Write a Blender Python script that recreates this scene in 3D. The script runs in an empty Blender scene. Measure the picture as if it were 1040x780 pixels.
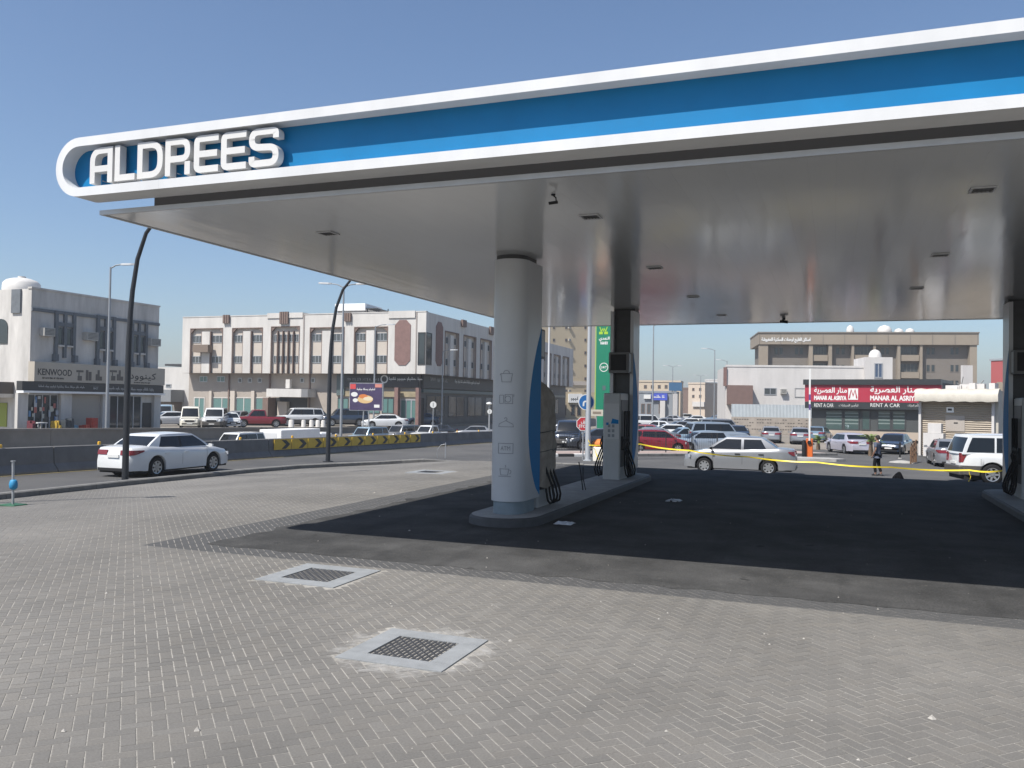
import bpy, bmesh, math, random
import numpy as np
from mathutils import Vector, Matrix
random.seed(7); np.random.seed(7)
sc = bpy.context.scene
COL = sc.collection
# ------------------------------------------------------------------ camera
# world axes: X along the canopy front (right), Y away from the camera under the canopy, Z up
F_PX, PITCH, ROLL, YAW, CAM_H = 861.287, 0.0211434, 0.0157294, 0.3624569, 2.2
def _camaxes():
    cp, sp, cr, sr = math.cos(PITCH), math.sin(PITCH), math.cos(ROLL), math.sin(ROLL)
    rows = []
    for (X, Y, Z) in ((1, 0, 0), (0, 1, 0), (0, 0, 1)):
        zf = Y*cp+Z*sp; zu = -Y*sp+Z*cp
        rows.append((X*cr+zu*sr, X*sr-zu*cr, zf))
    M = np.array(rows).T
    c, s = math.cos(YAW), math.sin(YAW)
    return M @ np.array([[c, -s, 0], [s, c, 0], [0, 0, 1]]).T
M2 = _camaxes()
cam = bpy.data.cameras.new('camera')
cam.sensor_fit = 'HORIZONTAL'; cam.sensor_width = 36.0
cam.lens = 36.0*F_PX/1040.0
cam.clip_start = 0.1; cam.clip_end = 6000
camo = bpy.data.objects.new('camera', cam); COL.objects.link(camo)
_r, _d, _f = Vector(M2[0]), Vector(M2[1]), Vector(M2[2])
_m = Matrix((_r, -_d, -_f)).transposed().to_4x4(); _m.translation = (0, 0, CAM_H)
camo.matrix_world = _m
sc.camera = camo
# ------------------------------------------------------------------ world, sun, exposure
SUN = Vector((-0.335, -0.608, 1.0)).normalized()
sun_el = math.asin(SUN.z); sun_az = math.atan2(SUN.x, SUN.y)
world = bpy.data.worlds.new('World'); sc.world = world; world.use_nodes = True
wn = world.node_tree; wn.nodes.clear()
wo = wn.nodes.new('ShaderNodeOutputWorld'); wb = wn.nodes.new('ShaderNodeBackground')
sky = wn.nodes.new('ShaderNodeTexSky'); sky.sky_type = 'NISHITA'; sky.sun_disc = False
sky.sun_elevation = sun_el; sky.sun_rotation = sun_az
sky.altitude = 0; sky.air_density = 1.0; sky.dust_density = 1.4; sky.ozone_density = 4.6
wb.inputs[1].default_value = 0.10
wn.links.new(sky.outputs[0], wb.inputs[0]); wn.links.new(wb.outputs[0], wo.inputs[0])
sl = bpy.data.lights.new('sun', 'SUN'); sl.energy = 4.9; sl.angle = math.radians(0.53); sl.color = (1.0, 0.96, 0.90)
so = bpy.data.objects.new('sun', sl); COL.objects.link(so)
so.rotation_euler = SUN.to_track_quat('Z', 'Y').to_euler(); so.location = (-20, -30, 60)
sc.view_settings.view_transform = 'Standard'; sc.view_settings.look = 'None'
sc.view_settings.gamma = 1.0; sc.view_settings.exposure = 0.52; sc.view_settings.use_curve_mapping = False
sc.render.engine = 'CYCLES'
sc.cycles.max_bounces = 8; sc.cycles.diffuse_bounces = 4; sc.cycles.glossy_bounces = 4
sc.cycles.sample_clamp_indirect = 6.0
try: sc.cycles.use_denoising = True
except Exception: pass
# ------------------------------------------------------------------ photo pixel -> place
CAMV = np.array([0, 0, CAM_H])
def ray(px, py): return M2.T @ np.array([(px-520)/F_PX, (py-390)/F_PX, 1.0])
def onZ(px, py, z): d = ray(px, py); return CAMV+d*(z-CAM_H)/d[2]
def onX(px, py, x): d = ray(px, py); return CAMV+d*x/d[0]
def onY(px, py, y): d = ray(px, py); return CAMV+d*y/d[1]
def atD(px, py, D): return CAMV+ray(px, py)*D
def zg(u, w):                                   # street and terrain level
    b = -0.2-0.0135*max(0.0, min(70.0, w))
    if u < -44.3: return -0.75
    if u < -26.2: return -2.0
    return b
def onG(px, py):                                # walk the ray down to the street level
    z = -0.6
    for _ in range(12):
        P = onZ(px, py, z); z = zg(P[0], P[1])
    return P
# ------------------------------------------------------------------ mesh helpers
class MB:
    def __init__(s): s.v = []; s.f = []; s.mi = []; s.cur = 0
    def add(s, vs, fs):
        o = len(s.v); s.v.extend([tuple(map(float, q)) for q in vs])
        for f in fs: s.f.append([i+o for i in f]); s.mi.append(s.cur)
    def box(s, a, b, M=None):
        x0, x1 = sorted((a[0], b[0])); y0, y1 = sorted((a[1], b[1])); z0, z1 = sorted((a[2], b[2]))
        vs = [(x0,y0,z0),(x1,y0,z0),(x1,y1,z0),(x0,y1,z0),(x0,y0,z1),(x1,y0,z1),(x1,y1,z1),(x0,y1,z1)]
        if M is not None: vs = [tuple(M @ Vector(q)) for q in vs]
        s.add(vs, [(0,3,2,1),(4,5,6,7),(0,1,5,4),(1,2,6,5),(2,3,7,6),(3,0,4,7)])
    def bbox(s, a, b, r, M=None):               # box with chamfered vertical edges and top
        x0, x1 = sorted((a[0], b[0])); y0, y1 = sorted((a[1], b[1])); z0, z1 = sorted((a[2], b[2]))
        def ring(i, z): return [(x0+i+r,y0+i,z),(x1-i-r,y0+i,z),(x1-i,y0+i+r,z),(x1-i,y1-i-r,z),(x1-i-r,y1-i,z),(x0+i+r,y1-i,z),(x0+i,y1-i-r,z),(x0+i,y0+i+r,z)]
        rs = [ring(0, z0), ring(0, z1-r), ring(r*.7, z1)]
        vs = sum(rs, [])
        if M is not None: vs = [tuple(M @ Vector(q)) for q in vs]
        fs = [tuple(range(7,-1,-1)), tuple(range(16,24))]
        for k in range(2):
            for i in range(8): j = (i+1) % 8; fs.append((k*8+i, k*8+j, k*8+8+j, k*8+8+i))
        s.add(vs, fs)
    def loft(s, rings, close=True, cap0=True, cap1=True):
        n = len(rings[0]); vs = [q for r in rings for q in r]; fs = []
        for k in range(len(rings)-1):
            for i in range(n if close else n-1):
                j = (i+1) % n; fs.append((k*n+i, k*n+j, (k+1)*n+j, (k+1)*n+i))
        if cap0: fs.append(tuple(range(n-1, -1, -1)))
        if cap1: fs.append(tuple((len(rings)-1)*n+i for i in range(n)))
        s.add(vs, fs)
    def tube(s, pts, r, n=8, cap=True):
        pts = [Vector(p) for p in pts]; rs = r if isinstance(r, (list, tuple)) else [r]*len(pts)
        rings = []; ref = None
        for i, p in enumerate(pts):
            t = (pts[min(i+1, len(pts)-1)]-pts[max(i-1, 0)])
            t = t.normalized() if t.length > 1e-9 else Vector((0, 0, 1))
            if ref is None: ref = Vector((1, 0, 0)) if abs(t.x) < .9 else Vector((0, 1, 0))
            a = (ref-t*ref.dot(t)).normalized(); b = t.cross(a); ref = a
            rings.append([tuple(p+a*rs[i]*math.cos(2*math.pi*k/n)+b*rs[i]*math.sin(2*math.pi*k/n)) for k in range(n)])
        s.loft(rings, True, cap, cap)
    def cyl(s, p0, p1, r0, r1=None, n=12): s.tube([p0, p1], [r0, r0 if r1 is None else r1], n)
    def prism(s, poly, z0, z1, M=None):         # poly in xy (ccw), extruded in z
        n = len(poly); vs = [(x, y, z0) for x, y in poly]+[(x, y, z1) for x, y in poly]
        if M is not None: vs = [tuple(M @ Vector(q)) for q in vs]
        fs = [tuple(range(n-1, -1, -1)), tuple(range(n, 2*n))]+[(i, (i+1) % n, n+(i+1) % n, n+i) for i in range(n)]
        s.add(vs, fs)
    def lathe(s, prof, c=(0, 0, 0), n=16):      # prof [(r,z)]
        rings = [[(c[0]+r*math.cos(2*math.pi*k/n), c[1]+r*math.sin(2*math.pi*k/n), c[2]+z) for k in range(n)] for r, z in prof]
        s.loft(rings)
    def mesh(s, name, mats, smooth=None, off=None):
        me = bpy.data.meshes.new(name)
        v = s.v if off is None else [(a-off[0], b-off[1], c-off[2]) for a, b, c in s.v]
        me.from_pydata(v, [], s.f)
        for m in (mats if isinstance(mats, (list, tuple)) else [mats]): me.materials.append(m)
        if any(s.mi): me.polygons.foreach_set('material_index', s.mi)
        if smooth is not None:
            me.polygons.foreach_set('use_smooth', [True]*len(me.polygons))
            me.set_sharp_from_angle(angle=math.radians(smooth))
        me.update(); return me
    def build(s, name, mats, parent=None, smooth=None, fix=False):
        off = wloc(parent) if parent is not None else None
        o = bpy.data.objects.new(name, s.mesh(name, mats, smooth, off)); COL.objects.link(o)
        if fix:
            bm = bmesh.new(); bm.from_mesh(o.data); bmesh.ops.recalc_face_normals(bm, faces=bm.faces); bm.to_mesh(o.data); bm.free()
        if parent is not None: o.parent = parent
        return o
def wloc(o):
    p = Vector((0, 0, 0))
    while o is not None: p = p+o.location; o = o.parent
    return p
def tag(o, label=None, cat=None, group=None, kind=None):
    if label: o['label'] = label
    if cat: o['category'] = cat
    if group: o['group'] = group
    if kind: o['kind'] = kind
    return o
def thing(name, label, cat, loc=(0, 0, 0), rz=0, group=None):
    o = bpy.data.objects.new(name, None); COL.objects.link(o)
    o.empty_display_size = 0.2; o.location = Vector([float(q) for q in loc]); o.rotation_euler = (0, 0, rz)
    return tag(o, label, cat, group)
def copy_tree(o, parent=None):
    c = o.copy(); COL.objects.link(c); c.parent = parent
    for ch in list(o.children): copy_tree(ch, c)
    return c
# ------------------------------------------------------------------ materials
MATS = {}
def nodes(m): return m.node_tree.nodes, m.node_tree.links
def mat(name, col, rough=.6, metal=0, noise=0.0, nscale=3.0, bump=0.0, bscale=40.0, spec=.5, emit=None, coat=0, trans=0, streak=None, alpha=None):
    if name in MATS: return MATS[name]
    m = bpy.data.materials.new(name); m.use_nodes = True; MATS[name] = m
    N, L = nodes(m); b = N['Principled BSDF']
    b.inputs['Base Color'].default_value = (*col, 1); b.inputs['Roughness'].default_value = rough
    b.inputs['Metallic'].default_value = metal; b.inputs['Specular IOR Level'].default_value = spec
    if coat: b.inputs['Coat Weight'].default_value = coat; b.inputs['Coat Roughness'].default_value = .04
    if trans: b.inputs['Transmission Weight'].default_value = trans
    if emit: b.inputs['Emission Color'].default_value = (*emit[:3], 1); b.inputs['Emission Strength'].default_value = emit[3]
    if noise or bump:
        tc = N.new('ShaderNodeNewGeometry')
        src = tc.outputs['Position']
        if streak is not None:
            mp = N.new('ShaderNodeMapping'); mp.inputs['Scale'].default_value = streak
            L.new(src, mp.inputs[0]); src = mp.outputs[0]
    if noise:
        n1 = N.new('ShaderNodeTexNoise'); n1.inputs['Scale'].default_value = nscale; n1.inputs['Detail'].default_value = 6; n1.inputs['Roughness'].default_value = .65
        L.new(src, n1.inputs['Vector'])
        mr = N.new('ShaderNodeMapRange'); mr.inputs[1].default_value = .3; mr.inputs[2].default_value = .7
        mr.inputs[3].default_value = 1-noise; mr.inputs[4].default_value = 1+noise*.5
        L.new(n1.outputs['Fac'], mr.inputs[0])
        mx = N.new('ShaderNodeVectorMath'); mx.operation = 'SCALE'; mx.inputs[0].default_value = col
        L.new(mr.outputs[0], mx.inputs['Scale']); L.new(mx.outputs[0], b.inputs['Base Color'])
    if bump:
        n2 = N.new('ShaderNodeTexNoise'); n2.inputs['Scale'].default_value = bscale; n2.inputs['Detail'].default_value = 4
        L.new(src, n2.inputs['Vector'])
        bp = N.new('ShaderNodeBump'); bp.inputs['Strength'].default_value = bump; bp.inputs['Distance'].default_value = .02
        L.new(n2.outputs['Fac'], bp.inputs['Height']); L.new(bp.outputs[0], b.inputs['Normal'])
    return m
def ramp_noise(m, base_socket_cols, scales, rough=.8, bump=.3):
    """two-scale noise between listed colours"""
    N, L = nodes(m); b = N['Principled BSDF']; g = N.new('ShaderNodeNewGeometry')
    n1 = N.new('ShaderNodeTexNoise'); n1.inputs['Scale'].default_value = scales[0]; n1.inputs['Detail'].default_value = 8; n1.inputs['Roughness'].default_value = .6
    n2 = N.new('ShaderNodeTexNoise'); n2.inputs['Scale'].default_value = scales[1]; n2.inputs['Detail'].default_value = 3
    L.new(g.outputs['Position'], n1.inputs['Vector']); L.new(g.outputs['Position'], n2.inputs['Vector'])
    ad = N.new('ShaderNodeMath'); ad.operation = 'MULTIPLY_ADD'; ad.inputs[1].default_value = .45
    L.new(n2.outputs['Fac'], ad.inputs[0])
    sb = N.new('ShaderNodeMath'); sb.operation = 'MULTIPLY'; sb.inputs[1].default_value = .55
    L.new(n1.outputs['Fac'], sb.inputs[0]); L.new(sb.outputs[0], ad.inputs[2])
    cr = N.new('ShaderNodeValToRGB'); e = cr.color_ramp.elements
    k = len(base_socket_cols)
    for i, c in enumerate(base_socket_cols):
        p = .34+.32*i/(k-1)
        if i < 2: e[i].position = p; e[i].color = (*c, 1)
        else: q = e.new(p); q.color = (*c, 1)
    L.new(ad.outputs[0], cr.inputs[0]); L.new(cr.outputs[0], b.inputs['Base Color'])
    b.inputs['Roughness'].default_value = rough; b.inputs['Specular IOR Level'].default_value = .15
    bp = N.new('ShaderNodeBump'); bp.inputs['Strength'].default_value = bump; bp.inputs['Distance'].default_value = .01
    L.new(n2.outputs['Fac'], bp.inputs['Height']); L.new(bp.outputs[0], b.inputs['Normal'])
def rmat(name, cols, scales, rough=.85, bump=.3):
    m = bpy.data.materials.new(name); m.use_nodes = True; MATS[name] = m; ramp_noise(m, cols, scales, rough, bump); return m
WHITE = mat('white_paint', (.78, .78, .77), .45, noise=.08, nscale=1.5)
FASCIA = mat('fascia_white', (.60, .605, .605), .4, noise=.10, nscale=1.2, streak=(1, 1, .35))
FBLUE = mat('fascia_blue', (.0, .155, .36), .5, noise=.10, nscale=1.2, spec=.3)
STEEL = mat('galvanised_steel', (.42, .43, .44), .45, metal=.6, noise=.2, nscale=6)
DARKSTEEL = mat('dark_steel', (.045, .047, .05), .5, noise=.25, nscale=5)
BLACKP = mat('black_plastic', (.015, .015, .016), .5, noise=.2, nscale=20, spec=.25)
RUBBER = mat('rubber', (.018, .018, .019), .75, noise=.3, nscale=15, spec=.25)
CONC = mat('concrete', (.33, .32, .30), .85, noise=.3, nscale=2.2, bump=.25, bscale=35)
CONCD = mat('concrete_dark', (.15, .16, .17), .85, noise=.3, nscale=1.2, bump=.2, bscale=20)
KERB = mat('kerb_concrete', (.17, .165, .155), .9, noise=.3, nscale=2.5, bump=.3, bscale=40)
DGLASS = mat('dark_glass', (.012, .016, .02), .06, spec=.7)
YEL = mat('yellow_paint', (.75, .46, .03), .5, noise=.15, nscale=6)
TAPE = mat('yellow_tape', (.80, .62, .04), .4)
REDP = mat('red_paint', (.5, .03, .03), .45)
ASPH = rmat('asphalt_overlay', [(.027, .0268, .0265), (.046, .0457, .045), (.082, .081, .0795)], (1.1, 55), .9, .5)
ROAD = rmat('road_asphalt', [(.060, .060, .062), (.085, .084, .083), (.115, .112, .107)], (.25, 45), .88, .4)
def apron_wear(m):
    """tyre rubber, oil drips and drifted dust on the overlay"""
    N, L = nodes(m); b = N['Principled BSDF']; src = b.inputs['Base Color'].links[0].from_socket; g = N.new('ShaderNodeNewGeometry')
    def layer(src, scale, mapping, lo, hi, amt, colr, detail=5):
        mp = N.new('ShaderNodeMapping'); mp.inputs['Scale'].default_value = mapping; L.new(g.outputs['Position'], mp.inputs[0])
        n = N.new('ShaderNodeTexNoise'); n.inputs['Scale'].default_value = scale; n.inputs['Detail'].default_value = detail; n.inputs['Roughness'].default_value = .62; L.new(mp.outputs[0], n.inputs[0])
        r = N.new('ShaderNodeMapRange'); r.inputs[1].default_value = lo; r.inputs[2].default_value = hi; r.inputs[3].default_value = 0; r.inputs[4].default_value = amt; L.new(n.outputs['Fac'], r.inputs[0])
        mx = N.new('ShaderNodeMixRGB'); mx.inputs[2].default_value = (*colr, 1); L.new(r.outputs[0], mx.inputs[0]); L.new(src, mx.inputs[1]); return mx.outputs[0]
    o = layer(src, .35, (1, 1, 1), .48, .72, .55, (.100, .099, .098))
    o = layer(o, 1.0, (1.4, .12, 1), .55, .75, .5, (.016, .016, .016))
    o = layer(o, 2.2, (1, 1, 1), .66, .72, .7, (.012, .012, .012), 3)
    o = layer(o, 9.0, (1, 1, 1), .62, .78, .5, (.16, .152, .14))
    L.new(o, b.inputs['Base Color'])
apron_wear(ASPH)
LOT = rmat('lot_ground', [(.16, .145, .125), (.21, .19, .165), (.27, .245, .21)], (.12, 20), .92, .3)
SAND = rmat('joint_sand', [(.15, .142, .128), (.25, .238, .216), (.36, .343, .314)], (1.1, 30), .95, .2)
# ------------------------------------------------------------------ terrain
def grid_obj(name, us, ws, zf_, m, mask=None, dz=0):
    vs = [(u, w, zf_(u, w)+dz) for w in ws for u in us]; n = len(us)
    fs = []
    for j in range(len(ws)-1):
        for i in range(n-1):
            if mask and not mask((us[i]+us[i+1])/2, (ws[j]+ws[j+1])/2): continue
            fs.append((j*n+i, j*n+i+1, (j+1)*n+i+1, (j+1)*n+i))
    b = MB(); b.add(vs, fs); return b.build(name, m)
us = [-3000, -1200, -500, -220, -120, -80, -60, -50, -42, -44.35, -44.25, -31, -26.25, -26.15, -20, -14, -8, -2, 4, 10, 16, 24, 36, 60, 100, 200, 500, 1200, 3000]
ws = [-400, -100, -30, -10, 0, 5, 10, 15, 20, 25, 30, 35, 40, 45, 50, 55, 60, 65, 70, 90, 120, 160, 220, 320, 500, 900, 1800, 3500]
tag(grid_obj('ground', us, ws, zg, LOT, dz=-.03), kind='structure')
def lin(a, b, n): return [a+(b-a)*i/(n-1) for i in range(n)]
# the service road beside the forecourt, then the cross street behind the canopy
tag(grid_obj('road', lin(-26.0, -8, 16), lin(-40, 70, 60), zg, ROAD, mask=lambda u, w: u < -18 or w > 28, dz=.0), kind='structure')
tag(grid_obj('cross_street', lin(-8.05, 60, 24), lin(26, 70, 24), zg, ROAD, dz=.004), kind='structure')
# ------------------------------------------------------------------ forecourt
KW = [-40, 12, 14.8, 19.3, 25, 28, 30.5, 32.5, 34, 35.2, 36.0, 36.5]
KU = [-18.4, -18.4, -18.75, -19.2, -19.5, -19.4, -18.7, -17.4, -15.9, -14.2, -12.4, -10.5]
def u_left(w): return float(np.interp(w, KW, KU))
def sm(t): t = max(0.0, min(1.0, t)); return t*t*(3-2*t)
def zf(u, w):
    t = max(sm((-11-u)/8.0), sm((w-28.5)/6.5))
    return t*(zg(u, w)+.05)
fb = MB()
wl = lin(-6, 36.5, 150)
for j in range(len(wl)-1):
    for i in range(90):
        vs = []
        for (jj, ii) in ((j, i), (j, i+1), (j+1, i+1), (j+1, i)):
            a = u_left(wl[jj]); u = a+(14-a)*ii/90
            vs.append((u, wl[jj], zf(u, wl[jj])-.001))
        fb.add(vs, [(0, 1, 2, 3)])
forecourt = tag(fb.build('forecourt', SAND), kind='structure')
APU, APW = -9.53, 9.8                     # edge of the asphalt overlay
# asphalt overlay with a worn edge
ab = MB(); na, nb = 70, 70
rng = random.Random(3)
def edge_wob(t): return .07*math.sin(t*7.1)+.05*math.sin(t*17.3+1)+.04*math.sin(t*41+2)
uu = [APU+.75]+lin(APU+1.2, 14, na-1); vv = [APW+.50]+lin(APW+.9, 35.5, nb-1)
def apt(i, j):
    u, w = uu[i], vv[j]
    if i == 0: u += edge_wob(w*1.3)
    if j == 0: w += edge_wob(u*1.1)*.8
    return (u, w, zf(u, w)+.0048)
ab.add([apt(i, j) for j in range(nb) for i in range(na)], [(j*na+i, j*na+i+1, (j+1)*na+i+1, (j+1)*na+i) for j in range(nb-1) for i in range(na-1)])
tag(ab.build('asphalt_apron', ASPH), kind='structure')
# herringbone pavers at 45 degrees
def paver_mat(name, use_obj):
    m = bpy.data.materials.new(name); m.use_nodes = True
    N, L = nodes(m); b = N['Principled BSDF']; g = N.new('ShaderNodeNewGeometry')
    if use_obj:
        oi = N.new('ShaderNodeObjectInfo'); rnd = oi.outputs['Random']
    else:
        at = N.new('ShaderNodeAttribute'); at.attribute_name = 'tint'; rnd = at.outputs['Fac']
    cr = N.new('ShaderNodeValToRGB'); e = cr.color_ramp.elements
    e[0].position = 0; e[0].color = (.127, .121, .111, 1); e[1].position = 1; e[1].color = (.148, .141, .129, 1)
    q = e.new(.45); q.color = (.137, .130, .119, 1); q = e.new(.75); q.color = (.143, .134, .120, 1)
    L.new(rnd, cr.inputs[0])
    n1 = N.new('ShaderNodeTexNoise'); n1.inputs['Scale'].default_value = .35; n1.inputs['Detail'].default_value = 6
    n2 = N.new('ShaderNodeTexNoise'); n2.inputs['Scale'].default_value = 70; n2.inputs['Detail'].default_value = 5
    L.new(g.outputs['Position'], n1.inputs[0]); L.new(g.outputs['Position'], n2.inputs[0])
    mr = N.new('ShaderNodeMapRange'); mr.inputs[1].default_value = .3; mr.inputs[2].default_value = .7; mr.inputs[3].default_value = .80; mr.inputs[4].default_value = 1.2
    L.new(n1.outputs['Fac'], mr.inputs[0])
    mr2 = N.new('ShaderNodeMapRange'); mr2.inputs[1].default_value = .3; mr2.inputs[2].default_value = .7; mr2.inputs[3].default_value = .86; mr2.inputs[4].default_value = 1.14
    L.new(n2.outputs['Fac'], mr2.inputs[0])
    mu = N.new('ShaderNodeMath'); mu.operation = 'MULTIPLY'; L.new(mr.outputs[0], mu.inputs[0]); L.new(mr2.outputs[0], mu.inputs[1])
    vm = N.new('ShaderNodeVectorMath'); vm.operation = 'SCALE'; L.new(cr.outputs[0], vm.inputs[0]); L.new(mu.outputs[0], vm.inputs['Scale'])
    # cement smears left round the drain covers
    sx = N.new('ShaderNodeTexNoise'); sx.inputs['Scale'].default_value = 4.5; sx.inputs['Detail'].default_value = 7; sx.inputs['Roughness'].default_value = .7
    L.new(g.outputs['Position'], sx.inputs[0])
    prev = None
    for (cx, cy, rad) in ((-3.45, 6.77, 1.35), (-5.98, 9.1, 1.05), (-11.6, 23.7, 1.3)):
        dd = N.new('ShaderNodeVectorMath'); dd.operation = 'DISTANCE'; dd.inputs[1].default_value = (cx, cy, 0); L.new(g.outputs['Position'], dd.inputs[0])
        rr = N.new('ShaderNodeMapRange'); rr.inputs[1].default_value = rad*.35; rr.inputs[2].default_value = rad; rr.inputs[3].default_value = .62; rr.inputs[4].default_value = 0
        L.new(dd.outputs['Value'], rr.inputs[0])
        if prev is None: prev = rr.outputs[0]
        else:
            mxm = N.new('ShaderNodeMath'); mxm.operation = 'MAXIMUM'; L.new(prev, mxm.inputs[0]); L.new(rr.outputs[0], mxm.inputs[1]); prev = mxm.outputs[0]
    ad = N.new('ShaderNodeMath'); ad.operation = 'ADD'; L.new(prev, ad.inputs[0]); L.new(sx.outputs['Fac'], ad.inputs[1])
    r3 = N.new('ShaderNodeMapRange'); r3.inputs[1].default_value = .93; r3.inputs[2].default_value = 1.2; r3.inputs[3].default_value = 0; r3.inputs[4].default_value = .65; L.new(ad.outputs[0], r3.inputs[0])
    mix = N.new('ShaderNodeMixRGB'); mix.inputs[2].default_value = (.40, .39, .37, 1); L.new(r3.outputs[0], mix.inputs[0]); L.new(vm.outputs[0], mix.inputs[1])
    out = mix.outputs[0]
    if not use_obj:                          # pavers tarred where the overlay was laid
        sp = N.new('ShaderNodeSeparateXYZ'); L.new(g.outputs['Position'], sp.inputs[0])
        ax = N.new('ShaderNodeMath'); ax.operation = 'SUBTRACT'; ax.inputs[1].default_value = APU; L.new(sp.outputs['X'], ax.inputs[0])
        ay = N.new('ShaderNodeMath'); ay.operation = 'SUBTRACT'; ay.inputs[1].default_value = APW; L.new(sp.outputs['Y'], ay.inputs[0])
        mn_ = N.new('ShaderNodeMath'); mn_.operation = 'MINIMUM'; L.new(ax.outputs[0], mn_.inputs[0]); L.new(ay.outputs[0], mn_.inputs[1])
        wv = N.new('ShaderNodeMath'); wv.operation = 'MULTIPLY_ADD'; wv.inputs[1].default_value = .06; L.new(sx.outputs['Fac'], wv.inputs[0]); L.new(mn_.outputs[0], wv.inputs[2])
        tr = N.new('ShaderNodeMapRange'); tr.inputs[1].default_value = .02; tr.inputs[2].default_value = .07; tr.inputs[3].default_value = 0; tr.inputs[4].default_value = .9; L.new(wv.outputs[0], tr.inputs[0])
        mt = N.new('ShaderNodeMixRGB'); mt.inputs[2].default_value = (.055, .055, .056, 1)
        L.new(tr.outputs[0], mt.inputs[0]); L.new(out, mt.inputs[1]); out = mt.outputs[0]
    L.new(out, b.inputs['Base Color']); b.inputs['Roughness'].default_value = .86
    bp = N.new('ShaderNodeBump'); bp.inputs['Strength'].default_value = .2; bp.inputs['Distance'].default_value = .002
    L.new(n2.outputs['Fac'], bp.inputs['Height']); L.new(bp.outputs[0], b.inputs['Normal'])
    return m
PAVA, PAVO = paver_mat('paver_field', False), paver_mat('paver_single', True)
A = .096; C45 = math.sqrt(.5)
COVERS = [(-3.45, 6.77, .50), (-5.98, 9.1, .555), (-11.6, 23.7, .6)]
def in_view(u, w, m=40):
    c = M2 @ (np.array([u, w, zf(u, w)])-CAMV)
    if c[2] < .6: return None
    x, y_ = 520+F_PX*c[0]/c[2], 390+F_PX*c[1]/c[2]
    if -m < x < 1040+m and y_ < 780+m*1.6: return (x, y_, c[2])
    return None
bricks = []
cu, cw = -6.0, 14.0; R_ = 370
for i in range(-R_, R_):
    for j in range(-R_, R_):
        k = (i-j) % 4
        if k == 0: ci, cj, ori = i+1, j+.5, 0
        elif k == 3: ci, cj, ori = i+.5, j+1, 1
        else: continue
        u = cu+A*(ci-cj)*C45; w = cw+A*(ci+cj)*C45
        if w < 1.0 or w > 36.55 or u > 12: continue
        if u > APU+1.05 and w > APW+.8: continue
        if u < u_left(w)-.08: continue
        if any(abs(u-a) < c+.03 and abs(w-b) < c+.03 for a, b, c in COVERS): continue
        iv = in_view(u, w, 420)
        if iv is None: continue
        bricks.append((iv[2], u, w, ori))
bricks.sort()
G_ = .0030; CH = .003
def brick_ring():
    hx, hy = A-G_, A/2-G_
    return [(-hx, -hy), (hx, -hy), (hx, hy), (-hx, hy)], [(-hx+CH, -hy+CH), (hx-CH, -hy+CH), (hx-CH, hy-CH), (-hx+CH, hy-CH)]
ro, ri = brick_ring()
pm = MB(); pm.add([(x, y, -.03) for x, y in ro]+[(x, y, -CH) for x, y in ro]+[(x, y, 0) for x, y in ri],
    [(0,1,5,4),(1,2,6,5),(2,3,7,6),(3,0,4,7),(4,5,9,8),(5,6,10,9),(6,7,11,10),(7,4,8,11),(8,9,10,11)])
pmesh = pm.mesh('paver', PAVO)
nsingle = 0; field_v = []; field_f = []; tint = []
for (d, u, w, ori) in bricks:
    ang = math.radians(45 if ori == 0 else 135); rr = random.Random(int(u*1000)*31+int(w*1000))
    dz = rr.uniform(-.0008, .001)
    if nsingle < 300 and in_view(u, w, -6) and w < APW-.2:
        o = bpy.data.objects.new('paver', pmesh); COL.objects.link(o); o.parent = forecourt
        o.location = (u, w, zf(u, w)+.002+dz); o.rotation_euler = (rr.uniform(-.003, .003), rr.uniform(-.003, .003), ang+rr.uniform(-.006, .006))
        nsingle += 1; continue
    ca, sa = math.cos(ang), math.sin(ang); z0 = len(field_v); tl = (rr.uniform(-.003, .003), rr.uniform(-.003, .003))
    def put(x, y, z):
        X = u+x*ca-y*sa; Y = w+x*sa+y*ca; field_v.append((X, Y, zf(X, Y)+.002+dz+z+x*tl[0]+y*tl[1]))
    for x, y in ro: put(x, y, -CH-.004)
    for x, y in ri: put(x, y, 0)
    field_f += [(z0, z0+1, z0+5, z0+4), (z0+1, z0+2, z0+6, z0+5), (z0+2, z0+3, z0+7, z0+6), (z0+3, z0, z0+4, z0+7), (z0+4, z0+5, z0+6, z0+7)]
    t = rr.random(); tint += [t]*8
fm = bpy.data.meshes.new('paver_field'); fm.from_pydata(field_v, [], field_f); fm.materials.append(PAVA)
for nm, arr in (('tint', tint),):
    at = fm.attributes.new(nm, 'FLOAT', 'POINT'); at.data.foreach_set('value', arr)
fm.update()
fo = bpy.data.objects.new('paver_field', fm); COL.objects.link(fo); fo.parent = forecourt; fo['kind'] = 'stuff'
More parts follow.
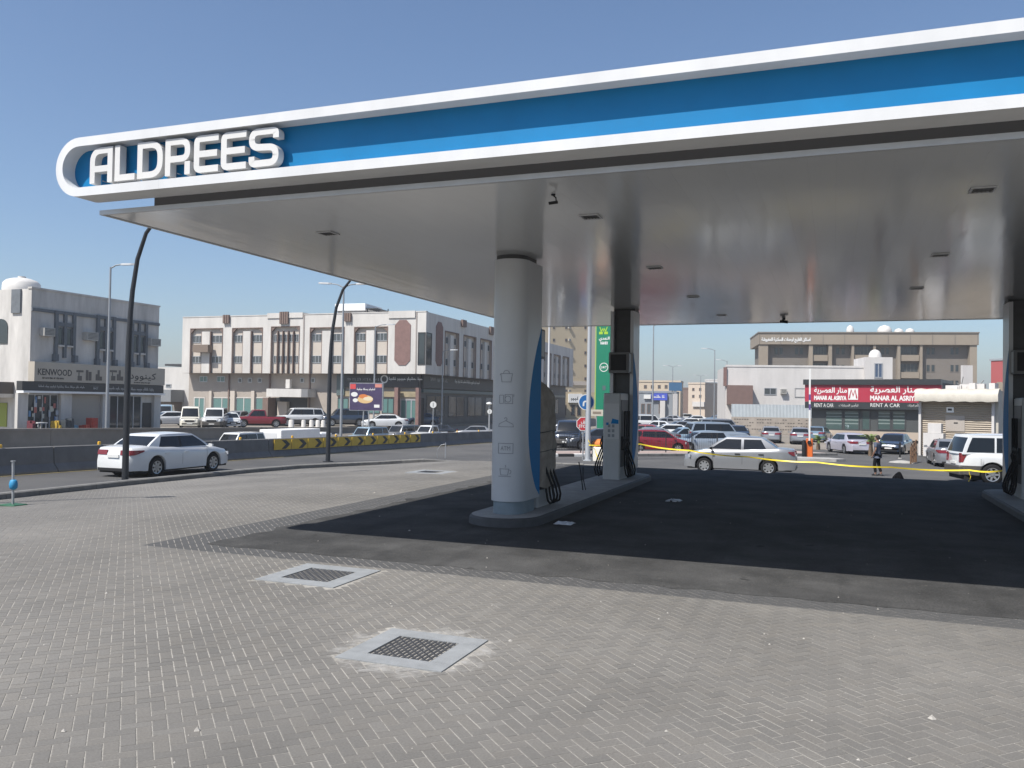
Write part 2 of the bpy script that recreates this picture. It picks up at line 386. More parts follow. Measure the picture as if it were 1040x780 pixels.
# kerb: separate stones along the road edge
kp = []
wcur = -8.0
while wcur < 36.4:
    kp.append((u_left(wcur), wcur)); 
    du = u_left(wcur+.05)-u_left(wcur); wcur += .05*1.0/math.hypot(du, .05)
for i in range(14): kp.append((kp[-1][0]+.95, 36.5+.0*i))
kerb_root = thing('kerb', 'low concrete kerb curving along the road edge of the brick forecourt', 'kerb', (kp[0][0], kp[0][1], 0))
for (a, b) in zip(kp[:-1], kp[1:]):
    d = Vector((b[0]-a[0], b[1]-a[1], 0)); Ln = d.length
    if Ln < .05: continue
    d.normalize(); nrm = Vector((-d.y, d.x, 0))*.26; g = d*.006
    if in_view((a[0]+b[0])/2, (a[1]+b[1])/2, 200) is None: continue
    za = zg(*a); zb_ = zg(*b)
    pa, pb = Vector((a[0], a[1], 0))+g, Vector((b[0], b[1], 0))-g
    drop = sm(((a[0]+b[0])/2+11.5)/5.0)*.13 if a[1] > 36 else 0
    top = .2-drop; ch = .03
    q = MB(); rings = []
    for P, z in ((pa, zf(*a)), (pb, zf(*b))):
        zr = z+top-.05
        rings.append([tuple(P+Vector((0, 0, z-.2))), tuple(P+Vector((0, 0, zr-ch))), tuple(P+nrm*.12+Vector((0, 0, zr))), tuple(P+nrm*.85+Vector((0, 0, zr))), tuple(P+nrm+Vector((0, 0, zr-ch))), tuple(P+nrm+Vector((0, 0, z-.35)))])
    q.loft(rings); q.build('kerb_stone', KERB, kerb_root, fix=True)
# road edge lines
for nm, off, wd, m in (('edge_line', 1.0, .12, 'w'), ('edge_line', None, .12, 'y')):
    q = MB(); pts = []
    for w in lin(2, 66 if off is None else 29, 60):
        if off is None: u = -25.05
        else: u = u_left(w)-off
        pts.append((u, w))
    for (a, b) in zip(pts[:-1], pts[1:]):
        q.add([(a[0]-wd/2, a[1], zg(*a)+.012), (a[0]+wd/2, a[1], zg(*a)+.012), (b[0]+wd/2, b[1], zg(*b)+.012), (b[0]-wd/2, b[1], zg(*b)+.012)], [(0, 1, 2, 3)])
    o = q.build(nm, mat('line_white', (.5, .5, .48), .7, noise=.35, nscale=5) if m == 'w' else mat('line_yellow', (.48, .38, .16), .7, noise=.35, nscale=5))
    tag(o, kind='structure')
# ------------------------------------------------------------------ drain covers
GALV = mat('galvanised_frame', (.26, .27, .275), .6, metal=.1, noise=.2, nscale=4)
GRATE = mat('grate_iron', (.065, .066, .07), .6, metal=.3, noise=.3, nscale=9)
def drain(cx, cy, hs, label):
    z = zf(cx, cy)
    t = thing('drain_cover', label, 'drain cover', (cx, cy, z), 0, 'drain covers set in the pavers')
    iw = hs*.6; q = MB()
    for (a, b) in (((-hs, -hs), (hs, -iw)), ((-hs, iw), (hs, hs)), ((-hs, -iw), (-iw, iw)), ((iw, -iw), (hs, iw))):
        q.box((cx+a[0]+.001, cy+a[1]+.001, z-.02), (cx+b[0]-.001, cy+b[1]-.001, z+.010))
    q.build('frame', GALV, t)
    q = MB(); q.box((cx-iw, cy-iw, z-.05), (cx+iw, cy+iw, z-.042)); q.build('pit', BLACKP, t)
    q = MB(); nb_ = 13
    for i in range(nb_+1):
        p = -iw+2*iw*i/nb_
        q.box((cx+p-.012, cy-iw, z-.03), (cx+p+.012, cy+iw, z+.004))
    for i in range(nb_):
        for k in range(nb_+1):
            if (i+k) % 2 == 0:
                a = -iw+2*iw*i/nb_+.012; b = -iw+2*iw*(i+1)/nb_-.012; p = -iw+2*iw*k/nb_
                q.box((cx+a, cy+p-.013, z-.028), (cx+b, cy+p+.013, z+.002))
    q.build('grate', GRATE, t)
for c, l in zip(COVERS, ('nearest square drain grate in a wide grey frame, cement smears around it', 'second square drain grate beside the tip of the asphalt', 'far drain grate by the kerb, left of the canopy column')): drain(*c, l)
# ------------------------------------------------------------------ stroke lettering
def stroke_pts(path, rads, closed=False, seg=6):
    """polyline with rounded corners -> dense points"""
    n = len(path); out = []
    for i in range(n):
        p = Vector(path[i]); r = rads[i] if isinstance(rads, (list, tuple)) else rads
        if (not closed and i in (0, n-1)) or r <= 0: out.append(p); continue
        a = (Vector(path[i-1])-p); b = (Vector(path[(i+1) % n])-p); la, lb = a.length, b.length
        a.normalize(); b.normalize(); rr = min(r, la*.5, lb*.5)
        for k in range(seg+1):
            t = k/seg; out.append((p+a*rr)*(1-t)**2+p*2*t*(1-t)+(p+b*rr)*t*t)
    return out
def ribbon(mb, path, rads, wd, d0, d1, P, closed=False):
    """thick flat stroke; P(x, y, d) maps letter coordinates to the place"""
    pts = stroke_pts(path, rads, closed); n = len(pts); Ls, Rs = [], []
    for i, p in enumerate(pts):
        if closed: a, b = pts[i-1], pts[(i+1) % n]
        else: a, b = pts[max(i-1, 0)], pts[min(i+1, n-1)]
        d1_ = (p-a) if (p-a).length > 1e-9 else (b-p); d2_ = (b-p) if (b-p).length > 1e-9 else (p-a)
        d1_ = d1_.normalized(); d2_ = d2_.normalized()
        n1 = Vector((-d1_.y, d1_.x)); n2 = Vector((-d2_.y, d2_.x)); m = (n1+n2)
        m = m/max(m.dot(n1), .35) if m.length > 1e-6 else n1
        Ls.append(p+m*wd/2); Rs.append(p-m*wd/2)
    vs = []; fs = []
    for l, r in zip(Ls, Rs): vs += [P(l.x, l.y, d1), P(r.x, r.y, d1), P(l.x, l.y, d0), P(r.x, r.y, d0)]
    rng_ = range(n if closed else n-1)
    for i in rng_:
        a = i*4; b = ((i+1) % n)*4
        fs += [(a, a+1, b+1, b), (a, b, b+2, a+2), (a+1, a+3, b+3, b+1), (a+2, b+2, b+3, a+3)]
    if not closed: e = (n-1)*4; fs += [(0, 2, 3, 1), (e, e+1, e+3, e+2)]
    mb.add(vs, fs)
# Arabic shaping: letters -> presentation forms, reversed for left-to-right setting
AF = {'ا': ('\uFE8D', '\uFE8E'), 'أ': ('\uFE83', '\uFE84'), 'إ': ('\uFE87', '\uFE88'), 'د': ('\uFEA9', '\uFEAA'), 'ر': ('\uFEAD', '\uFEAE'), 'ز': ('\uFEAF', '\uFEB0'), 'و': ('\uFEED', '\uFEEE'), 'ة': ('\uFE93', '\uFE94'), 'ى': ('\uFEEF', '\uFEF0'),
 'ب': ('\uFE8F', '\uFE90', '\uFE91', '\uFE92'), 'ت': ('\uFE95', '\uFE96', '\uFE97', '\uFE98'), 'ث': ('\uFE99', '\uFE9A', '\uFE9B', '\uFE9C'), 'ج': ('\uFE9D', '\uFE9E', '\uFE9F', '\uFEA0'), 'ح': ('\uFEA1', '\uFEA2', '\uFEA3', '\uFEA4'), 'خ': ('\uFEA5', '\uFEA6', '\uFEA7', '\uFEA8'),
 'س': ('\uFEB1', '\uFEB2', '\uFEB3', '\uFEB4'), 'ش': ('\uFEB5', '\uFEB6', '\uFEB7', '\uFEB8'), 'ص': ('\uFEB9', '\uFEBA', '\uFEBB', '\uFEBC'), 'ط': ('\uFEC1', '\uFEC2', '\uFEC3', '\uFEC4'), 'ع': ('\uFEC9', '\uFECA', '\uFECB', '\uFECC'), 'غ': ('\uFECD', '\uFECE', '\uFECF', '\uFED0'), 'ف': ('\uFED1', '\uFED2', '\uFED3', '\uFED4'), 'ق': ('\uFED5', '\uFED6', '\uFED7', '\uFED8'),
 'ك': ('\uFED9', '\uFEDA', '\uFEDB', '\uFEDC'), 'ل': ('\uFEDD', '\uFEDE', '\uFEDF', '\uFEE0'), 'م': ('\uFEE1', '\uFEE2', '\uFEE3', '\uFEE4'), 'ن': ('\uFEE5', '\uFEE6', '\uFEE7', '\uFEE8'), 'ه': ('\uFEE9', '\uFEEA', '\uFEEB', '\uFEEC'), 'ي': ('\uFEF1', '\uFEF2', '\uFEF3', '\uFEF4')}
def arabic(s):
    out = []
    for word in s.split(' '):
        w = []
        for i, ch in enumerate(word):
            f = AF.get(ch)
            if not f: w.append(ch); continue
            pv = AF.get(word[i-1]) if i else None; nx = AF.get(word[i+1]) if i+1 < len(word) else None
            jp = pv is not None and len(pv) == 4; jn = nx is not None and len(f) == 4
            w.append(f[3] if jp and jn else f[1] if jp else f[2] if jn else f[0])
        out.append(''.join(reversed(w)))
    return ' '.join(reversed(out))
_TXT = {}
def text_mesh(body):
    """flat glyph outlines of a line of writing: vertices and faces, normalised to height of its own box"""
    if body in _TXT: return _TXT[body]
    c = bpy.data.curves.new('writing', 'FONT'); c.body = body; c.resolution_u = 2; c.fill_mode = 'FRONT'
    o = bpy.data.objects.new('writing', c); COL.objects.link(o)
    dg = bpy.context.evaluated_depsgraph_get(); dg.update()
    me = bpy.data.meshes.new_from_object(o.evaluated_get(dg))
    v = [tuple(q.co) for q in me.vertices]; f = [tuple(p.vertices) for p in me.polygons]
    bpy.data.objects.remove(o); bpy.data.curves.remove(c); bpy.data.meshes.remove(me)
    if not v: v = [(0, 0, 0), (1, 0, 0), (0, 1, 0)]
    xs = [q[0] for q in v]; ys = [q[1] for q in v]
    x0, x1, y0, y1 = min(xs), max(xs), min(ys), max(ys)
    v = [((q[0]-x0)/max(x1-x0, 1e-6), (q[1]-y0)/max(y1-y0, 1e-6)) for q in v]
    _TXT[body] = (v, f, (x1-x0)/max(y1-y0, 1e-6)); return _TXT[body]
def writing(name, body, P, x0, x1, y0, y1, d, m, parent, bold=0.0):
    """lay writing in the rectangle x0..x1, y0..y1 of the surface map P(x, y, d)"""
    v, f, asp = text_mesh(body); q = MB()
    offs = [(0, 0)] if not bold else [(-bold, 0), (bold, 0), (0, bold), (0, -bold)]
    for k, (ox, oy) in enumerate(offs):
        q.add([P(x0+(x1-x0)*a+ox, y0+(y1-y0)*b+oy, d+.0012*k) for a, b in v], f)
    return q.build(name, m, parent)
# ------------------------------------------------------------------ canopy
SOFZ, SOFT = 4.88, 4.935
CX0, CX1, CY0, CY1 = -10.17, 9.0, 9.5, 28.5
canopy = thing('canopy', 'white fuel station canopy with a blue fascia band over the pump islands', 'canopy', (CX0, CY0, 0))
def soffit_mat():
    m = bpy.data.materials.new('soffit_panel'); m.use_nodes = True; N, L = nodes(m); b = N['Principled BSDF']
    b.inputs['Base Color'].default_value = (.57, .585, .595, 1); b.inputs['Roughness'].default_value = .16; b.inputs['Metallic'].default_value = .08; b.inputs['Specular IOR Level'].default_value = .75
    g = N.new('ShaderNodeNewGeometry'); mp = N.new('ShaderNodeMapping'); mp.inputs['Scale'].default_value = (1.6, .25, 1)
    n = N.new('ShaderNodeTexNoise'); n.inputs['Scale'].default_value = 1.6; n.inputs['Detail'].default_value = 3
    L.new(g.outputs['Position'], mp.inputs[0]); L.new(mp.outputs[0], n.inputs[0])
    bp = N.new('ShaderNodeBump'); bp.inputs['Strength'].default_value = .10; bp.inputs['Distance'].default_value = .05
    L.new(n.outputs['Fac'], bp.inputs['Height']); L.new(bp.outputs[0], b.inputs['Normal'])
    n2 = N.new('ShaderNodeTexNoise'); n2.inputs['Scale'].default_value = .5; n2.inputs['Detail'].default_value = 5
    L.new(g.outputs['Position'], n2.inputs[0])
    mr = N.new('ShaderNodeMapRange'); mr.inputs[3].default_value = .09; mr.inputs[4].default_value = .17; L.new(n2.outputs['Fac'], mr.inputs[0]); L.new(mr.outputs[0], b.inputs['Roughness'])
    return m
SOFFIT = soffit_mat()
pw = .30; n_p = int(round((CX1-CX0-.1)/pw)); pw = (CX1-CX0-.1)/n_p
lm = MB(); g = .0001; y0_, y1_ = CY0+.05, CY1-.05
lm.add([(g, y0_, .02), (g, y0_, .0006), (g+.0005, y0_, 0), (pw-g-.0005, y0_, 0), (pw-g, y0_, .0006), (pw-g, y0_, .02),
        (g, y1_, .02), (g, y1_, .0006), (g+.0005, y1_, 0), (pw-g-.0005, y1_, 0), (pw-g, y1_, .0006), (pw-g, y1_, .02)],
       [(i, i+1, i+7, i+6) for i in range(5)])
pmesh_s = lm.mesh('soffit_panel', SOFFIT)
for i in range(n_p):
    o = bpy.data.objects.new('soffit_panel', pmesh_s); COL.objects.link(o); o.parent = canopy
    o.location = (.05+i*pw, -CY0, SOFZ); o.rotation_euler = (0, random.uniform(-.00012, .00012), 0)
TRIM = mat('soffit_trim', (.5, .51, .52), .35, metal=.3, noise=.1, nscale=2)
q = MB()
q.box((CX0, CY0, SOFZ-.012), (CX1, CY0+.049, SOFT)); q.box((CX0, CY1-.049, SOFZ-.012), (CX1, CY1, SOFT))
q.box((CX0, CY0+.05, SOFZ-.012), (CX0+.049, CY1-.05, SOFT)); q.box((CX1-.049, CY0+.05, SOFZ-.012), (CX1, CY1-.05, SOFT))
q.build('soffit_edge', TRIM, canopy)
q = MB(); q.box((CX0+.06, CY0+.06, SOFT-.02), (CX1-.06, CY1-.06, SOFT)); q.box((CX0+.55, CY0+.5, SOFT), (CX1-.3, CY1-.3, SOFT+.55))
q.build('roof_deck', mat('deck_dark', (.02, .02, .021), .8, spec=.1), canopy)
# fascia ring: stadium-ended frame with a recessed blue panel
FY, FB = 9.0, 9.4; FZ0, FZ1 = 5.02, 5.86; FX0, FX1 = -10.48, 12.0
def stad(inset, n=18):
    r = (FZ1-FZ0)/2-inset; zc = (FZ0+FZ1)/2; xc = FX0+(FZ1-FZ0)/2
    pts = [(FX1, zc+r)]+[(xc+r*math.cos(math.pi/2+math.pi*k/n), zc+r*math.sin(math.pi/2+math.pi*k/n)) for k in range(n+1)]+[(FX1, zc-r)]
    return pts
so_, si_ = stad(0), stad(.125); q = MB()
for y, ptsA, ptsB in ((FY, so_, si_),):
    n = len(so_); vs = [(x, FY, z) for x, z in so_]+[(x, FY, z) for x, z in si_]+[(x, FB, z) for x, z in so_]+[(x, FY+.22, z) for x, z in si_]
    fs = []
    for i in range(n-1): fs += [(i, i+1, n+i+1, n+i), (i, 2*n+i, 2*n+i+1, i+1), (n+i, n+i+1, 3*n+i+1, 3*n+i)]
    q.add(vs, fs)
q.build('fascia_frame', FASCIA, canopy, smooth=40, fix=True)
q = MB(); n = len(si_); q.add([(x, FY+.215, z) for x, z in si_], [tuple(range(n))]); q.build('blue_panel', FBLUE, canopy)
q = MB(); q.add([(x, FB-.003, z) for x, z in so_], [tuple(range(n))]); q.build('fascia_back', DARKSTEEL, canopy)
# seams in the fascia sheets
q = MB()
for x in lin(-8.6, 11.0, 9):
    q.box((x, FY-.0015, FZ1-.124), (x+.006, FY+.01, FZ1+.0015)); q.box((x, FY-.0015, FZ0-.0015), (x+.006, FY+.01, FZ0+.124))
q.build('fascia_seam', mat('seam_grey', (.6, .6, .6), .6), canopy)['kind'] = 'stuff'
# raised letters A L D R E E S  (unit height 1)
def letters():
    t = .175; h = t/2
    yield 'A', .80, [([(h, 0), (h, 1-h), (.80-h, 1-h), (.80-h, 0)], [0, .3, 0, 0], False), ([(t, .40), (.80-t, .40)], 0, False)]
    yield 'L', .70, [([(h, 1), (h, h), (.70, h)], 0, False)]
    yield 'D', .86, [([(h, h), (h, 1-h), (.86-h, 1-h), (.86-h, h)], [0, 0, .34, .34], True)]
    yield 'R', .86, [([(h, 0), (h, 1-h), (.82-h, 1-h), (.82-h, .44), (t, .44)], [0, 0, .26, .2, 0], False), ([(.82-h, .44-h), (.82-h, 0)], 0, False)]
    yield 'E', .78, [([(.78, 1-h), (h, 1-h), (h, h), (.78, h)], [0, .12, .12, 0], False), ([(t, .50), (.74, .50)], 0, False)]
    yield 'E', .78, [([(.78, 1-h), (h, 1-h), (h, h), (.78, h)], [0, .12, .12, 0], False), ([(t, .50), (.74, .50)], 0, False)]
    yield 'S', .90, [([(.90-h, .72), (.90-h, 1-h), (h, 1-h), (h, .52), (.90-h, .48), (.90-h, h), (h, h), (h, .28)], [0, .24, .24, .24, .24, .24, .24, 0], False)]
LETTER = mat('letter_white', (.58, .575, .56), .5, noise=.06, nscale=2)
Lh = .50; gap = .085; tot = sum(l[1] for l in letters())+gap*6
xa = onY(89, 170, FY)[0]; xb = onY(281, 150, FY)[0]
sx = (xb-xa)/tot; cx_ = xa; zb0 = 5.195
for ch, wd, strokes in letters():
    q = MB()
    def Pm(x, y, d, c0=cx_): return (c0+x*sx, FY+.215-d, zb0+y*Lh)
    def Pr(x, y, d, c0=cx_): return (c0+x*sx, FY+.215-d, zb0+y*Lh)
    for path, rads, closed in strokes: ribbon(q, path, rads, .175, .06, .175, Pr, closed)
    q.build('letter', LETTER, canopy, fix=True)
    cx_ += (wd+gap)*sx
q = MB()                                        # stand-off pins of the letters
for x in lin(xa+.15, xb-.15, 14): q.cyl((x, FY+.21, zb0+.05), (x, FY+.13, zb0+.05), .008, n=6)
q.build('letter_pin', STEEL, canopy)['kind'] = 'stuff'
# recessed ceiling lamps (unlit) and the dome camera
LAMP = mat('lamp_grille', (.10, .10, .10), .4, metal=.3)
lamp_px = [(600, 219.5), (665, 271.5), (333, 236.5), (998, 192), (955, 258.5), (931, 292.5), (704, 301), (733, 320)]
ordn = ['grey ceiling lamp nearest the letters on the left', 'ceiling lamp between the first column and the small camera', 'ceiling lamp just right of the far column', 'largest ceiling lamp at the right edge', 'second ceiling lamp along the right row', 'third ceiling lamp along the right row', 'small ceiling lamp in the middle row farther back', 'smallest ceiling lamp near the back edge']
for k, (px, py) in enumerate(lamp_px):
    P = onZ(px, py, SOFZ); lb = {0: ordn[1], 1: ordn[2], 2: ordn[0], 3: ordn[3], 4: ordn[4], 5: ordn[5], 6: ordn[6], 7: ordn[7]}[k]
    t = thing('ceiling_lamp', lb, 'ceiling lamp', (P[0], P[1], SOFZ), 0, 'recessed lamps in the canopy ceiling')
    q = MB(); a = .14
    for (s0, s1) in (((-a, -a), (a, -a+.025)), ((-a, a-.025), (a, a)), ((-a, -a+.025), (-a+.025, a-.025)), ((a-.025, -a+.025), (a, a-.025))):
        q.box((P[0]+s0[0], P[1]+s0[1], SOFZ-.02), (P[0]+s1[0], P[1]+s1[1], SOFZ-.003))
    q.build('frame', TRIM, t)
    q = MB(); q.box((P[0]-a+.025, P[1]-a+.025, SOFZ-.008), (P[0]+a-.025, P[1]+a-.025, SOFZ-.004))
    for x in lin(-a+.05, a-.05, 5): q.box((P[0]+x-.005, P[1]-a+.025, SOFZ-.018), (P[0]+x+.005, P[1]+a-.025, SOFZ-.009))
    q.build('lens', LAMP, t)
P = onZ(562, 197, SOFZ)
t = thing('security_camera', 'small black security camera hanging from the canopy ceiling', 'camera', (P[0], P[1], SOFZ))
q = MB(); q.cyl((P[0], P[1], SOFZ-.003), (P[0], P[1], SOFZ-.02), .028); q.tube([(P[0], P[1], SOFZ-.02), (P[0]+.035, P[1], SOFZ-.05), (P[0]+.04, P[1], SOFZ-.10)], .009); q.build('bracket', BLACKP, t)
q = MB(); q.tube([(P[0]+.055, P[1]+.015, SOFZ-.105), (P[0]-.05, P[1]-.03, SOFZ-.125)], [.02, .02], 12); q.build('body', BLACKP, t)
P = onZ(796, 323, SOFZ)
t = thing('security_camera', 'tiny black camera at the back edge of the canopy ceiling', 'camera', (P[0], P[1], SOFZ))
q = MB(); q.cyl((P[0], P[1], SOFZ-.003), (P[0], P[1], SOFZ-.06), .05); q.tube([(P[0]-.1, P[1], SOFZ-.10), (P[0]+.12, P[1]-.05, SOFZ-.13)], .045, 10); q.build('body', BLACKP, t)
# ------------------------------------------------------------------ islands, columns, dispensers
ISL = mat('island_concrete', (.30, .30, .295), .8, noise=.25, nscale=3, bump=.2, bscale=30)
ISK = mat('island_kerb', (.06, .062, .065), .7, noise=.3, nscale=4)
CLAD = mat('column_cladding', (.50, .515, .53), .3, noise=.05, nscale=1)
CBLUE = mat('column_blue', (.0, .17, .42), .6, spec=.2)
ICON = mat('icon_grey', (.22, .23, .25), .6)
PLINTH = mat('column_plinth', (.20, .25, .28), .6, noise=.15, nscale=4)
CLOTH = mat('dust_cloth', (.34, .30, .255), .9, noise=.3, nscale=5, bump=.6, bscale=9)
DISPG = mat('dispenser_grey', (.40, .41, .41), .4, noise=.08, nscale=3)
def stadium2(cx, hw, ya, yb, n=14):
    r = hw; pts = []
    for k in range(n+1): a = math.pi+math.pi*k/n; pts.append((cx+r*math.cos(a), ya+r+r*math.sin(a)))
    for k in range(n+1): a = math.pi*k/n; pts.append((cx+r*math.cos(a), yb-r+r*math.sin(a)))
    return pts
def island(cx, label):
    t = thing('pump_island', label, 'pump island', (cx, 19.3, 0), 0, 'raised pump islands under the canopy')
    q = MB(); q.loft([[(x, y, 0.002) for x, y in stadium2(cx, .69, 13.80, 24.84)], [(x, y, .12) for x, y in stadium2(cx, .68, 13.81, 24.83)], [(x, y, .16) for x, y in stadium2(cx, .64, 13.85, 24.79)]], cap1=False)
    q.build('kerb_rim', ISK, t, smooth=40)
    q = MB(); q.loft([[(x, y, .16) for x, y in stadium2(cx, .64, 13.85, 24.79)], [(x, y, .165) for x, y in stadium2(cx, .60, 13.89, 24.75)]], cap0=False); q.build('deck', ISL, t, smooth=40)
def d_plan(cx, yf, yb, hw, flip, n=16):
    """round nose at yf, flat open end at yb"""
    pts = []
    for k in range(n+1):
        a = math.pi+math.pi*k/n; pts.append((cx+hw*math.cos(a), yf+hw+hw*math.sin(a)))
    pts += [(cx+hw, yb), (cx-hw, yb)]
    if flip: m = flip; pts = [(x, m-y) for x, y in reversed(pts)]
    return pts
def column(cx, y0, flip, label, icons=False):
    """clad column: nose at y0 when not flipped"""
    yf, yb = (y0, y0+.95); fl = (yf+yb) if flip else 0; t = thing('canopy_column', label, 'column', (cx, (yf+yb)/2, .165), 0, 'clad columns carrying the canopy')
    hw = .33
    def Y(y): return (yf+yb-y) if flip else y
    q = MB(); q.loft([[(x, y, .165) for x, y in d_plan(cx, yf+.04, yb-.06, hw-.04, fl)], [(x, y, .40) for x, y in d_plan(cx, yf+.04, yb-.06, hw-.04, fl)]]); q.build('plinth', PLINTH, t, smooth=40)
    q = MB(); q.loft([[(x, y, z) for x, y in d_plan(cx, yf, yb-.12, hw, fl)] for z in (.40, 4.80)]); q.build('cladding', CLAD, t, smooth=40)
    q = MB(); q.loft([[(x, y, z) for x, y in d_plan(cx, yf+.03, yb-.15, hw-.03, fl)] for z in (4.80, 4.878)]); q.build('top_ring', DARKSTEEL, t, smooth=40)
    # flanges at the open end and the dark steel core between them
    for s in (-1, 1):
        q = MB(); q.box((cx+s*hw, Y(yb-.12)+(-.001 if flip else .001), .40), (cx+s*(hw-.09), Y(yb+.12), 4.80)); q.build('flange', CLAD, t)
        # blue sail let into the side
        q = MB(); pr = []
        for k in range(25):
            z = .45+(3.62-.45)*k/24; a = math.sin(math.pi*min(1, (k/24)*1.02)**.85)
            pr.append((yb+.12-.02-.66*max(0, a)**.8, z))
        e = .004
        vs = []; 
        for (y, z) in pr: vs += [(cx+s*(hw+e), Y(y), z), (cx+s*(hw+e), Y(yb+.115), z), (cx+s*(hw-.001), Y(y), z)]
        fs = []
        for k in range(24): a = k*3; b = a+3; fs += [(a, a+1, b+1, b), (a, b, b+2, a+2)]
        q.add(vs, fs); q.build('blue_sail', CBLUE, t, fix=True)
    q = MB(); q.box((cx-hw+.10, Y(yb-.119), .17), (cx+hw-.10, Y(yb-.02), 4.84)); q.build('steel_core', DARKSTEEL, t)
    # price box on the open side
    q = MB(); ya, yb2 = Y(yb+.02), Y(yb+.50)
    q.bbox((cx-.28, ya, 3.05), (cx+.28, yb2, 3.62), .02); q.build('display_box', mat('box_grey', (.13, .13, .13), .5), t)
    q = MB(); yy = Y(yb+.505); q.box((cx-.22, yy, 3.12), (cx+.22, yy+(-.006 if flip else .006), 3.56)); q.build('display_screen', BLACKP, t)
    for s in (-1, 1):
        q = MB(); q.box((cx+s*.281, Y(yb+.10), 3.09), (cx+s*.290, Y(yb+.42), 3.58)); q.build('display_face', DISPG, t)
    if icons:                                   # service icons printed down the round nose
        cyc = yf+hw
        def wrap(ang0, zc):
            def P(x, y, d):
                a = math.radians(ang0)+x/hw; r = hw+.003+d
                return (cx+r*math.sin(a), cyc-r*math.cos(a), zc+y)
            return P
        def icon(zc, strokes, lw=.010):
            q = MB(); P = wrap(6, zc)
            for path, rd in strokes:
                closed = path[0] == path[-1]
                pp = path[:-1] if closed else path
                dense = []
                for a, b in zip(path[:-1], path[1:]):
                    L_ = math.hypot(b[0]-a[0], b[1]-a[1]); kk = max(1, int(L_/.03))
                    dense += [(a[0]+(b[0]-a[0])*i/kk, a[1]+(b[1]-a[1])*i/kk) for i in range(kk)]
                if not closed: dense.append(path[-1])
                ribbon(q, dense, 0, lw, 0, .0012, P, closed)
            return q.build('service_icon', ICON, t)
        def circ(cx0, cy0, r, a0=0, a1=360, n=12): return [(cx0+r*math.cos(math.radians(a0+(a1-a0)*i/n)), cy0+r*math.sin(math.radians(a0+(a1-a0)*i/n))) for i in range(n+1)]
        icon(2.66, [([(-.11, .05), (.11, .05), (.085, -.10), (-.085, -.10), (-.11, .05)], 0), (circ(0, .055, .055, 0, 180, 8), 0), ([(-.13, .02), (-.11, .05)], 0)])
        icon(2.25, [([(-.13, .07), (-.05, .07), (-.05, -.08), (-.13, -.08), (-.13, .07)], 0), (circ(.035, .0, .055), 0), ([(-.02, .08), (.12, .08), (.12, -.08), (-.02, -.08), (-.02, .08)], 0), ([(.14, .04), (.14, .09)], 0)])
        icon(1.80, [([(-.14, -.05), (.14, -.05), (.13, .0), (0, .06), (-.13, .0), (-.14, -.05)], 0), (circ(0, .09, .025, -90, 180, 8), 0)])
        icon(1.36, [([(-.14, .09), (.14, .09), (.14, -.09), (-.14, -.09), (-.14, .09)], 0)])
        writing('service_icon', 'ATM', wrap(6, 1.36), -.09, .09, -.035, .04, .002, ICON, t)
        icon(.94, [([(-.10, .05), (.07, .05), (.05, -.06), (-.08, -.06), (-.10, .05)], 0), (circ(.075, 0, .035, -80, 80, 8), 0), ([(-.13, -.085), (.11, -.085)], 0), ([(0, .075), (.015, .10), (0, .125)], 0)])
    return t
def nozzle_side(q, hoseq, cx, s, ys, hw):
    for k, y in enumerate(ys):
        x = cx+s*(hw+.02)
        q.bbox((x-.05, y-.05, .95), (x+.05, y+.05, 1.32), .015)
        q.tube([(x+s*.05, y-.02, 1.25), (x+s*.09, y, 1.12), (x+s*.06, y+.02, 1.0)], .018, 6)
        hoseq.tube([(x+s*.05, y, 1.0), (x+s*.13, y+.0, .80), (x+s*.22, y+.02, .55), (x+s*.25, y+.04, .40), (x+s*.22, y+.07, .27), (x+s*.15, y+.10, .23), (x+s*.09, y+.13, .28), (x+s*.05, y+.15, .45), (x+s*.03, y+.17, .9), (x+s*.03, y+.18, 2.0)], .022, 7)
def dispenser(cx, ya, yb, label, covered=False):
    t = thing('fuel_dispenser', label, 'fuel dispenser', (cx, (ya+yb)/2, .165), 0, 'fuel dispensers on the islands')
    hw = .235
    q = MB(); q.bbox((cx-hw, ya, .165), (cx+hw, yb, 2.48), .03); q.build('cabinet', DISPG, t)
    q = MB(); q.box((cx-hw+.03, ya-.006, 1.25), (cx+hw-.03, ya+.002, 2.2)); q.build('front_panel', mat('disp_panel', (.46, .47, .47), .3), t)
    q = MB()
    for r_ in range(3):
        for c_ in range(2): q.box((cx-.10+c_*.11, ya-.012, 1.30+r_*.13), (cx-.03+c_*.11, ya-.005, 1.38+r_*.13))
    q.build('grade_button', mat('button_grey', (.20, .22, .24), .5), t)['kind'] = 'stuff'
    q = MB(); q.add([(cx-.02, ya-.012, 1.66), (cx+.19, ya-.012, 1.66), (cx+.19, ya-.012, 1.76), (cx+.02, ya-.012, 1.80)], [(0, 1, 2, 3)]); q.box((cx-.15, ya-.012, 1.62), (cx-.08, ya-.005, 1.69)); q.build('blue_logo', CBLUE, t)
    for s in (-1, 1):
        q = MB(); q.box((cx+s*(hw+.001), ya+.06, .5), (cx+s*(hw+.012), yb-.06, 2.3)); q.build('hose_panel', mat('hose_panel', (.05, .05, .055), .5), t)
        q = MB(); hq = MB(); nozzle_side(q, hq, cx, s, lin(ya+.15, yb-.3, 3), hw); q.build('nozzle', BLACKP, t, smooth=50); hq.build('hose', RUBBER, t, smooth=60)
    return t
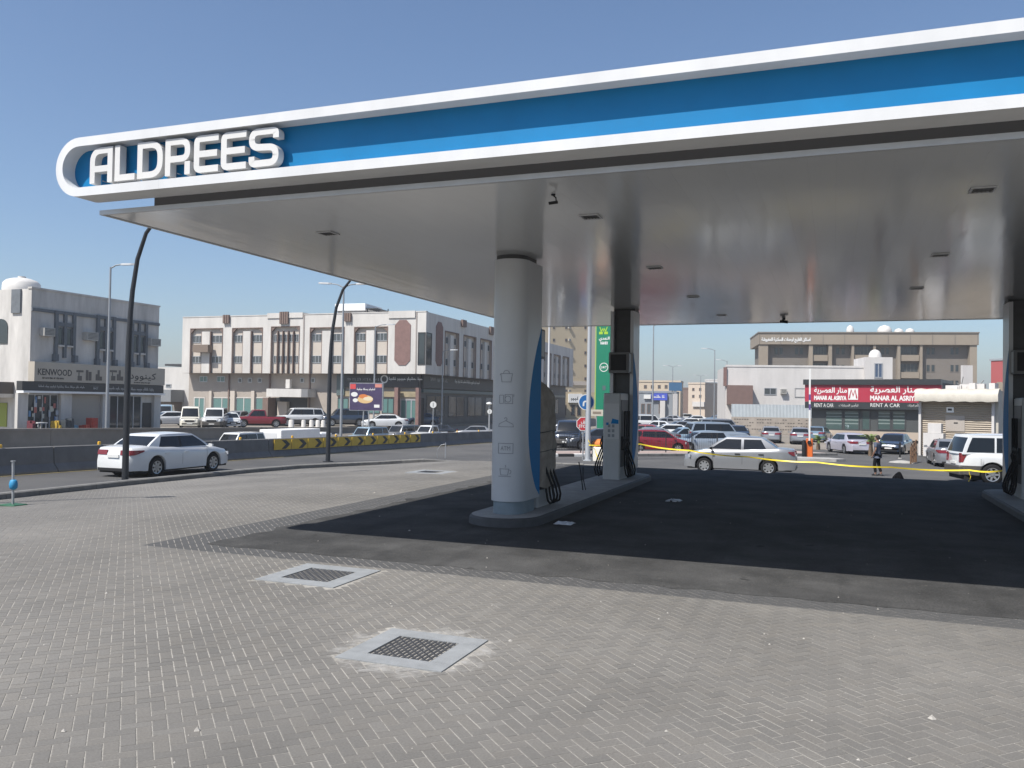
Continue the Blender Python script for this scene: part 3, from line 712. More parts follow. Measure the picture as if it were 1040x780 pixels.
def dust_cover(cx, ya, yb, label):
    t = thing('dust_cover', label, 'dust cover', (cx, (ya+yb)/2, .6))
    rr = random.Random(5); rings = []; n = 40
    for i, z in enumerate(lin(.55, 2.68, 24)):
        tt = i/23; ring = []
        shrink = 1.0 if tt < .82 else max(.08, 1-((tt-.82)/.18)**2*.85)
        for k in range(n):
            a = 2*math.pi*k/n; c, s_ = math.cos(a), math.sin(a)
            e = (abs(c)**4+abs(s_)**4)**(-.25)
            fold = 1+.045*math.sin(a*7+tt*5)*(1-.5*tt)+.03*math.sin(a*13-tt*9)+.025*math.sin(tt*31+a*3)
            wob = .06*math.sin(tt*7+1.3)
            ring.append((cx+e*c*.35*shrink*fold+.03*math.sin(tt*5), (ya+yb)/2+e*s_*((yb-ya)/2+.05)*shrink*fold, z+.03*math.sin(a*5)*(1-tt)))
        rings.append(ring)
    q = MB(); q.loft(rings, cap0=False); q.build('cloth', CLOTH, t, smooth=80)
    q = MB()
    for (z, e) in ((1.25, .02), (1.62, .015)):
        q.tube([(cx+(.38+e)*math.cos(2*math.pi*k/24)*((abs(math.cos(2*math.pi*k/24))**4+abs(math.sin(2*math.pi*k/24))**4)**-.25), (ya+yb)/2+((yb-ya)/2+.07)*math.sin(2*math.pi*k/24)*((abs(math.cos(2*math.pi*k/24))**4+abs(math.sin(2*math.pi*k/24))**4)**-.25), z+.03*math.sin(k*.6)) for k in range(25)], .008, 5)
    q.build('cord', DARKSTEEL, t)
IC = -5.56
island(IC, 'long low concrete pump island with a rounded near end left of centre')
island(4.19, 'concrete pump island at the right edge of the canopy')
column(IC, 14.28, False, 'white clad column with a row of service icons down its round front', True)
column(IC, 23.42, True, 'far column with dark steel core between white flanges behind the open dispenser')
column(4.19, 14.28, False, 'clad column out at the right of the near end of the right island')
column(4.27, 23.42, True, 'dark column at the right edge of the photo')
dispenser(IC, 15.55, 16.4, 'dispenser standing inside the brown dust cover behind the icon column')
dust_cover(IC, 15.5, 16.35, 'brown grey cloth tied over the dispenser behind the icon column')
dispenser(IC, 22.25, 23.2, 'uncovered pale grey dispenser with black hoses in front of the far column')
dispenser(4.19, 15.55, 16.4, 'dispenser at the near end of the right island')
dispenser(4.27, 22.25, 23.2, 'shaded dispenser with black hoses at the right edge of the photo')
# two bent starter bars sticking out of the left island
t = thing('rebar_stub', 'two thin bent steel bars sticking up from the left pump island', 'steel bar', (IC+.1, 19.2, .165))
q = MB(); P = onY(590, 497, 19.2); q.tube([(P[0]+.05, 19.2, .16), (P[0], 19.2, .5), (P[0]-.06, 19.2, .82)], .014, 6); q.build('bar', BLACKP, t)
q = MB(); q.tube([(P[0]+.10, 19.25, .16), (P[0]+.03, 19.25, .45), (P[0]+.04, 19.22, .70)], .012, 6); q.build('bar', BLACKP, t)
# litter on the shaded asphalt
for (px, py, lb) in ((573, 532, 'crumpled pale plastic sheet on the asphalt by the left island'), (684, 509, 'small white scrap lying in the canopy shade')):
    P = onZ(px, py, .01); q = MB(); rr = random.Random(px); n = 7
    vs = [(P[0]+.055*(i-3)+rr.uniform(-.02, .02), P[1]+.055*(j-3)+rr.uniform(-.02, .02), .012+rr.uniform(0, .05)*(1 if 0 < i < 6 and 0 < j < 6 else .1)) for j in range(n) for i in range(n)]
    q.add(vs, [(j*n+i, j*n+i+1, (j+1)*n+i+1, (j+1)*n+i) for j in range(n-1) for i in range(n-1) if rr.random() < .85])
    tag(q.build('plastic_scrap', mat('plastic_pale', (.5, .52, .55), .4)), lb, 'litter')
# ------------------------------------------------------------------ vehicles
CARGLASS = mat('car_glass', (.010, .012, .014), .06, spec=.5)
TYRE = mat('tyre', (.016, .016, .017), .8, noise=.25, nscale=20, spec=.2)
RIM = mat('rim', (.42, .43, .44), .3, metal=.7)
DARKIN = mat('wheel_well', (.012, .012, .013), .9)
TAIL = mat('tail_lamp', (.17, .01, .014), .15, coat=.5)
HEAD = mat('head_lamp', (.55, .57, .60), .1, metal=.3, coat=.5)
PLATE = mat('number_plate', (.62, .62, .60), .5)
GRILLE = mat('grille', (.03, .03, .032), .4, metal=.3)
CHROME = mat('chrome', (.6, .6, .62), .15, metal=.9)
SEAM = mat('door_seam', (.05, .05, .05), .7)
PAINTS = {'white': ((.60, .61, .61), .25, 0), 'silver': ((.25, .258, .272), .30, .4), 'grey': ((.22, .23, .25), .3, .35), 'dark': ((.025, .028, .035), .2, .1), 'navy': ((.025, .04, .07), .2, .2),
          'red': ((.20, .014, .022), .25, .1), 'blue': ((.13, .20, .27), .3, .35), 'steel': ((.30, .35, .40), .3, .35), 'beige': ((.50, .45, .36), .3, .1), 'cream': ((.62, .60, .52), .35, 0), 'lightblue': ((.28, .38, .46), .3, .3), 'mauve': ((.48, .46, .52), .3, .35)}
def paint(n):
    c, r, mt = PAINTS[n]
    return mat('paint_'+n, c, r, metal=mt, coat=.7, noise=.05, nscale=1.5)
def ipl(x, keys): return float(np.interp(x, [k[0] for k in keys], [k[1] for k in keys]))
def ism(x, keys):
    ks = [k[0] for k in keys]
    if x <= ks[0]: return keys[0][1]
    for a, b in zip(keys[:-1], keys[1:]):
        if x <= b[0]:
            t = (x-a[0])/(b[0]-a[0]); t = t*t*(3-2*t)*.5+t*.5; return a[1]+(b[1]-a[1])*t
    return keys[-1][1]
CARS = {
 # x: rear -L/2 ... front +L/2 ; deck = height of hood, belt, boot ; cab = (x at belt, x at roof) of windscreen and rear window
 'sedan': dict(L=4.85, W=1.82, H=1.47, wb=2.78, r=.33, off=.0, deck=[(-2.425, .80), (-2.36, 1.00), (-1.75, 1.05), (-1.0, 1.0), (.95, .93), (1.35, .93), (2.1, .80), (2.36, .70), (2.425, .55)], cabf=(1.30, .45), cabr=(-1.85, -1.05), bp=-.22, q=[(-1.30, -1.02)], belt=.94, sill=.22),
 'compact': dict(L=4.31, W=1.71, H=1.50, wb=2.48, r=.30, off=.08, deck=[(-2.155, .85), (-2.10, 1.02), (-1.55, 1.06), (-.9, 1.02), (.9, .95), (1.2, .96), (1.8, .84), (2.08, .72), (2.155, .55)], cabf=(1.25, .45), cabr=(-1.60, -.88), bp=-.16, q=[(-1.12, -.82)], belt=.96, sill=.20),
 'suv': dict(L=5.23, W=2.0, H=1.96, wb=3.02, r=.40, off=.0, deck=[(-2.615, 1.1), (-2.55, 1.22), (-2.0, 1.22), (1.0, 1.16), (1.4, 1.15), (2.2, 1.08), (2.52, .95), (2.615, .7)], cabf=(1.35, .75), cabr=(-2.55, -2.25), bp=.0, q=[(-1.35, -1.30)], belt=1.18, sill=.34, mid=.72),
 'pickup': dict(L=5.35, W=1.85, H=1.80, wb=3.15, r=.38, off=-.05, deck=[(-2.675, 1.05), (-2.65, 1.06), (-.75, 1.06), (-.70, 1.08), (.8, 1.06), (1.3, 1.08), (2.2, 1.0), (2.6, .88), (2.675, .65)], cabf=(1.15, .55), cabr=(-.72, -.55), bp=.0, q=[(-.58, -.46)], belt=1.08, sill=.36, bed=True),
 'hatch': dict(L=4.0, W=1.70, H=1.50, wb=2.50, r=.30, off=-.02, deck=[(-2.0, .9), (-1.95, 1.02), (-1.4, 1.04), (.9, .94), (1.2, .95), (1.7, .82), (1.94, .7), (2.0, .55)], cabf=(1.2, .4), cabr=(-1.85, -1.5), bp=-.2, q=[(-1.1, -1.0)], belt=.95, sill=.2),
 'van': dict(L=4.9, W=1.85, H=2.05, wb=2.9, r=.34, off=.1, deck=[(-2.45, 1.1), (-2.42, 1.15), (1.2, 1.1), (1.6, 1.08), (2.2, .98), (2.4, .85), (2.45, .6)], cabf=(1.55, .85), cabr=(-2.40, -2.3), bp=.1, q=[(-1.2, -1.2)], belt=1.12, sill=.25),
}
def car_proto(kind):
    p = CARS[kind]; L, W, H, r = p['L'], p['W'], p['H'], p['r']; hw = W/2
    xf, xr = p['wb']/2+p['off'], -p['wb']/2+p['off']; ar = r+.075
    root = thing('car_'+kind, 'prototype', 'car'); PT = paint('white')
    def halfw(x):
        t = abs(x)/(L/2); return hw*(1-.23*max(0, (t-.68)/.32)**2.4-.02*t*t)
    def zbot(x):
        z = p['sill']+(.02 if abs(x) > L*.4 else 0)
        for c in (xf, xr):
            if abs(x-c) < ar: z = max(z, r*.98+math.sqrt(max(0, ar*ar-(x-c)**2))*.98)
        return z
    def ring(x):
        w = halfw(x); d = ism(x, p['deck']); zb = zbot(x); e = min(1, (L/2-abs(x))/.12)
        sh = .028*e
        pts = [(w*.90, zb, 0), (w*.985, zb+.015, 0), (w*1.0, max(p.get('mid', .50), zb+.03), 0), (w*.995, max(d-.20, zb+.05), 0), (w*.965, max(d-.07, zb+.07), 0), (w*.90, d-.005, 0), (w*.55, d+sh*.8, 0), (0, d+sh, 0)]
        return pts
    xs = set(lin(-L/2, L/2, 40))
    for c in (xf, xr):
        for k in range(13): xs.add(c+ar*math.cos(math.pi*k/12)*1.0001)
    for k in (.02, .05, .09): xs.add(L/2-k); xs.add(-L/2+k)
    xs = sorted(xs); rings = []
    for x in xs:
        rg = ring(x); bul = 0
        pts = []
        for (y, z, _) in rg:
            dx = 0
            if abs(x) > L/2-.13:                 # round the bumpers in height
                zz = (z-.45)/.5; dx = -math.copysign(.05*min(1, zz*zz), x)*((abs(x)-(L/2-.13))/.13)
            pts.append((x+dx, y, z))
        full = [(a, -b, c) for a, b, c in pts]+[(a, b, c) for a, b, c in reversed(pts[:-1])]
        rings.append(full)
    q = MB(); q.loft(rings, close=False, cap0=True, cap1=True); q.cur = 0
    body = q.build('body', PT, root, smooth=38, fix=True)
    if kind == 'suv':
        body.data.materials.append(mat('suv_cladding', (.07, .065, .06), .5))
        for f_ in body.data.polygons:
            if f_.center.z < .715 and not (abs(f_.normal.z) > .9): f_.material_index = 1
    # underside and wells
    q = MB(); q.box((-L/2+.15, -hw*.80, .17), (L/2-.15, hw*.80, p['belt']-.15)); q.build('underbody', DARKIN, root)
    # cabin grid
    zb_, zt = p['belt']-.02, H-.055
    wb_, wt = hw*.93, hw*.73 if kind in ('sedan', 'compact', 'hatch') else hw*.80
    (fA, fB), (rD, rC) = p['cabf'], p['cabr']
    rows = [0, .10, .5, .87, 1.0]
    def hwid(t): return wb_+(wt-wb_)*(t**1.25)
    def zz(t): return zb_+(zt-zb_)*t
    bulge = lambda t: math.sin(math.pi*t)*.05
    xF = lambda t: fA+(fB-fA)*t+bulge(t)*.9
    xR = lambda t: rD+(rC-rD)*t-bulge(t)*(.9 if kind in ('sedan', 'compact') else .4)
    bpx = p['bp']; qb, qt = p['q'][0]
    cols = [xF, lambda t: xF(t)-.09-.05*(1-t), lambda t: bpx+.05, lambda t: bpx-.05, lambda t: max(qb+(qt-qb)*t, xR(t)+.12), lambda t: max(qb+(qt-qb)*t-.07, xR(t)+.10), lambda t: xR(t)+.10+.02*t, xR]
    if kind == 'pickup': cols[6] = lambda t: xR(t)+.07
    cab = MB(); wins = {}
    def quad(mb, *v): mb.add(v, [(0, 1, 2, 3)])
    for s in (-1, 1):
        for i in range(7):
            for j in range(4):
                ps = []
                for (ii, jj) in ((i, j), (i+1, j), (i+1, j+1), (i, j+1)):
                    t = rows[jj]; x = cols[ii](t); e = 1-.06*((x-(fA+rD)/2)/((fA-rD)/2))**2
                    ps.append((x, s*hwid(t)*e, zz(t)))
                key = None
                if j in (1, 2):
                    if i == 1: key = ('side_window', s, 0)
                    elif i == 3: key = ('side_window', s, 1)
                    elif i == 5 and kind in ('suv', 'van', 'hatch'): key = ('side_window', s, 2)
                if i == 2 and j in (1, 2) and kind in ('sedan', 'suv', 'pickup', 'hatch', 'van'): key = ('window_pillar', s, 0)
                if key:
                    wins.setdefault(key, MB()); ps2 = [(a, b-s*.006, c) for a, b, c in ps]; quad(wins[key], *ps2)
                else: quad(cab, *ps)
    fr = [-1, -.90, -.45, 0, .45, .90, 1]
    for nm, xfun, sg in (('windscreen', xF, 1), ('rear_window', xR, -1)):
        for j in range(4):
            for i in range(6):
                ps = []
                for (ii, jj) in ((i, j), (i+1, j), (i+1, j+1), (i, j+1)):
                    t = rows[jj]; y = fr[ii]; x = xfun(t); e = 1-.06*((x-(fA+rD)/2)/((fA-rD)/2))**2
                    ps.append((x+sg*.10*(1-y*y)*(1 if nm == 'windscreen' else .6), y*hwid(t)*e, zz(t)))
                if j in (1, 2) and 0 < i < 5 or (j == 0 and 0 < i < 5 and nm == 'windscreen'):
                    wins.setdefault((nm, 0, 0), MB()); quad(wins[(nm, 0, 0)], *[(a-sg*.005, b, c) for a, b, c in ps])
                else: quad(cab, *ps)
    # roof
    rx = lin(0, 1, 9)
    for i in range(8):
        for k in range(6):
            ps = []
            for (ii, kk) in ((i, k), (i+1, k), (i+1, k+1), (i, k+1)):
                y = fr[kk]; xa_ = xF(1)+.10*(1-y*y); xb_ = xR(1)-.06*(1-y*y); x = xa_+(xb_-xa_)*rx[ii]
                x0 = xF(1)+(xR(1)-xF(1))*rx[ii]; e = 1-.06*((x0-(fA+rD)/2)/((fA-rD)/2))**2
                z = zt+(H-zt)*(math.sin(math.pi*min(1, max(0, rx[ii])))**.5)*(1-y*y)**.6+.012*math.sin(math.pi*rx[ii])
                ps.append((x, y*wt*e, z))
            quad(cab, *ps)
    cabo = cab.build('cabin', PT, root, smooth=45)
    bm = bmesh.new(); bm.from_mesh(cabo.data); bmesh.ops.remove_doubles(bm, verts=bm.verts, dist=.002); bmesh.ops.recalc_face_normals(bm, faces=bm.faces); bm.to_mesh(cabo.data); bm.free(); cabo.data.set_sharp_from_angle(angle=math.radians(45))
    for (nm, s, k), mb in wins.items():
        o = mb.build(nm, BLACKP if nm == 'window_pillar' else CARGLASS, root, smooth=60)
        bm = bmesh.new(); bm.from_mesh(o.data); bmesh.ops.remove_doubles(bm, verts=bm.verts, dist=.002); bmesh.ops.recalc_face_normals(bm, faces=bm.faces); bm.to_mesh(o.data); bm.free()
    # lamps, grille, plates
    def on_body(x, y_frac, z): return halfw(x)*y_frac
    hz = ipl(L/2-.12, p['deck'])-.13; tz = ipl(-L/2+.08, p['deck'])-.16
    for s in (-1, 1):
        q = MB(); a = L/2
        q.loft([[(a-.02, s*hw*.46, hz-.06), (a-.02, s*hw*.46, hz+.07), (a-.30, s*hw*.955, hz+.12), (a-.30, s*hw*.955, hz)], [(a+.012, s*hw*.46, hz-.06), (a+.002, s*hw*.46, hz+.07), (a-.27, s*hw*1.0, hz+.12), (a-.27, s*hw*1.005, hz)]]); q.build('headlight', HEAD, root, fix=True)
        q = MB(); za_, zb3 = (tz-.22, tz+.14) if kind in ('suv', 'van', 'pickup') else (tz-.07, tz+.09)
        y_in, x_in = (.74, .18) if kind in ('suv', 'van', 'pickup') else (.62, .26) if kind == 'compact' else (.42, .46)
        plan = [(-a, halfw(-a)*f_) for f_ in lin(y_in, 1, 5)]+[(-a+d_, halfw(-a+d_)) for d_ in lin(.04, x_in, 7)]
        rg_ = []
        for n_, (x_, y_) in enumerate(plan):
            k_ = n_/(len(plan)-1); taper = 1-.75*max(0, (k_-.6)/.4)
            lo, hi = za_+(zb3-za_)*.0, zb3
            lo = hi-(hi-lo)*taper
            pts_ = []
            for z_ in (lo, hi):
                z9 = (z_-.45)/.5; dd = .05*min(1, z9*z9)*max(0, ((abs(x_)-(a-.13))/.13))
                pts_.append((x_+dd, y_, z_))
            nx, ny = (-1, .2) if n_ < 4 else (-.5, .8) if n_ == 4 else (0, 1)
            e = .014
            rg_.append([(pts_[0][0]+nx*e, s*(pts_[0][1]+ny*e), pts_[0][2]), (pts_[1][0]+nx*e, s*(pts_[1][1]+ny*e-.012), pts_[1][2]), (pts_[1][0]-nx*.02, s*(pts_[1][1]-ny*.03), pts_[1][2]), (pts_[0][0]-nx*.02, s*(pts_[0][1]-ny*.03), pts_[0][2])])
        q.loft(rg_)
        q.build('tail_light', TAIL, root, fix=True)
        q = MB(); mx = fA-.22; q.loft([[(mx+dx*k_, s*(hw*.97+.05+dy), p['belt']+.04+dz*k_) for dx, dz in ((-.05, -.06), (.05, -.05), (.07, .05), (-.05, .07))] for k_, dy in ((.8, 0), (1, .06), (.7, .16))]); q.tube([(mx, s*hw*.90, p['belt']), (mx, s*(hw*.97+.06), p['belt']+.01)], .025, 6); q.build('mirror', BLACKP if kind == 'compact' else PT, root, smooth=50, fix=True)
        for k_, xh in enumerate((bpx+.18, bpx-.72)):
            if kind == 'pickup' and k_: continue
            yb2 = halfw(xh)*.995; q = MB(); q.box((xh-.10, s*(yb2-.01), p['belt']-.17), (xh+.10, s*(yb2+.025), p['belt']-.135)); q.build('door_handle', BLACKP if kind == 'compact' else PT, root)
        q = MB()
        for xd in ([fA-.28, bpx, rD+.62] if kind != 'pickup' else [fA-.28, rD+.12]):
            pr = [(halfw(xd)*f_, z) for f_, z in ((.988, .34), (1.0, .50), (.995, p['belt']-.19), (.967, p['belt']-.06))]
            for (y0_, z0_), (y1_, z1_) in zip(pr[:-1], pr[1:]):
                q.add([(xd-.006, s*(y0_+.002), z0_), (xd+.006, s*(y0_+.002), z0_), (xd+.006, s*(y1_+.002), z1_), (xd-.006, s*(y1_+.002), z1_)], [(0, 1, 2, 3)])
        q.build('door_seam', SEAM, root)['kind'] = 'stuff'
    q = MB(); q.box((L/2-.03, -hw*.42, hz-.14), (L/2+.006, hw*.42, hz+.02)); q.build('grille', GRILLE, root)
    q = MB(); q.box((L/2-.03, -hw*.62, .25), (L/2+.004, hw*.62, .36)); q.build('air_intake', GRILLE, root)
    q = MB(); q.box((L/2-.02, -.24, .42), (L/2+.014, .24, .52)); q.build('number_plate', PLATE, root)
    pz = tz-.06 if kind not in ('suv', 'van') else tz-.2
    q = MB(); q.box((-L/2+.06, -.24, pz-.10), (-L/2-.014, .24, pz)); q.build('number_plate', PLATE, root)
    q = MB(); q.box((-L/2+.04, -hw*.72, .24), (-L/2-.004, hw*.72, .34)) if kind != 'suv' else q.bbox((-L/2+.12, -hw*.80, .36), (-L/2-.05, hw*.80, .71), .04); q.build('rear_valance', GRILLE if kind != 'suv' else mat('suv_cladding', (.07, .065, .06), .5), root)
    if p.get('bed'):
        q = MB(); q.box((-L/2+.08, -hw*.80, ipl(-2, p['deck'])+.03), (rD-.03, hw*.80, ipl(-2, p['deck'])+.034)); q.build('bed_opening', DARKIN, root)
    # wheels
    tq = MB(); rw = .105
    prof = [(r*.66, -rw), (r*.93, -rw), (r, -rw*.7), (r, rw*.7), (r*.93, rw), (r*.66, rw)]
    ringsW = [[(rad*math.cos(2*math.pi*k/28), yy, rad*math.sin(2*math.pi*k/28)) for k in range(28)] for rad, yy in prof]
    tq.loft(ringsW, cap0=False, cap1=False); tyre_me = tq.mesh('tyre', TYRE, 50)
    rq = MB()
    for sd in (-1, 1):
        yy = sd*rw*.72; n = 28
        rq.loft([[(r*.67*math.cos(2*math.pi*k/n), sd*rw*.98, r*.67*math.sin(2*math.pi*k/n)) for k in range(n)], [(r*.58*math.cos(2*math.pi*k/n), sd*rw*.9, r*.58*math.sin(2*math.pi*k/n)) for k in range(n)]], cap0=False, cap1=False)
        for k in range(7):
            a = 2*math.pi*k/7; ca, sa = math.cos(a), math.sin(a); w1, w2 = .045, .032
            pts = [(r*.12, -w1), (r*.60, -w2), (r*.60, w2), (r*.12, w1)]
            P4 = [(x*ca-z*sa, x*sa+z*ca) for x, z in pts]
            rq.loft([[(x, sd*rw*.55, z) for x, z in P4], [(x, sd*rw*.88, z) for x, z in P4]])
        rq.loft([[(r*.17*math.cos(2*math.pi*k/12), sd*rw*.5, r*.17*math.sin(2*math.pi*k/12)) for k in range(12)], [(r*.14*math.cos(2*math.pi*k/12), sd*rw*.95, r*.14*math.sin(2*math.pi*k/12)) for k in range(12)]])
    rim_me = rq.mesh('rim', RIM, 40)
    dq = MB(); dq.loft([[(r*.66*math.cos(2*math.pi*k/20), yy, r*.66*math.sin(2*math.pi*k/20)) for k in range(20)] for yy in (-rw*.45, rw*.45)]); disc_me = dq.mesh('brake_disc', DARKIN)
    for c in (xf, xr):
        for s in (-1, 1):
            wo = bpy.data.objects.new('wheel', tyre_me); COL.objects.link(wo); wo.parent = root; wo.location = (c, s*(hw-.13), r)
            ro_ = bpy.data.objects.new('rim', rim_me); COL.objects.link(ro_); ro_.parent = wo
            do = bpy.data.objects.new('hub', disc_me); COL.objects.link(do); do.parent = wo
    for o in root.children:                      # paint belongs to the object, so copies can differ
        if o.data.materials and o.data.materials[0] == PT: o.material_slots[0].link = 'OBJECT'; o.material_slots[0].material = PT
    return root
PROTO = {}
USED = set()
def car(kind, colour, loc, heading, label, cat='car', group=None, scale=1.0, name=None, lite=False):
    """heading: direction the nose points, radians from +X"""
    if kind not in PROTO: PROTO[kind] = car_proto(kind)
    o = copy_tree(PROTO[kind])
    o.name = name or {'suv': 'parked_suv', 'pickup': 'pickup_truck', 'van': 'parked_van'}.get(kind, 'parked_car')
    o.location = Vector([float(q) for q in loc]); o.rotation_euler = (0, 0, heading); o.scale = (scale,)*3
    o['label'] = label; o['category'] = cat
    if group: o['group'] = group
    for ch in list(o.children):
        if lite and ch.name.split('.')[0] in ('door_handle', 'door_seam', 'mirror', 'air_intake', 'rear_valance'):
            bpy.data.objects.remove(ch); continue
        if ch.material_slots and ch.material_slots[0].link == 'OBJECT': ch.material_slots[0].material = paint(colour)
    return o
def drop_protos():
    for k in list(PROTO):
        r_ = PROTO.pop(k)
        for o in [r_]+list(r_.children_recursive): bpy.data.objects.remove(o)
DEG = math.radians
# white sedan driving on the service road
Z0 = -.52
P = onZ(157, 484.3, Z0)[:2]                       # contact of its right rear wheel
cx, cy = P[0]-.78, P[1]+1.39
car('sedan', 'white', (cx, cy, zg(cx, cy)), DEG(90), 'white sedan with dark windows driving past the dark lamp post', 'car', name='sedan_car')
# silver sedan parked behind the canopy: nose points left
P = onZ(750, 481, -.69)
car('compact', 'silver', (P[0]-.0, P[1]+.75, zg(P[0], P[1]+.75)), DEG(180-1), 'silver sedan parked broadside behind the yellow tape', 'car', name='sedan_car', scale=1.07)
# white suv at the right edge
P = onZ(1008, 491, -.66)
car('suv', 'white', (P[0]+1.51*.974-.23, P[1]+1.51*.225+.85, zg(P[0], P[1]+1)), DEG(13), 'white suv with a dark lower body cut by the right column', 'suv', name='suv_car')
# ------------------------------------------------------------------ buildings
class Wall:
    """vertical wall from A to B (left to right as the camera sees it); s runs along it, d outwards"""
    def __init__(w, A, B):
        w.A = Vector((float(A[0]), float(A[1]), 0)); w.B = Vector((float(B[0]), float(B[1]), 0)); w.t = (w.B-w.A); w.L = w.t.length; w.t.normalize()
        w.n = Vector((w.t.y, -w.t.x, 0))
        if w.n.dot(-w.A) < 0: w.n = -w.n
    def P(w, s, z, d=0): q = w.A+w.t*s+w.n*d; return (q.x, q.y, z)
    def hit(w, px, py, d=0):
        r = ray(px, py); o = w.A+w.n*d; den = r[0]*w.n.x+r[1]*w.n.y; k = (o.x*w.n.x+o.y*w.n.y)/den
        q = CAMV+r*k; return (q[0]-w.A.x)*w.t.x+(q[1]-w.A.y)*w.t.y, q[2]
    def rect(w, x0, y0, x1, y1, d=0):
        a = w.hit(x0, (y0+y1)/2, d)[0]; b = w.hit(x1, (y0+y1)/2, d)[0]; xm = (x0+x1)/2
        return a, b, w.hit(xm, y1, d)[1], w.hit(xm, y0, d)[1]
    def box(w, mb, s0, s1, z0, z1, d0, d1):
        mb.add([w.P(s0, z0, d0), w.P(s1, z0, d0), w.P(s1, z0, d1), w.P(s0, z0, d1), w.P(s0, z1, d0), w.P(s1, z1, d0), w.P(s1, z1, d1), w.P(s0, z1, d1)],
               [(0,1,2,3),(4,7,6,5),(0,4,5,1),(1,5,6,2),(2,6,7,3),(3,7,4,0)])
    def part(w, name, m, parent, s0, s1, z0, z1, d0, d1):
        q = MB(); w.box(q, s0, s1, z0, z1, d0, d1); return q.build(name, m, parent, fix=True)
    def pxpart(w, name, m, parent, x0, y0, x1, y1, d0, d1):
        return w.part(name, m, parent, *w.rect(x0, y0, x1, y1), d0, d1)
    def window(w, parent, x0, y0, x1, y1, fm, gm, d=.0, mull=1, fw=.06, px=True, name='window'):
        s0, s1, z0, z1 = w.rect(x0, y0, x1, y1) if px else (x0, x1, y0, y1)
        q = MB()
        w.box(q, s0, s1, z0, z0+fw, d+.001, d+.06); w.box(q, s0, s1, z1-fw, z1, d+.001, d+.06)
        for k in range(mull+2):
            c = s0+(s1-s0-fw)*k/(mull+1); w.box(q, c, c+fw, z0+fw, z1-fw, d+.001, d+.055)
        f = q.build(name, fm, parent, fix=True)
        q = MB(); w.box(q, s0+.01, s1-.01, z0+.01, z1-.01, d+.0005, d+.02); q.build('pane', gm, f, fix=True); return f
    def holes(w, name, m, parent, s0, s1, z0, z1, rects, d, depth, rm=None):
        """wall sheet with rectangular recesses: front at d, back of recess at d-depth"""
        ss = sorted({s0, s1, *[r[0] for r in rects], *[r[1] for r in rects]}); zs = sorted({z0, z1, *[r[2] for r in rects], *[r[3] for r in rects]})
        q = MB(); rq = MB()
        for a, b in zip(ss[:-1], ss[1:]):
            for c, e in zip(zs[:-1], zs[1:]):
                mx, mz = (a+b)/2, (c+e)/2
                if any(r[0] < mx < r[1] and r[2] < mz < r[3] for r in rects): continue
                q.add([w.P(a, c, d), w.P(b, c, d), w.P(b, e, d), w.P(a, e, d)], [(0, 1, 2, 3)])
        for r in rects:
            v = [w.P(r[0], r[2], d), w.P(r[1], r[2], d), w.P(r[1], r[3], d), w.P(r[0], r[3], d), w.P(r[0], r[2], d-depth), w.P(r[1], r[2], d-depth), w.P(r[1], r[3], d-depth), w.P(r[0], r[3], d-depth)]
            rq.add(v, [(0, 4, 5, 1), (1, 5, 6, 2), (2, 6, 7, 3), (3, 7, 4, 0)])
        o = q.build(name, m, parent, fix=False)
        if rects: rq.build('recess_reveal', rm or m, parent)
        return o
    def map(w): return lambda s, z, d: w.P(s, z, d)
    def write(w, name, body, m, parent, x0, y0, x1, y1, d, bold=0):
        s0, s1, z0, z1 = w.rect(x0, y0, x1, y1, d); return writing(name, body, w.map(), s0, s1, z0, z1, d, m, parent, bold)
def scrawl(w, m, parent, x0, y0, x1, y1, d, latin=False, name='sign_lettering', seed=1):
    """writing too small to read in the photograph: joined strokes with upright ticks, or letter-sized bars"""
    s0, s1, z0, z1 = w.rect(x0, y0, x1, y1, d); rr = random.Random(seed); q = MB(); h_ = z1-z0; s = s0
    while s < s1-h_*.4:
        L_ = min(h_*rr.uniform(1.2, 2.6), s1-s); t_ = h_*.16
        if latin:
            k = s
            while k < s+L_-h_*.3: w.box(q, k, k+h_*.12, z0, z1-h_*.1, d, d+.012); w.box(q, k+h_*.125, k+h_*.36, z0+h_*rr.choice([.0, .4, .74]), z0+h_*rr.choice([.0, .4, .74])+t_, d, d+.011); k += h_*.52
        else:
            w.box(q, s, s+L_, z0+h_*.28, z0+h_*.28+t_, d, d+.012); k = s+h_*.05
            while k < s+L_-h_*.15:
                u = rr.random(); w.box(q, k, k+h_*.13, z0+h_*.445, z0+h_*(.6 if u < .5 else .95), d, d+.011)
                if u < .3: w.box(q, k, k+h_*.16, z0, z0+h_*.14, d, d+.011)
                k += h_*rr.uniform(.28, .5)
        s += L_+h_*.35
    o = q.build(name, m, parent); o['kind'] = 'stuff'; return o
def block(name, m, parent, pts, z0, z1, smooth=None):
    q = MB(); q.prism(pts, z0, z1); return q.build(name, m, parent, fix=True)
KWALL = mat('plaster_grey_white', (.52, .50, .47), .85, noise=.30, nscale=1.0, streak=(1, 1, .22), bump=.15, bscale=12)
KDARK = mat('plaster_dark_trim', (.13, .145, .16), .8, noise=.2, nscale=3)
CREAM = mat('cream_render', (.535, .515, .485), .85, noise=.16, nscale=.9, streak=(1, 1, .2), bump=.1, bscale=10)
PEACH = mat('peach_render', (.47, .42, .365), .85, noise=.06, nscale=.6)
BROWNT = mat('brown_trim', (.165, .115, .095), .8, noise=.15, nscale=2)
BROWNTILE = mat('brown_tile', (.19, .112, .098), .7, noise=.2, nscale=2.5)
STONE = mat('stone_ground', (.34, .30, .26), .85, noise=.12, nscale=.8)
WGLASS = mat('window_glass', (.07, .08, .085), .12, spec=.6)
GGLASS = mat('green_glass', (.10, .19, .18), .12, spec=.6)
BGLASS = mat('shop_glass', (.03, .04, .045), .08, spec=.7)
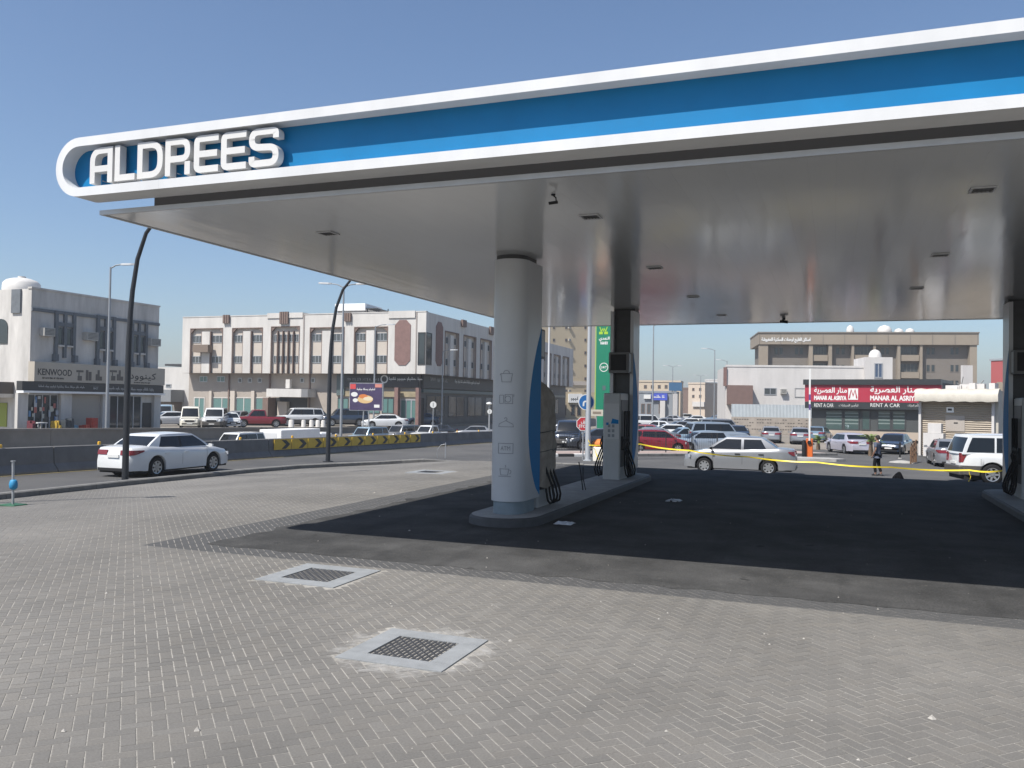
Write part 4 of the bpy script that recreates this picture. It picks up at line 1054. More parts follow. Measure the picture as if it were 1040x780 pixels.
ALU = mat('aluminium', (.42, .43, .44), .4, metal=.5)
ACW = mat('ac_unit', (.40, .39, .36), .6, noise=.2, nscale=6)
TANKW = mat('tank_white', (.58, .56, .53), .5, noise=.08, nscale=2)
LETW = mat('sign_letter_white', (.62, .62, .60), .5)
LETB = mat('sign_letter_black', (.03, .03, .03), .5)
def ac_unit(w, parent, x0, y0, x1, y1, d0=0.0):
    s0, s1, z0, z1 = w.rect(x0, y0, x1, y1)
    q = MB(); w.box(q, s0, s1, z0, z1, d0+.002, d0+.45); o = q.build('ac_unit', ACW, parent, fix=True)
    q = MB()
    for k in range(5): z = z0+(z1-z0)*(.18+.16*k); w.box(q, s0+.06, s1-.06, z, z+.03, d0+.451, d0+.465)
    q.build('ac_grille', DARKSTEEL, o)['kind'] = 'stuff'
# --- shop with the appliance sign, at the left edge
KX = -48.2
A1 = onX(31, 340, KX); B1 = onX(161, 350, KX); GZ = -.75
kz = (onX(31, 294, KX)[2]+onX(161, 311, KX)[2])/2
kb = thing('shop_building', 'grey white two storey shop building with KENWOOD sign at the left edge', 'building', (KX, A1[1], GZ))
W1 = Wall((KX, A1[1]), (KX, B1[1])); W1b = Wall((KX-26, A1[1]), (KX, A1[1]))
zsign = W1.hit(90, 372)[1]
bays = [(54.5, 316.5, 75.5, 368), (97, 321, 116, 372), (132, 326, 148.5, 375)]
rects = []
block('wall', KWALL, kb, [(KX-26, A1[1]+.05), (KX-.3, A1[1]+.05), (KX-.3, B1[1]), (KX-26, B1[1])], GZ, kz-.02)
W1.holes('street_wall', KWALL, kb, 0, W1.L, GZ, kz, [], 0, .2)
W1b.holes('side_wall', KWALL, kb, 0, W1b.L, GZ, kz, [], 0, .2)
W1.part('parapet_cap', KWALL, kb, -.05, W1.L+.05, kz-.001, kz+.12, -.3, .06)
s_, e_, z0_, z1_ = W1.rect(31, 312, 161, 330); zm = W1.hit(90, 321)[1]
W1.part('string_course', KDARK, kb, 0, W1.L, zm-.10, zm+.10, .002, .10)
for (x0, y0, x1, y1) in bays:
    s0, s1, z0, z1 = W1.rect(x0, y0, x1, y1); f = s1-s0
    q = MB()
    W1.box(q, s0, s0+f*.14, z0+.5, z1, .003, .16); W1.box(q, s1-f*.14, s1, z0+.5, z1, .003, .16); W1.box(q, s0+f*.43, s0+f*.57, z0+.3, z1-.02, .003, .14)
    W1.box(q, s0+f*.141, s0+f*.429, z1-.2, z1-.001, .003, .12); W1.box(q, s0+f*.571, s1-f*.141, z1-.2, z1-.001, .003, .12)
    W1.box(q, s0+f*.141, s0+f*.429, z0+(z1-z0)*.70, z0+(z1-z0)*.78, .003, .13); W1.box(q, s0+f*.571, s1-f*.141, z0+(z1-z0)*.70, z0+(z1-z0)*.78, .003, .13)
    W1.box(q, s0-.1, s0+f*.12, z0+.05, z0+.499, .003, .3); W1.box(q, s1-f*.12, s1+.1, z0+.05, z0+.499, .003, .3)
    q.build('window_surround', KDARK, kb, fix=True)['kind'] = 'stuff'
    for a, b in ((.16, .41), (.59, .84)):
        W1.window(kb, s0+f*a, z0+(z1-z0)*.34, s0+f*b, z0+(z1-z0)*.68, KDARK, BGLASS, .01, 0, .05, px=False)
        W1.part('window_sill', KWALL, kb, s0+f*(a-.02), s0+f*(b+.02), z0+(z1-z0)*.30, z0+(z1-z0)*.335, .003, .2)
for r_ in ((40, 333, 51, 341.5), (84, 337.5, 95, 346), (148.8, 344, 158.8, 351.5)): ac_unit(W1, kb, *r_)
# sign boards
SIGNB = mat('sign_cream', (.40, .36, .30), .6, noise=.06, nscale=1)
SIGND = mat('sign_dark', (.035, .035, .035), .5)
zs1, zs0 = W1.hit(90, 370.5)[1], W1.hit(90, 389)[1]
sgn = W1.part('sign_board', SIGNB, kb, -.1, W1.L+.15, zs0, zs1, .003, .55)
W1.write('sign_lettering', 'KENWOOD', LETB, sgn, 38.5, 375, 73, 381.3, .556, .012)
scrawl(W1, LETB, sgn, 43, 383, 66, 385, .556, True)
W1.write('sign_lettering', arabic('كينوود'), LETB, sgn, 131.5, 378.8, 158.5, 387, .556, .012)
scrawl(W1, LETB, sgn, 136, 388, 153, 389.4, .556, True, seed=3)
def strip_icon(x, kind):
    s0, s1, z0, z1 = W1.rect(x-3.6, 376, x+3.6, 386.5, .55); q = MB(); w_ = s1-s0; h_ = z1-z0
    if kind == 0: W1.box(q, s0+w_*.2, s1-w_*.2, z0, z0+h_*.45, .556, .56); W1.box(q, s0, s1, z1-h_*.2, z1, .556, .56); W1.box(q, s0+w_*.3, s0+w_*.45, z0+h_*.46, z1-h_*.21, .556, .56)
    elif kind == 1: W1.box(q, s0+w_*.1, s0+w_*.45, z0, z1, .556, .56); W1.box(q, s0+w_*.5, s0+w_*.9, z0, z1-h_*.15, .556, .56)
    else: W1.box(q, s0+w_*.35, s0+w_*.65, z0, z1, .556, .56); W1.box(q, s0+w_*.1, s0+w_*.34, z0, z0+h_*.6, .556, .56); W1.box(q, s0+w_*.66, s1, z0, z0+h_*.4, .556, .56)
    q.build('appliance_picture', mat('appliance_print', (.10, .09, .08), .6), sgn, fix=True)
for x, k in ((81, 0), (90, 1), (100, 2), (115, 0), (121.5, 2)): strip_icon(x, k)
zd1, zd0 = zs0-.01, W1.hit(90, 398)[1]
sg2 = W1.part('dark_sign', SIGND, kb, -.9, W1.L+.1, zd0, zd1, .003, .50)
for k, (x0, x1, y0, y1) in enumerate(((39, 86, 391.2, 394.4), (95, 102, 392.5, 395.5), (111, 126, 392.5, 396.5), (133, 156, 393.5, 397.5))): scrawl(W1, mat('sign_letter_dull', (.36, .36, .35), .6), sg2, x0, y0, x1, y1, .506, k == 1, seed=k+5)
W1.part('sign_ledge', WHITE, kb, -.9, W1.L+.1, zd0-.14, zd0-.002, .003, .62)
for x0, x1, m in ((26, 58, BGLASS), (110, 143, BGLASS)):
    s0, s1, z0, z1 = W1.rect(x0, 400, x1, 430); W1.window(kb, s0, GZ+.3, s1, zd0-.2, ALU, m, .004, 3, .07, px=False, name='shop_window')
s0, s1, z0, z1 = W1.rect(71, 400, 100, 430)
sh_ = W1.part('roller_shutter', mat('shutter_beige', (.36, .33, .29), .7), kb, s0, s1, GZ, zd0-.2, .003, .05)
q = MB()
for k in range(14): z = GZ+.15+k*.22; W1.box(q, s0+.02, s1-.02, z, z+.03, .051, .065)
q.build('shutter_rib', mat('shutter_beige', (.36, .33, .29), .7), sh_)['kind'] = 'stuff'
for x0, x1 in ((15, 25.5), (59, 70), (101.5, 109), (154, 160.5)):
    s0, s1, z0, z1 = W1.rect(x0, 400, x1, 430); W1.part('pier', KWALL, kb, s0, s1, GZ, zd0-.15, .004, .25)
s0, s1, z0, z1 = W1.rect(144.5, 409, 153, 430); W1.part('door', LETB, kb, s0, s1, GZ, z1, .004, .06)
# posters in the shop window
rr = random.Random(2)
for k in range(20):
    x = 27+rr.uniform(0, 28.5); y = 402+rr.uniform(0, 22); c = rr.choice([(.1, .2, .4), (.45, .47, .5), (.5, .48, .4), (.12, .25, .42), (.4, .12, .1)])
    W1.pxpart('poster', mat('poster_%d%d' % (int(c[0]*100), int(c[2]*100)), c, .6), kb, x, y, x+rr.uniform(1.2, 3), y+rr.uniform(2.5, 7), .07+.004*k, .073+.004*k)
# left wing: corner panel, arched window, awning and poster
s0, s1, z0, z1 = W1b.rect(13, 294, 22, 318); W1b.part('corner_grille', KDARK, kb, s0, s1, z0, z1, .003, .12)
s0, s1, z0, z1 = W1b.rect(-6, 332, 8, 349)
ap = [(s0, z0), (s1, z0), (s1, z1)]+[((s0+s1)/2+(s1-s0)/2*math.cos(a), z1+(s1-s0)*.42*math.sin(a)) for a in lin(.1, math.pi-.1, 9)]+[(s0, z1)]
q = MB(); n = len(ap); q.add([W1b.P(a, b, .01) for a, b in ap]+[W1b.P(a, b, .05) for a, b in ap], [tuple(range(n, 2*n))]+[(i, (i+1) % n, n+(i+1) % n, n+i) for i in range(n)]); q.build('arched_window', BGLASS, kb, fix=True)
s0, s1, z0, z1 = W1b.rect(-20, 388, 14, 406); W1b.part('awning', mat('awning_brown', (.10, .085, .075), .8), kb, s0, s1, z0+.4, z1, .003, 1.2); W1b.part('awning_edge', KWALL, kb, s0, s1, z0+.15, z0+.399, .003, 1.25)
s0, s1, z0, z1 = W1b.rect(-15, 409, 7.5, 433); W1b.part('lime_poster', mat('poster_lime', (.24, .28, .03), .5), kb, s0, s1, z0, z1, .02, .06)
tk = thing('roof_tank', 'cream domed water tank on the roof of the left shop', 'water tank', (onX(22, 292, KX-4)[0], onX(22, 292, KX-4)[1], kz))
P = Vector(tk.location); q = MB(); q.lathe([(1.15, 0), (1.2, .35), (1.15, .8), (.95, 1.0), (.6, 1.12), (.25, 1.18), (.25, 1.28), (.02, 1.3)], P, 20); q.build('tank', TANKW, tk, smooth=50)
# goods in front of the shop
goods = [('goods_crate', 'red crates of goods in front of the beige shutter', (78, 97), (423.5, 432), (.42, .05, .03), 1), ('goods_barrel', 'blue barrel standing before the beige shutter', (71.5, 77.5), (420, 433), (.12, .25, .34), 0), ('goods_sack', 'yellow sack among the goods at the KENWOOD shop', (53, 57.5), (424, 430), (.45, .30, .04), 1), ('goods_table', 'small white table in front of the poster window', (35, 45), (429, 435), (.6, .6, .6), 2), ('goods_crate', 'maroon crate beside the small white table', (27, 33), (427, 434), (.12, .02, .03), 1), ('goods_pile', 'dark pile of goods left of the blue barrel', (58.5, 70), (421, 434), (.05, .06, .07), 1)]
for nm, lb, (xa_, xb_), (ya_, yb_), c, sh in goods:
    s0, s1, z0, z1 = W1.rect(xa_, ya_, xb_, yb_, 1.2); m = mat('goods_%d_%d' % (xa_, ya_), c, .6, noise=.3, nscale=4); q = MB()
    rr = random.Random(xa_)
    if sh == 0: P0 = W1.P((s0+s1)/2, GZ, 1.2); q.lathe([(.26, 0), (.29, .05), (.28, .4), (.30, .45), (.28, .5), (.29, .9), (.25, .95), (.06, .97)], P0, 14)
    elif sh == 1:
        k = 0
        while k < 9:
            a = s0+(s1-s0)*rr.uniform(0, .7); b = a+(s1-s0)*rr.uniform(.2, .35); zt_ = GZ+(z1-GZ)*rr.uniform(.4, 1.0); dd = .9+rr.uniform(0, .5)
            W1.box(q, a, b, GZ, zt_, dd, dd+rr.uniform(.25, .5)); k += 1
    else:
        W1.box(q, s0, s1, z1-.06, z1, .9, 1.5)
        for a in (s0+.05, s1-.1):
            for d in (.95, 1.4): W1.box(q, a, a+.05, GZ, z1-.061, d, d+.05)
    o = q.build(nm, m, None, smooth=40 if sh == 0 else None, fix=True); tag(o, lb, 'goods')
# --- cream hotel
DA, DB, DC = 109.0, 97.0, 161.0
HA, HB, HC = atD(185, 350, DA), atD(432.5, 350, DB), atD(582, 380, DC)
HF, HS = Wall(HA, HB), Wall(HB, HC)
hz1 = HF.hit(250, 321)[1]; hz0 = HF.hit(250, 379)[1]; HG = -.75
hb = thing('corner_building', 'long cream three storey building with brown framed bays and a dark ground floor', 'building', (HA[0], HA[1], HG))
back = HB+(HC-HB); 
REVEAL = mat('reveal_tan', (.34, .28, .24), .85)
# upper block: street wall with recessed bays
fb_ = [(193.5, 334, 225.5), (236, 333.5, 266), (315, 333, 349), (360, 332.5, 393)]
rc = []
for x0, y0, x1 in fb_: s0, s1, z0, z1 = HF.rect(x0, y0, x1, 379); rc.append((s0, s1, hz0, z1))
sA, sB, zA, zB = HF.rect(275.5, 332, 303.5, 379); rc.append((sA, sB, hz0, zB))
UP = 1.4                                         # the upper floors overhang the ground floor
HF.holes('upper_wall', CREAM, hb, 0, HF.L, hz0, hz1, rc, 0, .30, REVEAL)
for (s0, s1, z0, z1) in rc:                      # back of each bay
    HF.part('bay_back', PEACH, hb, s0-.02, s1+.02, z0, z1+.02, -.37, -.301)
    q = MB(); HF.box(q, s0-.09, s0, z0, z1+.09, .002, .05); HF.box(q, s1, s1+.09, z0, z1+.09, .002, .05); HF.box(q, s0, s1, z1, z1+.09, .002, .05)
    # chamfered upper corners
    for sx_, sg in ((s0, 1), (s1, -1)):
        q.add([HF.P(sx_, z1, .002), HF.P(sx_+sg*.55, z1, .002), HF.P(sx_, z1-.55, .002), HF.P(sx_, z1, -.29), HF.P(sx_+sg*.55, z1, -.29), HF.P(sx_, z1-.55, -.29)], [(0, 1, 2), (1, 4, 5, 2)])
    q.build('bay_frame', BROWNT, hb, fix=True)
for k, (s0, s1, z0, z1) in enumerate(rc):
    r1 = (HF.hit(250, 347.5)[1], HF.hit(250, 340)[1]); r2 = (HF.hit(250, 368.8)[1], HF.hit(250, 361.3)[1])
    f = s1-s0
    if k < 4:
        HF.part('pier', CREAM, hb, s0+f*.36, s0+f*.61, z0, z1-.35, -.30, .04)
        q = MB(); HF.box(q, s0+f*.61, s0+f*.635, z0, z1-.36, -.30, .0); HF.box(q, s0+f*.335, s0+f*.36, z0, z1-.36, -.30, .0); q.build('pier_edge', BROWNT, hb, fix=True)
        for a, b in ((.02, .33), (.64, .98)):
            for (za, zb2) in (r1, r2): HF.window(hb, s0+f*a, za, s0+f*b, zb2, ALU, WGLASS, -.299, 2, .07, px=False)
    else:
        for i in range(5):
            for (za, zb2) in (r1, r2): HF.window(hb, s0+f*(.04+.19*i), za, s0+f*(.19+.19*i), zb2, ALU, WGLASS, -.299, 1, .06, px=False)
        for i in range(1, 5): HF.part('fin', BROWNT, hb, s0+f*(.01+.19*i), s0+f*(.035+.19*i), z0, z1-.5, -.298, .02)
HF.pxpart('raised_parapet', CREAM, hb, 272, 317.8, 308, 323, -1.2, .12)
HF.pxpart('raised_parapet', CREAM, hb, 395, 315.8, 422, 323, -1.2, .12)
HF.part('parapet_top', CREAM, hb, 0, HF.L, hz1-.001, hz1+.1, -.5, .05)
for x0, y0, x1, y1, nn in ((227.5, 320, 234, 328.5, 3), (285, 316.8, 294, 329, 4), (350.5, 318, 357.5, 326.5, 3)):
    s0, s1, z0, z1 = HF.rect(x0, y0, x1, y1); q = MB(); g = (s1-s0)/nn
    for i in range(nn): HF.box(q, s0+g*i+.03, s0+g*(i+1)-.05, z0, z1, .003, .3)
    q.build('louvre_block', BROWNT, hb, fix=True)
HF.pxpart('drain_joint', mat('joint_grey', (.28, .25, .23), .8), hb, 307.6, 318.5, 309, 379, .002, .05)
HF.pxpart('drain_joint', mat('joint_grey', (.28, .25, .23), .8), hb, 422.2, 317, 423.4, 379, .002, .05)
def octagon(w, parent, x0, y0, x1, y1):
    s0, s1, z0, z1 = w.rect(x0, y0, x1, y1); c = (s1-s0)*.28; q = MB()
    pl = [(s0+c, z0), (s1-c, z0), (s1, z0+c), (s1, z1-c), (s1-c, z1), (s0+c, z1), (s0, z1-c), (s0, z0+c)]
    n = 8; q.add([w.P(a, b, .003) for a, b in pl]+[w.P(a, b, .06) for a, b in pl], [tuple(range(n, 2*n))]+[(i, (i+1) % n, n+(i+1) % n, n+i) for i in range(n)]); q.build('brown_panel', BROWNTILE, parent, fix=True)
octagon(HF, hb, 401, 325, 417, 371)
# brown sign box hung on the first bay
s0, s1, z0, z1 = HF.rect(200.5, 350.5, 216, 358); HF.part('hung_sign', mat('sign_brown', (.17, .13, .10), .6), hb, s0, s1, z0, z1, .06, .9)
# corner glass bay
s0, s1, z0, z1 = HF.rect(424.5, 337.5, 432, 370.5); HF.window(hb, s0, z0, HF.L-.05, z1, LETB, BGLASS, .002, 0, .12, px=False, name='corner_window')
# side wall
hzs = hz1
SS = HS.L
def srect(x0, y0, x1, y1): return HS.rect(x0, y0, x1, y1)
sb = []
x = 452
step = (HS.hit(471, 350)[0]-HS.hit(452, 350)[0]); s00 = HS.hit(452, 350)[0]; bw = HS.hit(465.5, 350)[0]-s00
nb2 = int((SS-s00)/step)
zt_b = HS.hit(458, 338)[1]
for i in range(nb2):
    sb.append((s00+i*step, s00+i*step+bw, hz0, zt_b))
HS.holes('upper_side_wall', CREAM, hb, 0, SS, hz0, hz1, sb, 0, .30, REVEAL)
r1 = (hz0+(hz1-hz0)*.545, hz0+(hz1-hz0)*.67); r2 = (hz0+(hz1-hz0)*.17, hz0+(hz1-hz0)*.30)
for (s0, s1, z0, z1) in sb:
    HS.part('bay_back', PEACH, hb, s0-.02, s1+.02, z0, z1+.02, -.36, -.301); f = s1-s0
    HS.part('pier', CREAM, hb, s0+f*.38, s0+f*.62, z0, z1-.3, -.30, .03)
    q = MB(); HS.box(q, s0-.12, s0, z0, z1+.12, .002, .06); HS.box(q, s1, s1+.12, z0, z1+.12, .002, .06); HS.box(q, s0, s1, z1, z1+.12, .002, .06); q.build('bay_frame', BROWNT, hb, fix=True)
    for a, b in ((.02, .36), (.64, .98)):
        for za, zb2 in (r1, r2): HS.window(hb, s0+f*a, za, s0+f*b, zb2, ALU, WGLASS, -.299, 1, .08, px=False)
octagon(HS, hb, 442.5, 327, 449.5, 372)
for x0, x1, y0, y1 in ((468, 472, 325, 332), (496.5, 500.5, 332, 340)): HS.pxpart('louvre_block', BROWNT, hb, x0, y0, x1, y1, .003, .3)
s0, s1, z0, z1 = HS.rect(433, 338, 436, 371); HS.window(hb, .05, HF.rect(424.5, 337.5, 432, 370.5)[2], 1.6, HF.rect(424.5, 337.5, 432, 370.5)[3], LETB, BGLASS, .002, 0, .12, px=False, name='corner_window')
# roof slab, floor of the overhang, inner volume
def plan(inA, inB): 
    a = HF.P(inA, 0, -inB); return a
cA, cB, cC = HF.A, HF.B, HS.B
dep = HF.n*-22
poly = [cA, cB, cC, cC-HS.n*16, cB+HF.n*-24-HS.n*10, cA+dep]
inn = [(p.x-HF.n.x*.7-HS.n.x*.6, p.y-HF.n.y*.7-HS.n.y*.6) for p in poly]
block('roof', CREAM, hb, inn, hz1-.6, hz1-.3)
q = MB(); q.add([(p.x, p.y, hz0) for p in poly], [tuple(range(len(poly)))]); q.build('overhang_floor', STONE, hb)
q = MB(); q.add([(cA.x, cA.y, hz0), (cA.x+dep.x, cA.y+dep.y, hz0), (cA.x+dep.x, cA.y+dep.y, hz1), (cA.x, cA.y, hz1)], [(0, 1, 2, 3)]); q.add([(cC.x, cC.y, hz0), (cC.x-HS.n.x*16, cC.y-HS.n.y*16, hz0), (cC.x-HS.n.x*16, cC.y-HS.n.y*16, hz1), (cC.x, cC.y, hz1)], [(0, 1, 2, 3)]); q.build('end_wall', CREAM, hb)
# ground floor, set back
GF = Wall(tuple((HF.A-HF.n*UP)[:2]), tuple((HF.B-HF.n*UP-HS.n*UP)[:2])); GS = Wall(GF.B[:2], tuple((HS.B-HS.n*UP)[:2]))
zsill = HF.hit(250, 404)[1]
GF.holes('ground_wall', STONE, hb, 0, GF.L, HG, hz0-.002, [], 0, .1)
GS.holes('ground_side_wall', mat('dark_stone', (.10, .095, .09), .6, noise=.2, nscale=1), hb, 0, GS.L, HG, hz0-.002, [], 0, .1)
for x0, y0, x1, y1 in ((203, 382, 211, 388), (220.5, 382, 228.5, 388)): GF.window(hb, x0, y0, x1, y1, ALU, GGLASS, .004, 1, .08)
for x in (242, 252, 262, 305, 316): GF.window(hb, x, 383.8, x+4, 388.5, ALU, WGLASS, .004, 0, .08)
for x0, x1 in ((197, 208), (216, 235), (239.5, 256), (259.5, 276)):
    s0, s1, z0, z1 = GF.rect(x0, 403.5, x1, 425); GF.window(hb, s0, z0, s1, z1, CREAM, GGLASS, .004, 1, .12, px=False, name='shop_window')
for x0, x1 in ((213.5, 216), (235, 239.5), (256.2, 259.4)): 
    s0, s1, z0, z1 = GF.rect(x0, 397, x1, 430); GF.part('pier', PEACH, hb, s0, s1, HG, z1, .003, .3)
for x in (232, 273.5, 314): GF.pxpart('drain_pipe', BROWNT, hb, x, 380, x+1.2, 430, .003, .15)
# entrance canopy
s0, s1, z0, z1 = GF.rect(271.5, 395, 313.5, 403.2, 2.0)
q = MB(); pl = [(s0+.3, .01), (s0, 2.2), (s0+.5, 2.8), (s1-.5, 2.8), (s1, 2.2), (s1-.3, .01)]
q.add([GF.P(a, z0, d) for a, d in pl]+[GF.P(a, z1, d) for a, d in pl], [tuple(range(6)), tuple(range(6, 12))]+[(i, (i+1) % 6, 6+(i+1) % 6, 6+i) for i in range(6)]); q.build('entrance_canopy', CREAM, hb, fix=True)
GF.pxpart('entrance_opening', LETB, hb, 277, 404, 312, 431, .004, .03)
GF.pxpart('entrance_pier', PEACH, hb, 284.5, 408, 294, 432, .03, .6); GF.pxpart('entrance_side', BROWNT, hb, 274.5, 404, 280, 432, .03, 1.6)
GF.pxpart('roof_post', CREAM, hb, 295, 385.5, 299, 394.5, .6, 1.0)
# dark shopfront on the right of the ground floor, continued round the corner
s0 = GF.hit(343, 390)[0]
DGR = mat('shopfront_panel', (.09, .12, .12), .3, noise=.15, nscale=1)
za, zb2 = GF.hit(390, 393.5)[1], hz0-.05
GF.part('dark_fascia', SIGND, hb, GF.hit(351, 390)[0], GF.L-.02, za, zb2, .004, .35)
GF.part('fascia_glass', DGR, hb, s0, GF.hit(350.8, 390)[0], za-1.0, zb2, .004, .25)
scrawl(GF, mat('sign_letter_grey', (.25, .25, .25), .5), hb, 352.5, 383.6, 386, 386.6, .36, True, seed=11)
scrawl(GF, LETW, hb, 395, 382.6, 429, 387, .36, seed=12)
s_c, z_c = GF.hit(390.3, 385, .36); q = MB(); ribbon(q, [(s_c+.42*math.cos(a), z_c+.42*math.sin(a)) for a in lin(0, 2*math.pi*23/24, 24)], 0, .16, .352, .37, GF.map(), True); q.build('ring_logo', LETW, hb, fix=True)
GF.part('tan_band', mat('tan_band', (.30, .25, .16), .6, noise=.3, nscale=1.5), hb, s0, GF.L-.02, GF.hit(390, 403)[1], GF.hit(390, 397)[1], .004, .12)
for x0, x1 in ((343, 354), (356, 371), (373, 386), (388, 400)):
    s1_, s2_, z1_, z2_ = GF.rect(x0, 404, x1, 420); GF.window(hb, s1_, z1_, s2_, z2_, DARKSTEEL, GGLASS, .004, 1, .08, px=False, name='shop_window')
s1_, s2_, z1_, z2_ = GF.rect(406.5, 405.5, 424, 425); GF.window(hb, s1_, HG, s2_, z2_, ALU, GGLASS, .02, 2, .15, px=False, name='glass_door')
s1_, s2_, z1_, z2_ = GF.rect(426.5, 404, 431, 425); GF.part('dark_door', LETB, hb, s1_, s2_, HG, z2_, .02, .05)
for x0, x1 in ((401.5, 405.2), (423, 426.3)): s1_, s2_, z1_, z2_ = GF.rect(x0, 394, x1, 425, .8); GF.part('stone_column', BROWNTILE, hb, s1_, s2_, HG, za-.01, .5, 1.1)
s1_, s2_, z1_, z2_ = GF.rect(343, 421, 400, 428); GF.part('pink_dado', PEACH, hb, s1_, s2_, HG, z2_, .004, .15)
GS.part('dark_fascia', SIGND, hb, .36, GS.hit(503, 395)[0], za, zb2, .004, .35)
scrawl(GS, LETW, hb, 462, 386.2, 487, 390.2, .36, seed=13)
scrawl(GS, mat('sign_letter_grey', (.25, .25, .25), .5), hb, 437, 383.5, 456, 388, .36, True, seed=14)
nwin = 9
for i in range(nwin):
    a = 2+i*(GS.L-6)/nwin; GS.window(hb, a, HG+.9, a+(GS.L-6)/nwin-1.2, HG+3.6, DARKSTEEL, BGLASS, .004, 1, .12, px=False, name='shop_window')
GS.part('glass_band', mat('band_teal', (.05, .09, .10), .3), hb, .5, GS.L-1, HG+3.9, HG+4.3, .004, .3)
# roof house
rh = thing('roof_house', 'white rooftop room with an open metal frame on the cream building', 'rooftop room', (atD(360, 315, 112)[0], atD(360, 315, 112)[1], hz1-.3))
RW = Wall(atD(343, 310, 112), atD(370, 310, 111)); s0, s1, z0, z1 = RW.rect(343, 308.5, 370, 321)
RW.part('room', mat('room_grey', (.25, .24, .23), .8), rh, 0, RW.L, hz1-.3, z1-.9, -5, 0); RW.part('roof_slab', WHITE, rh, -.3, RW.L+.2, z1-.9, z1, -5.2, .2)
q = MB(); 
for a in (RW.L+.3, RW.L+1.6): RW.box(q, a, a+.12, hz1-.3, z1-.3, -4, -3.9); RW.box(q, a, a+.12, hz1-.3, z1-.7, -.3, -.2)
RW.box(q, RW.L+.2, RW.L+1.8, z1-.7, z1-.6, -4, 0); q.build('frame', DARKSTEEL, rh, fix=True)
# --- annex left of the hotel
AX = Wall(atD(163, 400, 122), atD(188, 400, 121)); an = thing('annex_building', 'small white annex with a grey metal shed left of the cream building', 'building', (AX.A.x, AX.A.y, HG))
z1 = AX.hit(175, 373)[1]; AX.part('wall', CREAM, an, -4, AX.L+1.5, HG, z1, -10, 0); AX.window(an, 168.5, 390, 174, 393.5, ALU, WGLASS, .003, 0, .1)
s0, s1, z0, z1 = AX.rect(166, 396, 187, 408); AX.part('metal_shed', mat('shed_grey', (.22, .23, .24), .6, metal=.2), an, s0, s1, z0, z1, .01, 3); AX.part('shed_wall', mat('shed_brown', (.16, .125, .10), .8), an, s0+.3, s1-.3, HG, z0-.01, .01, 2.6)
AX.part('roof_beam', DARKSTEEL, an, AX.L*.15, AX.L+.3, AX.hit(175, 373)[1]+.2, AX.hit(175, 371)[1]+.2, -3, 0)
# --- beige apartment tower
DT = 205; TW = Wall(atD(545, 380, DT-4), atD(602, 380, DT+2)); tb = thing('apartment_tower', 'tall pale yellow apartment block behind the green pylon sign', 'building', (TW.A.x, TW.A.y, -1.15))
YEW = mat('yellow_render', (.44, .365, .25), .85, noise=.06, nscale=.3)
TW.part('wall', YEW, tb, 0, TW.L, -1.15, 27.5, -14, 0); TW.part('parapet', YEW, tb, -.1, TW.L+.1, 27.501, 28.3, -14.1, .1)
for py in (332.5, 345.3, 358.2, 371.5, 384.5, 397):
    for px, kind in ((562.5, 0), (575, 0), (578, 1), (594.5, 0)):
        if kind == 0: TW.window(tb, px-1.1, py-1.4, px+1.1, py+1.6, BROWNT, WGLASS, .003, 0, .08)
        else: ac_unit(TW, tb, px-1, py-1.2, px+1.2, py+1.2)
TW.part('band', PEACH, tb, 0, TW.L, TW.hit(580, 391)[1], TW.hit(580, 387)[1], .003, .15)
s0, s1, z0, z1 = TW.rect(598, 330, 603.5, 393); TW.part('pink_wing', PEACH, tb, s0, s1+3, -1.15, 27.5, .01, .9)
# shop fronts at its foot
SF = Wall(atD(563, 420, 168), atD(604, 420, 170)); sf = thing('shop_row', 'low pale shop row with a white signboard at the foot of the yellow tower', 'building', (SF.A.x, SF.A.y, -1.15))
SF.part('wall', YEW, sf, 0, SF.L, -1.15, SF.hit(580, 398)[1], -6, 0); SF.pxpart('sign_board', WHITE, sf, 577, 400, 591, 409, .01, .3); scrawl(SF, LETB, sf, 580, 402.5, 587, 407, .31, seed=15)
for x in (566, 571, 580, 586): SF.window(sf, x, 411, x+4, 422, BROWNT, BGLASS, .004, 0, .1)
# --- white building on the right
DW = 108; WW = Wall(atD(737, 400, DW), atD(905, 400, DW-3)); wb2 = thing('white_building', 'plain white flat roofed building behind the parked silver sedans', 'building', (WW.A.x, WW.A.y, -1.15))
WH = mat('white_render', (.54, .52, .50), .85, noise=.14, nscale=.8, streak=(1, 1, .2), bump=.08, bscale=8)
zt1 = WW.hit(800, 373)[1]
WW.part('wall', WH, wb2, 0, WW.L, -1.15, zt1, -12, 0); WW.part('parapet', WH, wb2, -.05, WW.L+.05, zt1+.001, zt1+.25, -.4, .06)
s0, s1, z0, z1 = WW.rect(735, 373, 738, 392); WW.part('brown_edge', BROWNTILE, wb2, s0, s1, z0, z1, -.5, .2)
s0, s1, z0, z1 = WW.rect(738, 391.5, 763, 411); WW.part('brown_box', mat('brown_board', (.17, .11, .095), .75, noise=.12, nscale=2), wb2, s0, s1, z0, z1, .01, 1.6)
WW.window(wb2, 776, 394, 788.5, 401, ALU, WGLASS, .004, 1, .08); ac_unit(WW, wb2, 792.5, 395, 798.5, 400)
WW.window(wb2, 807, 394, 818.5, 403.5, mat('grey_frame', (.3, .3, .3), .6), WH, .004, 0, .1)
s0, s1, z0, z1 = WW.rect(877, 363, 905, 412); WW.part('stair_tower', WH, wb2, s0, s1, -1.15, z1, -5, .6)
s0, s1, z0, z1 = WW.rect(886.5, 369, 895, 384); WW.window(wb2, s0, z0, s1, z1, ALU, mat('blue_glass', (.06, .09, .15), .1), .604, 1, .12, px=False)
dm = thing('roof_dome', 'small white dome standing on the white stair tower', 'roof dome', WW.P((s0+s1)/2, WW.rect(877, 363, 905, 412)[3], -1.0)); P = dm.location
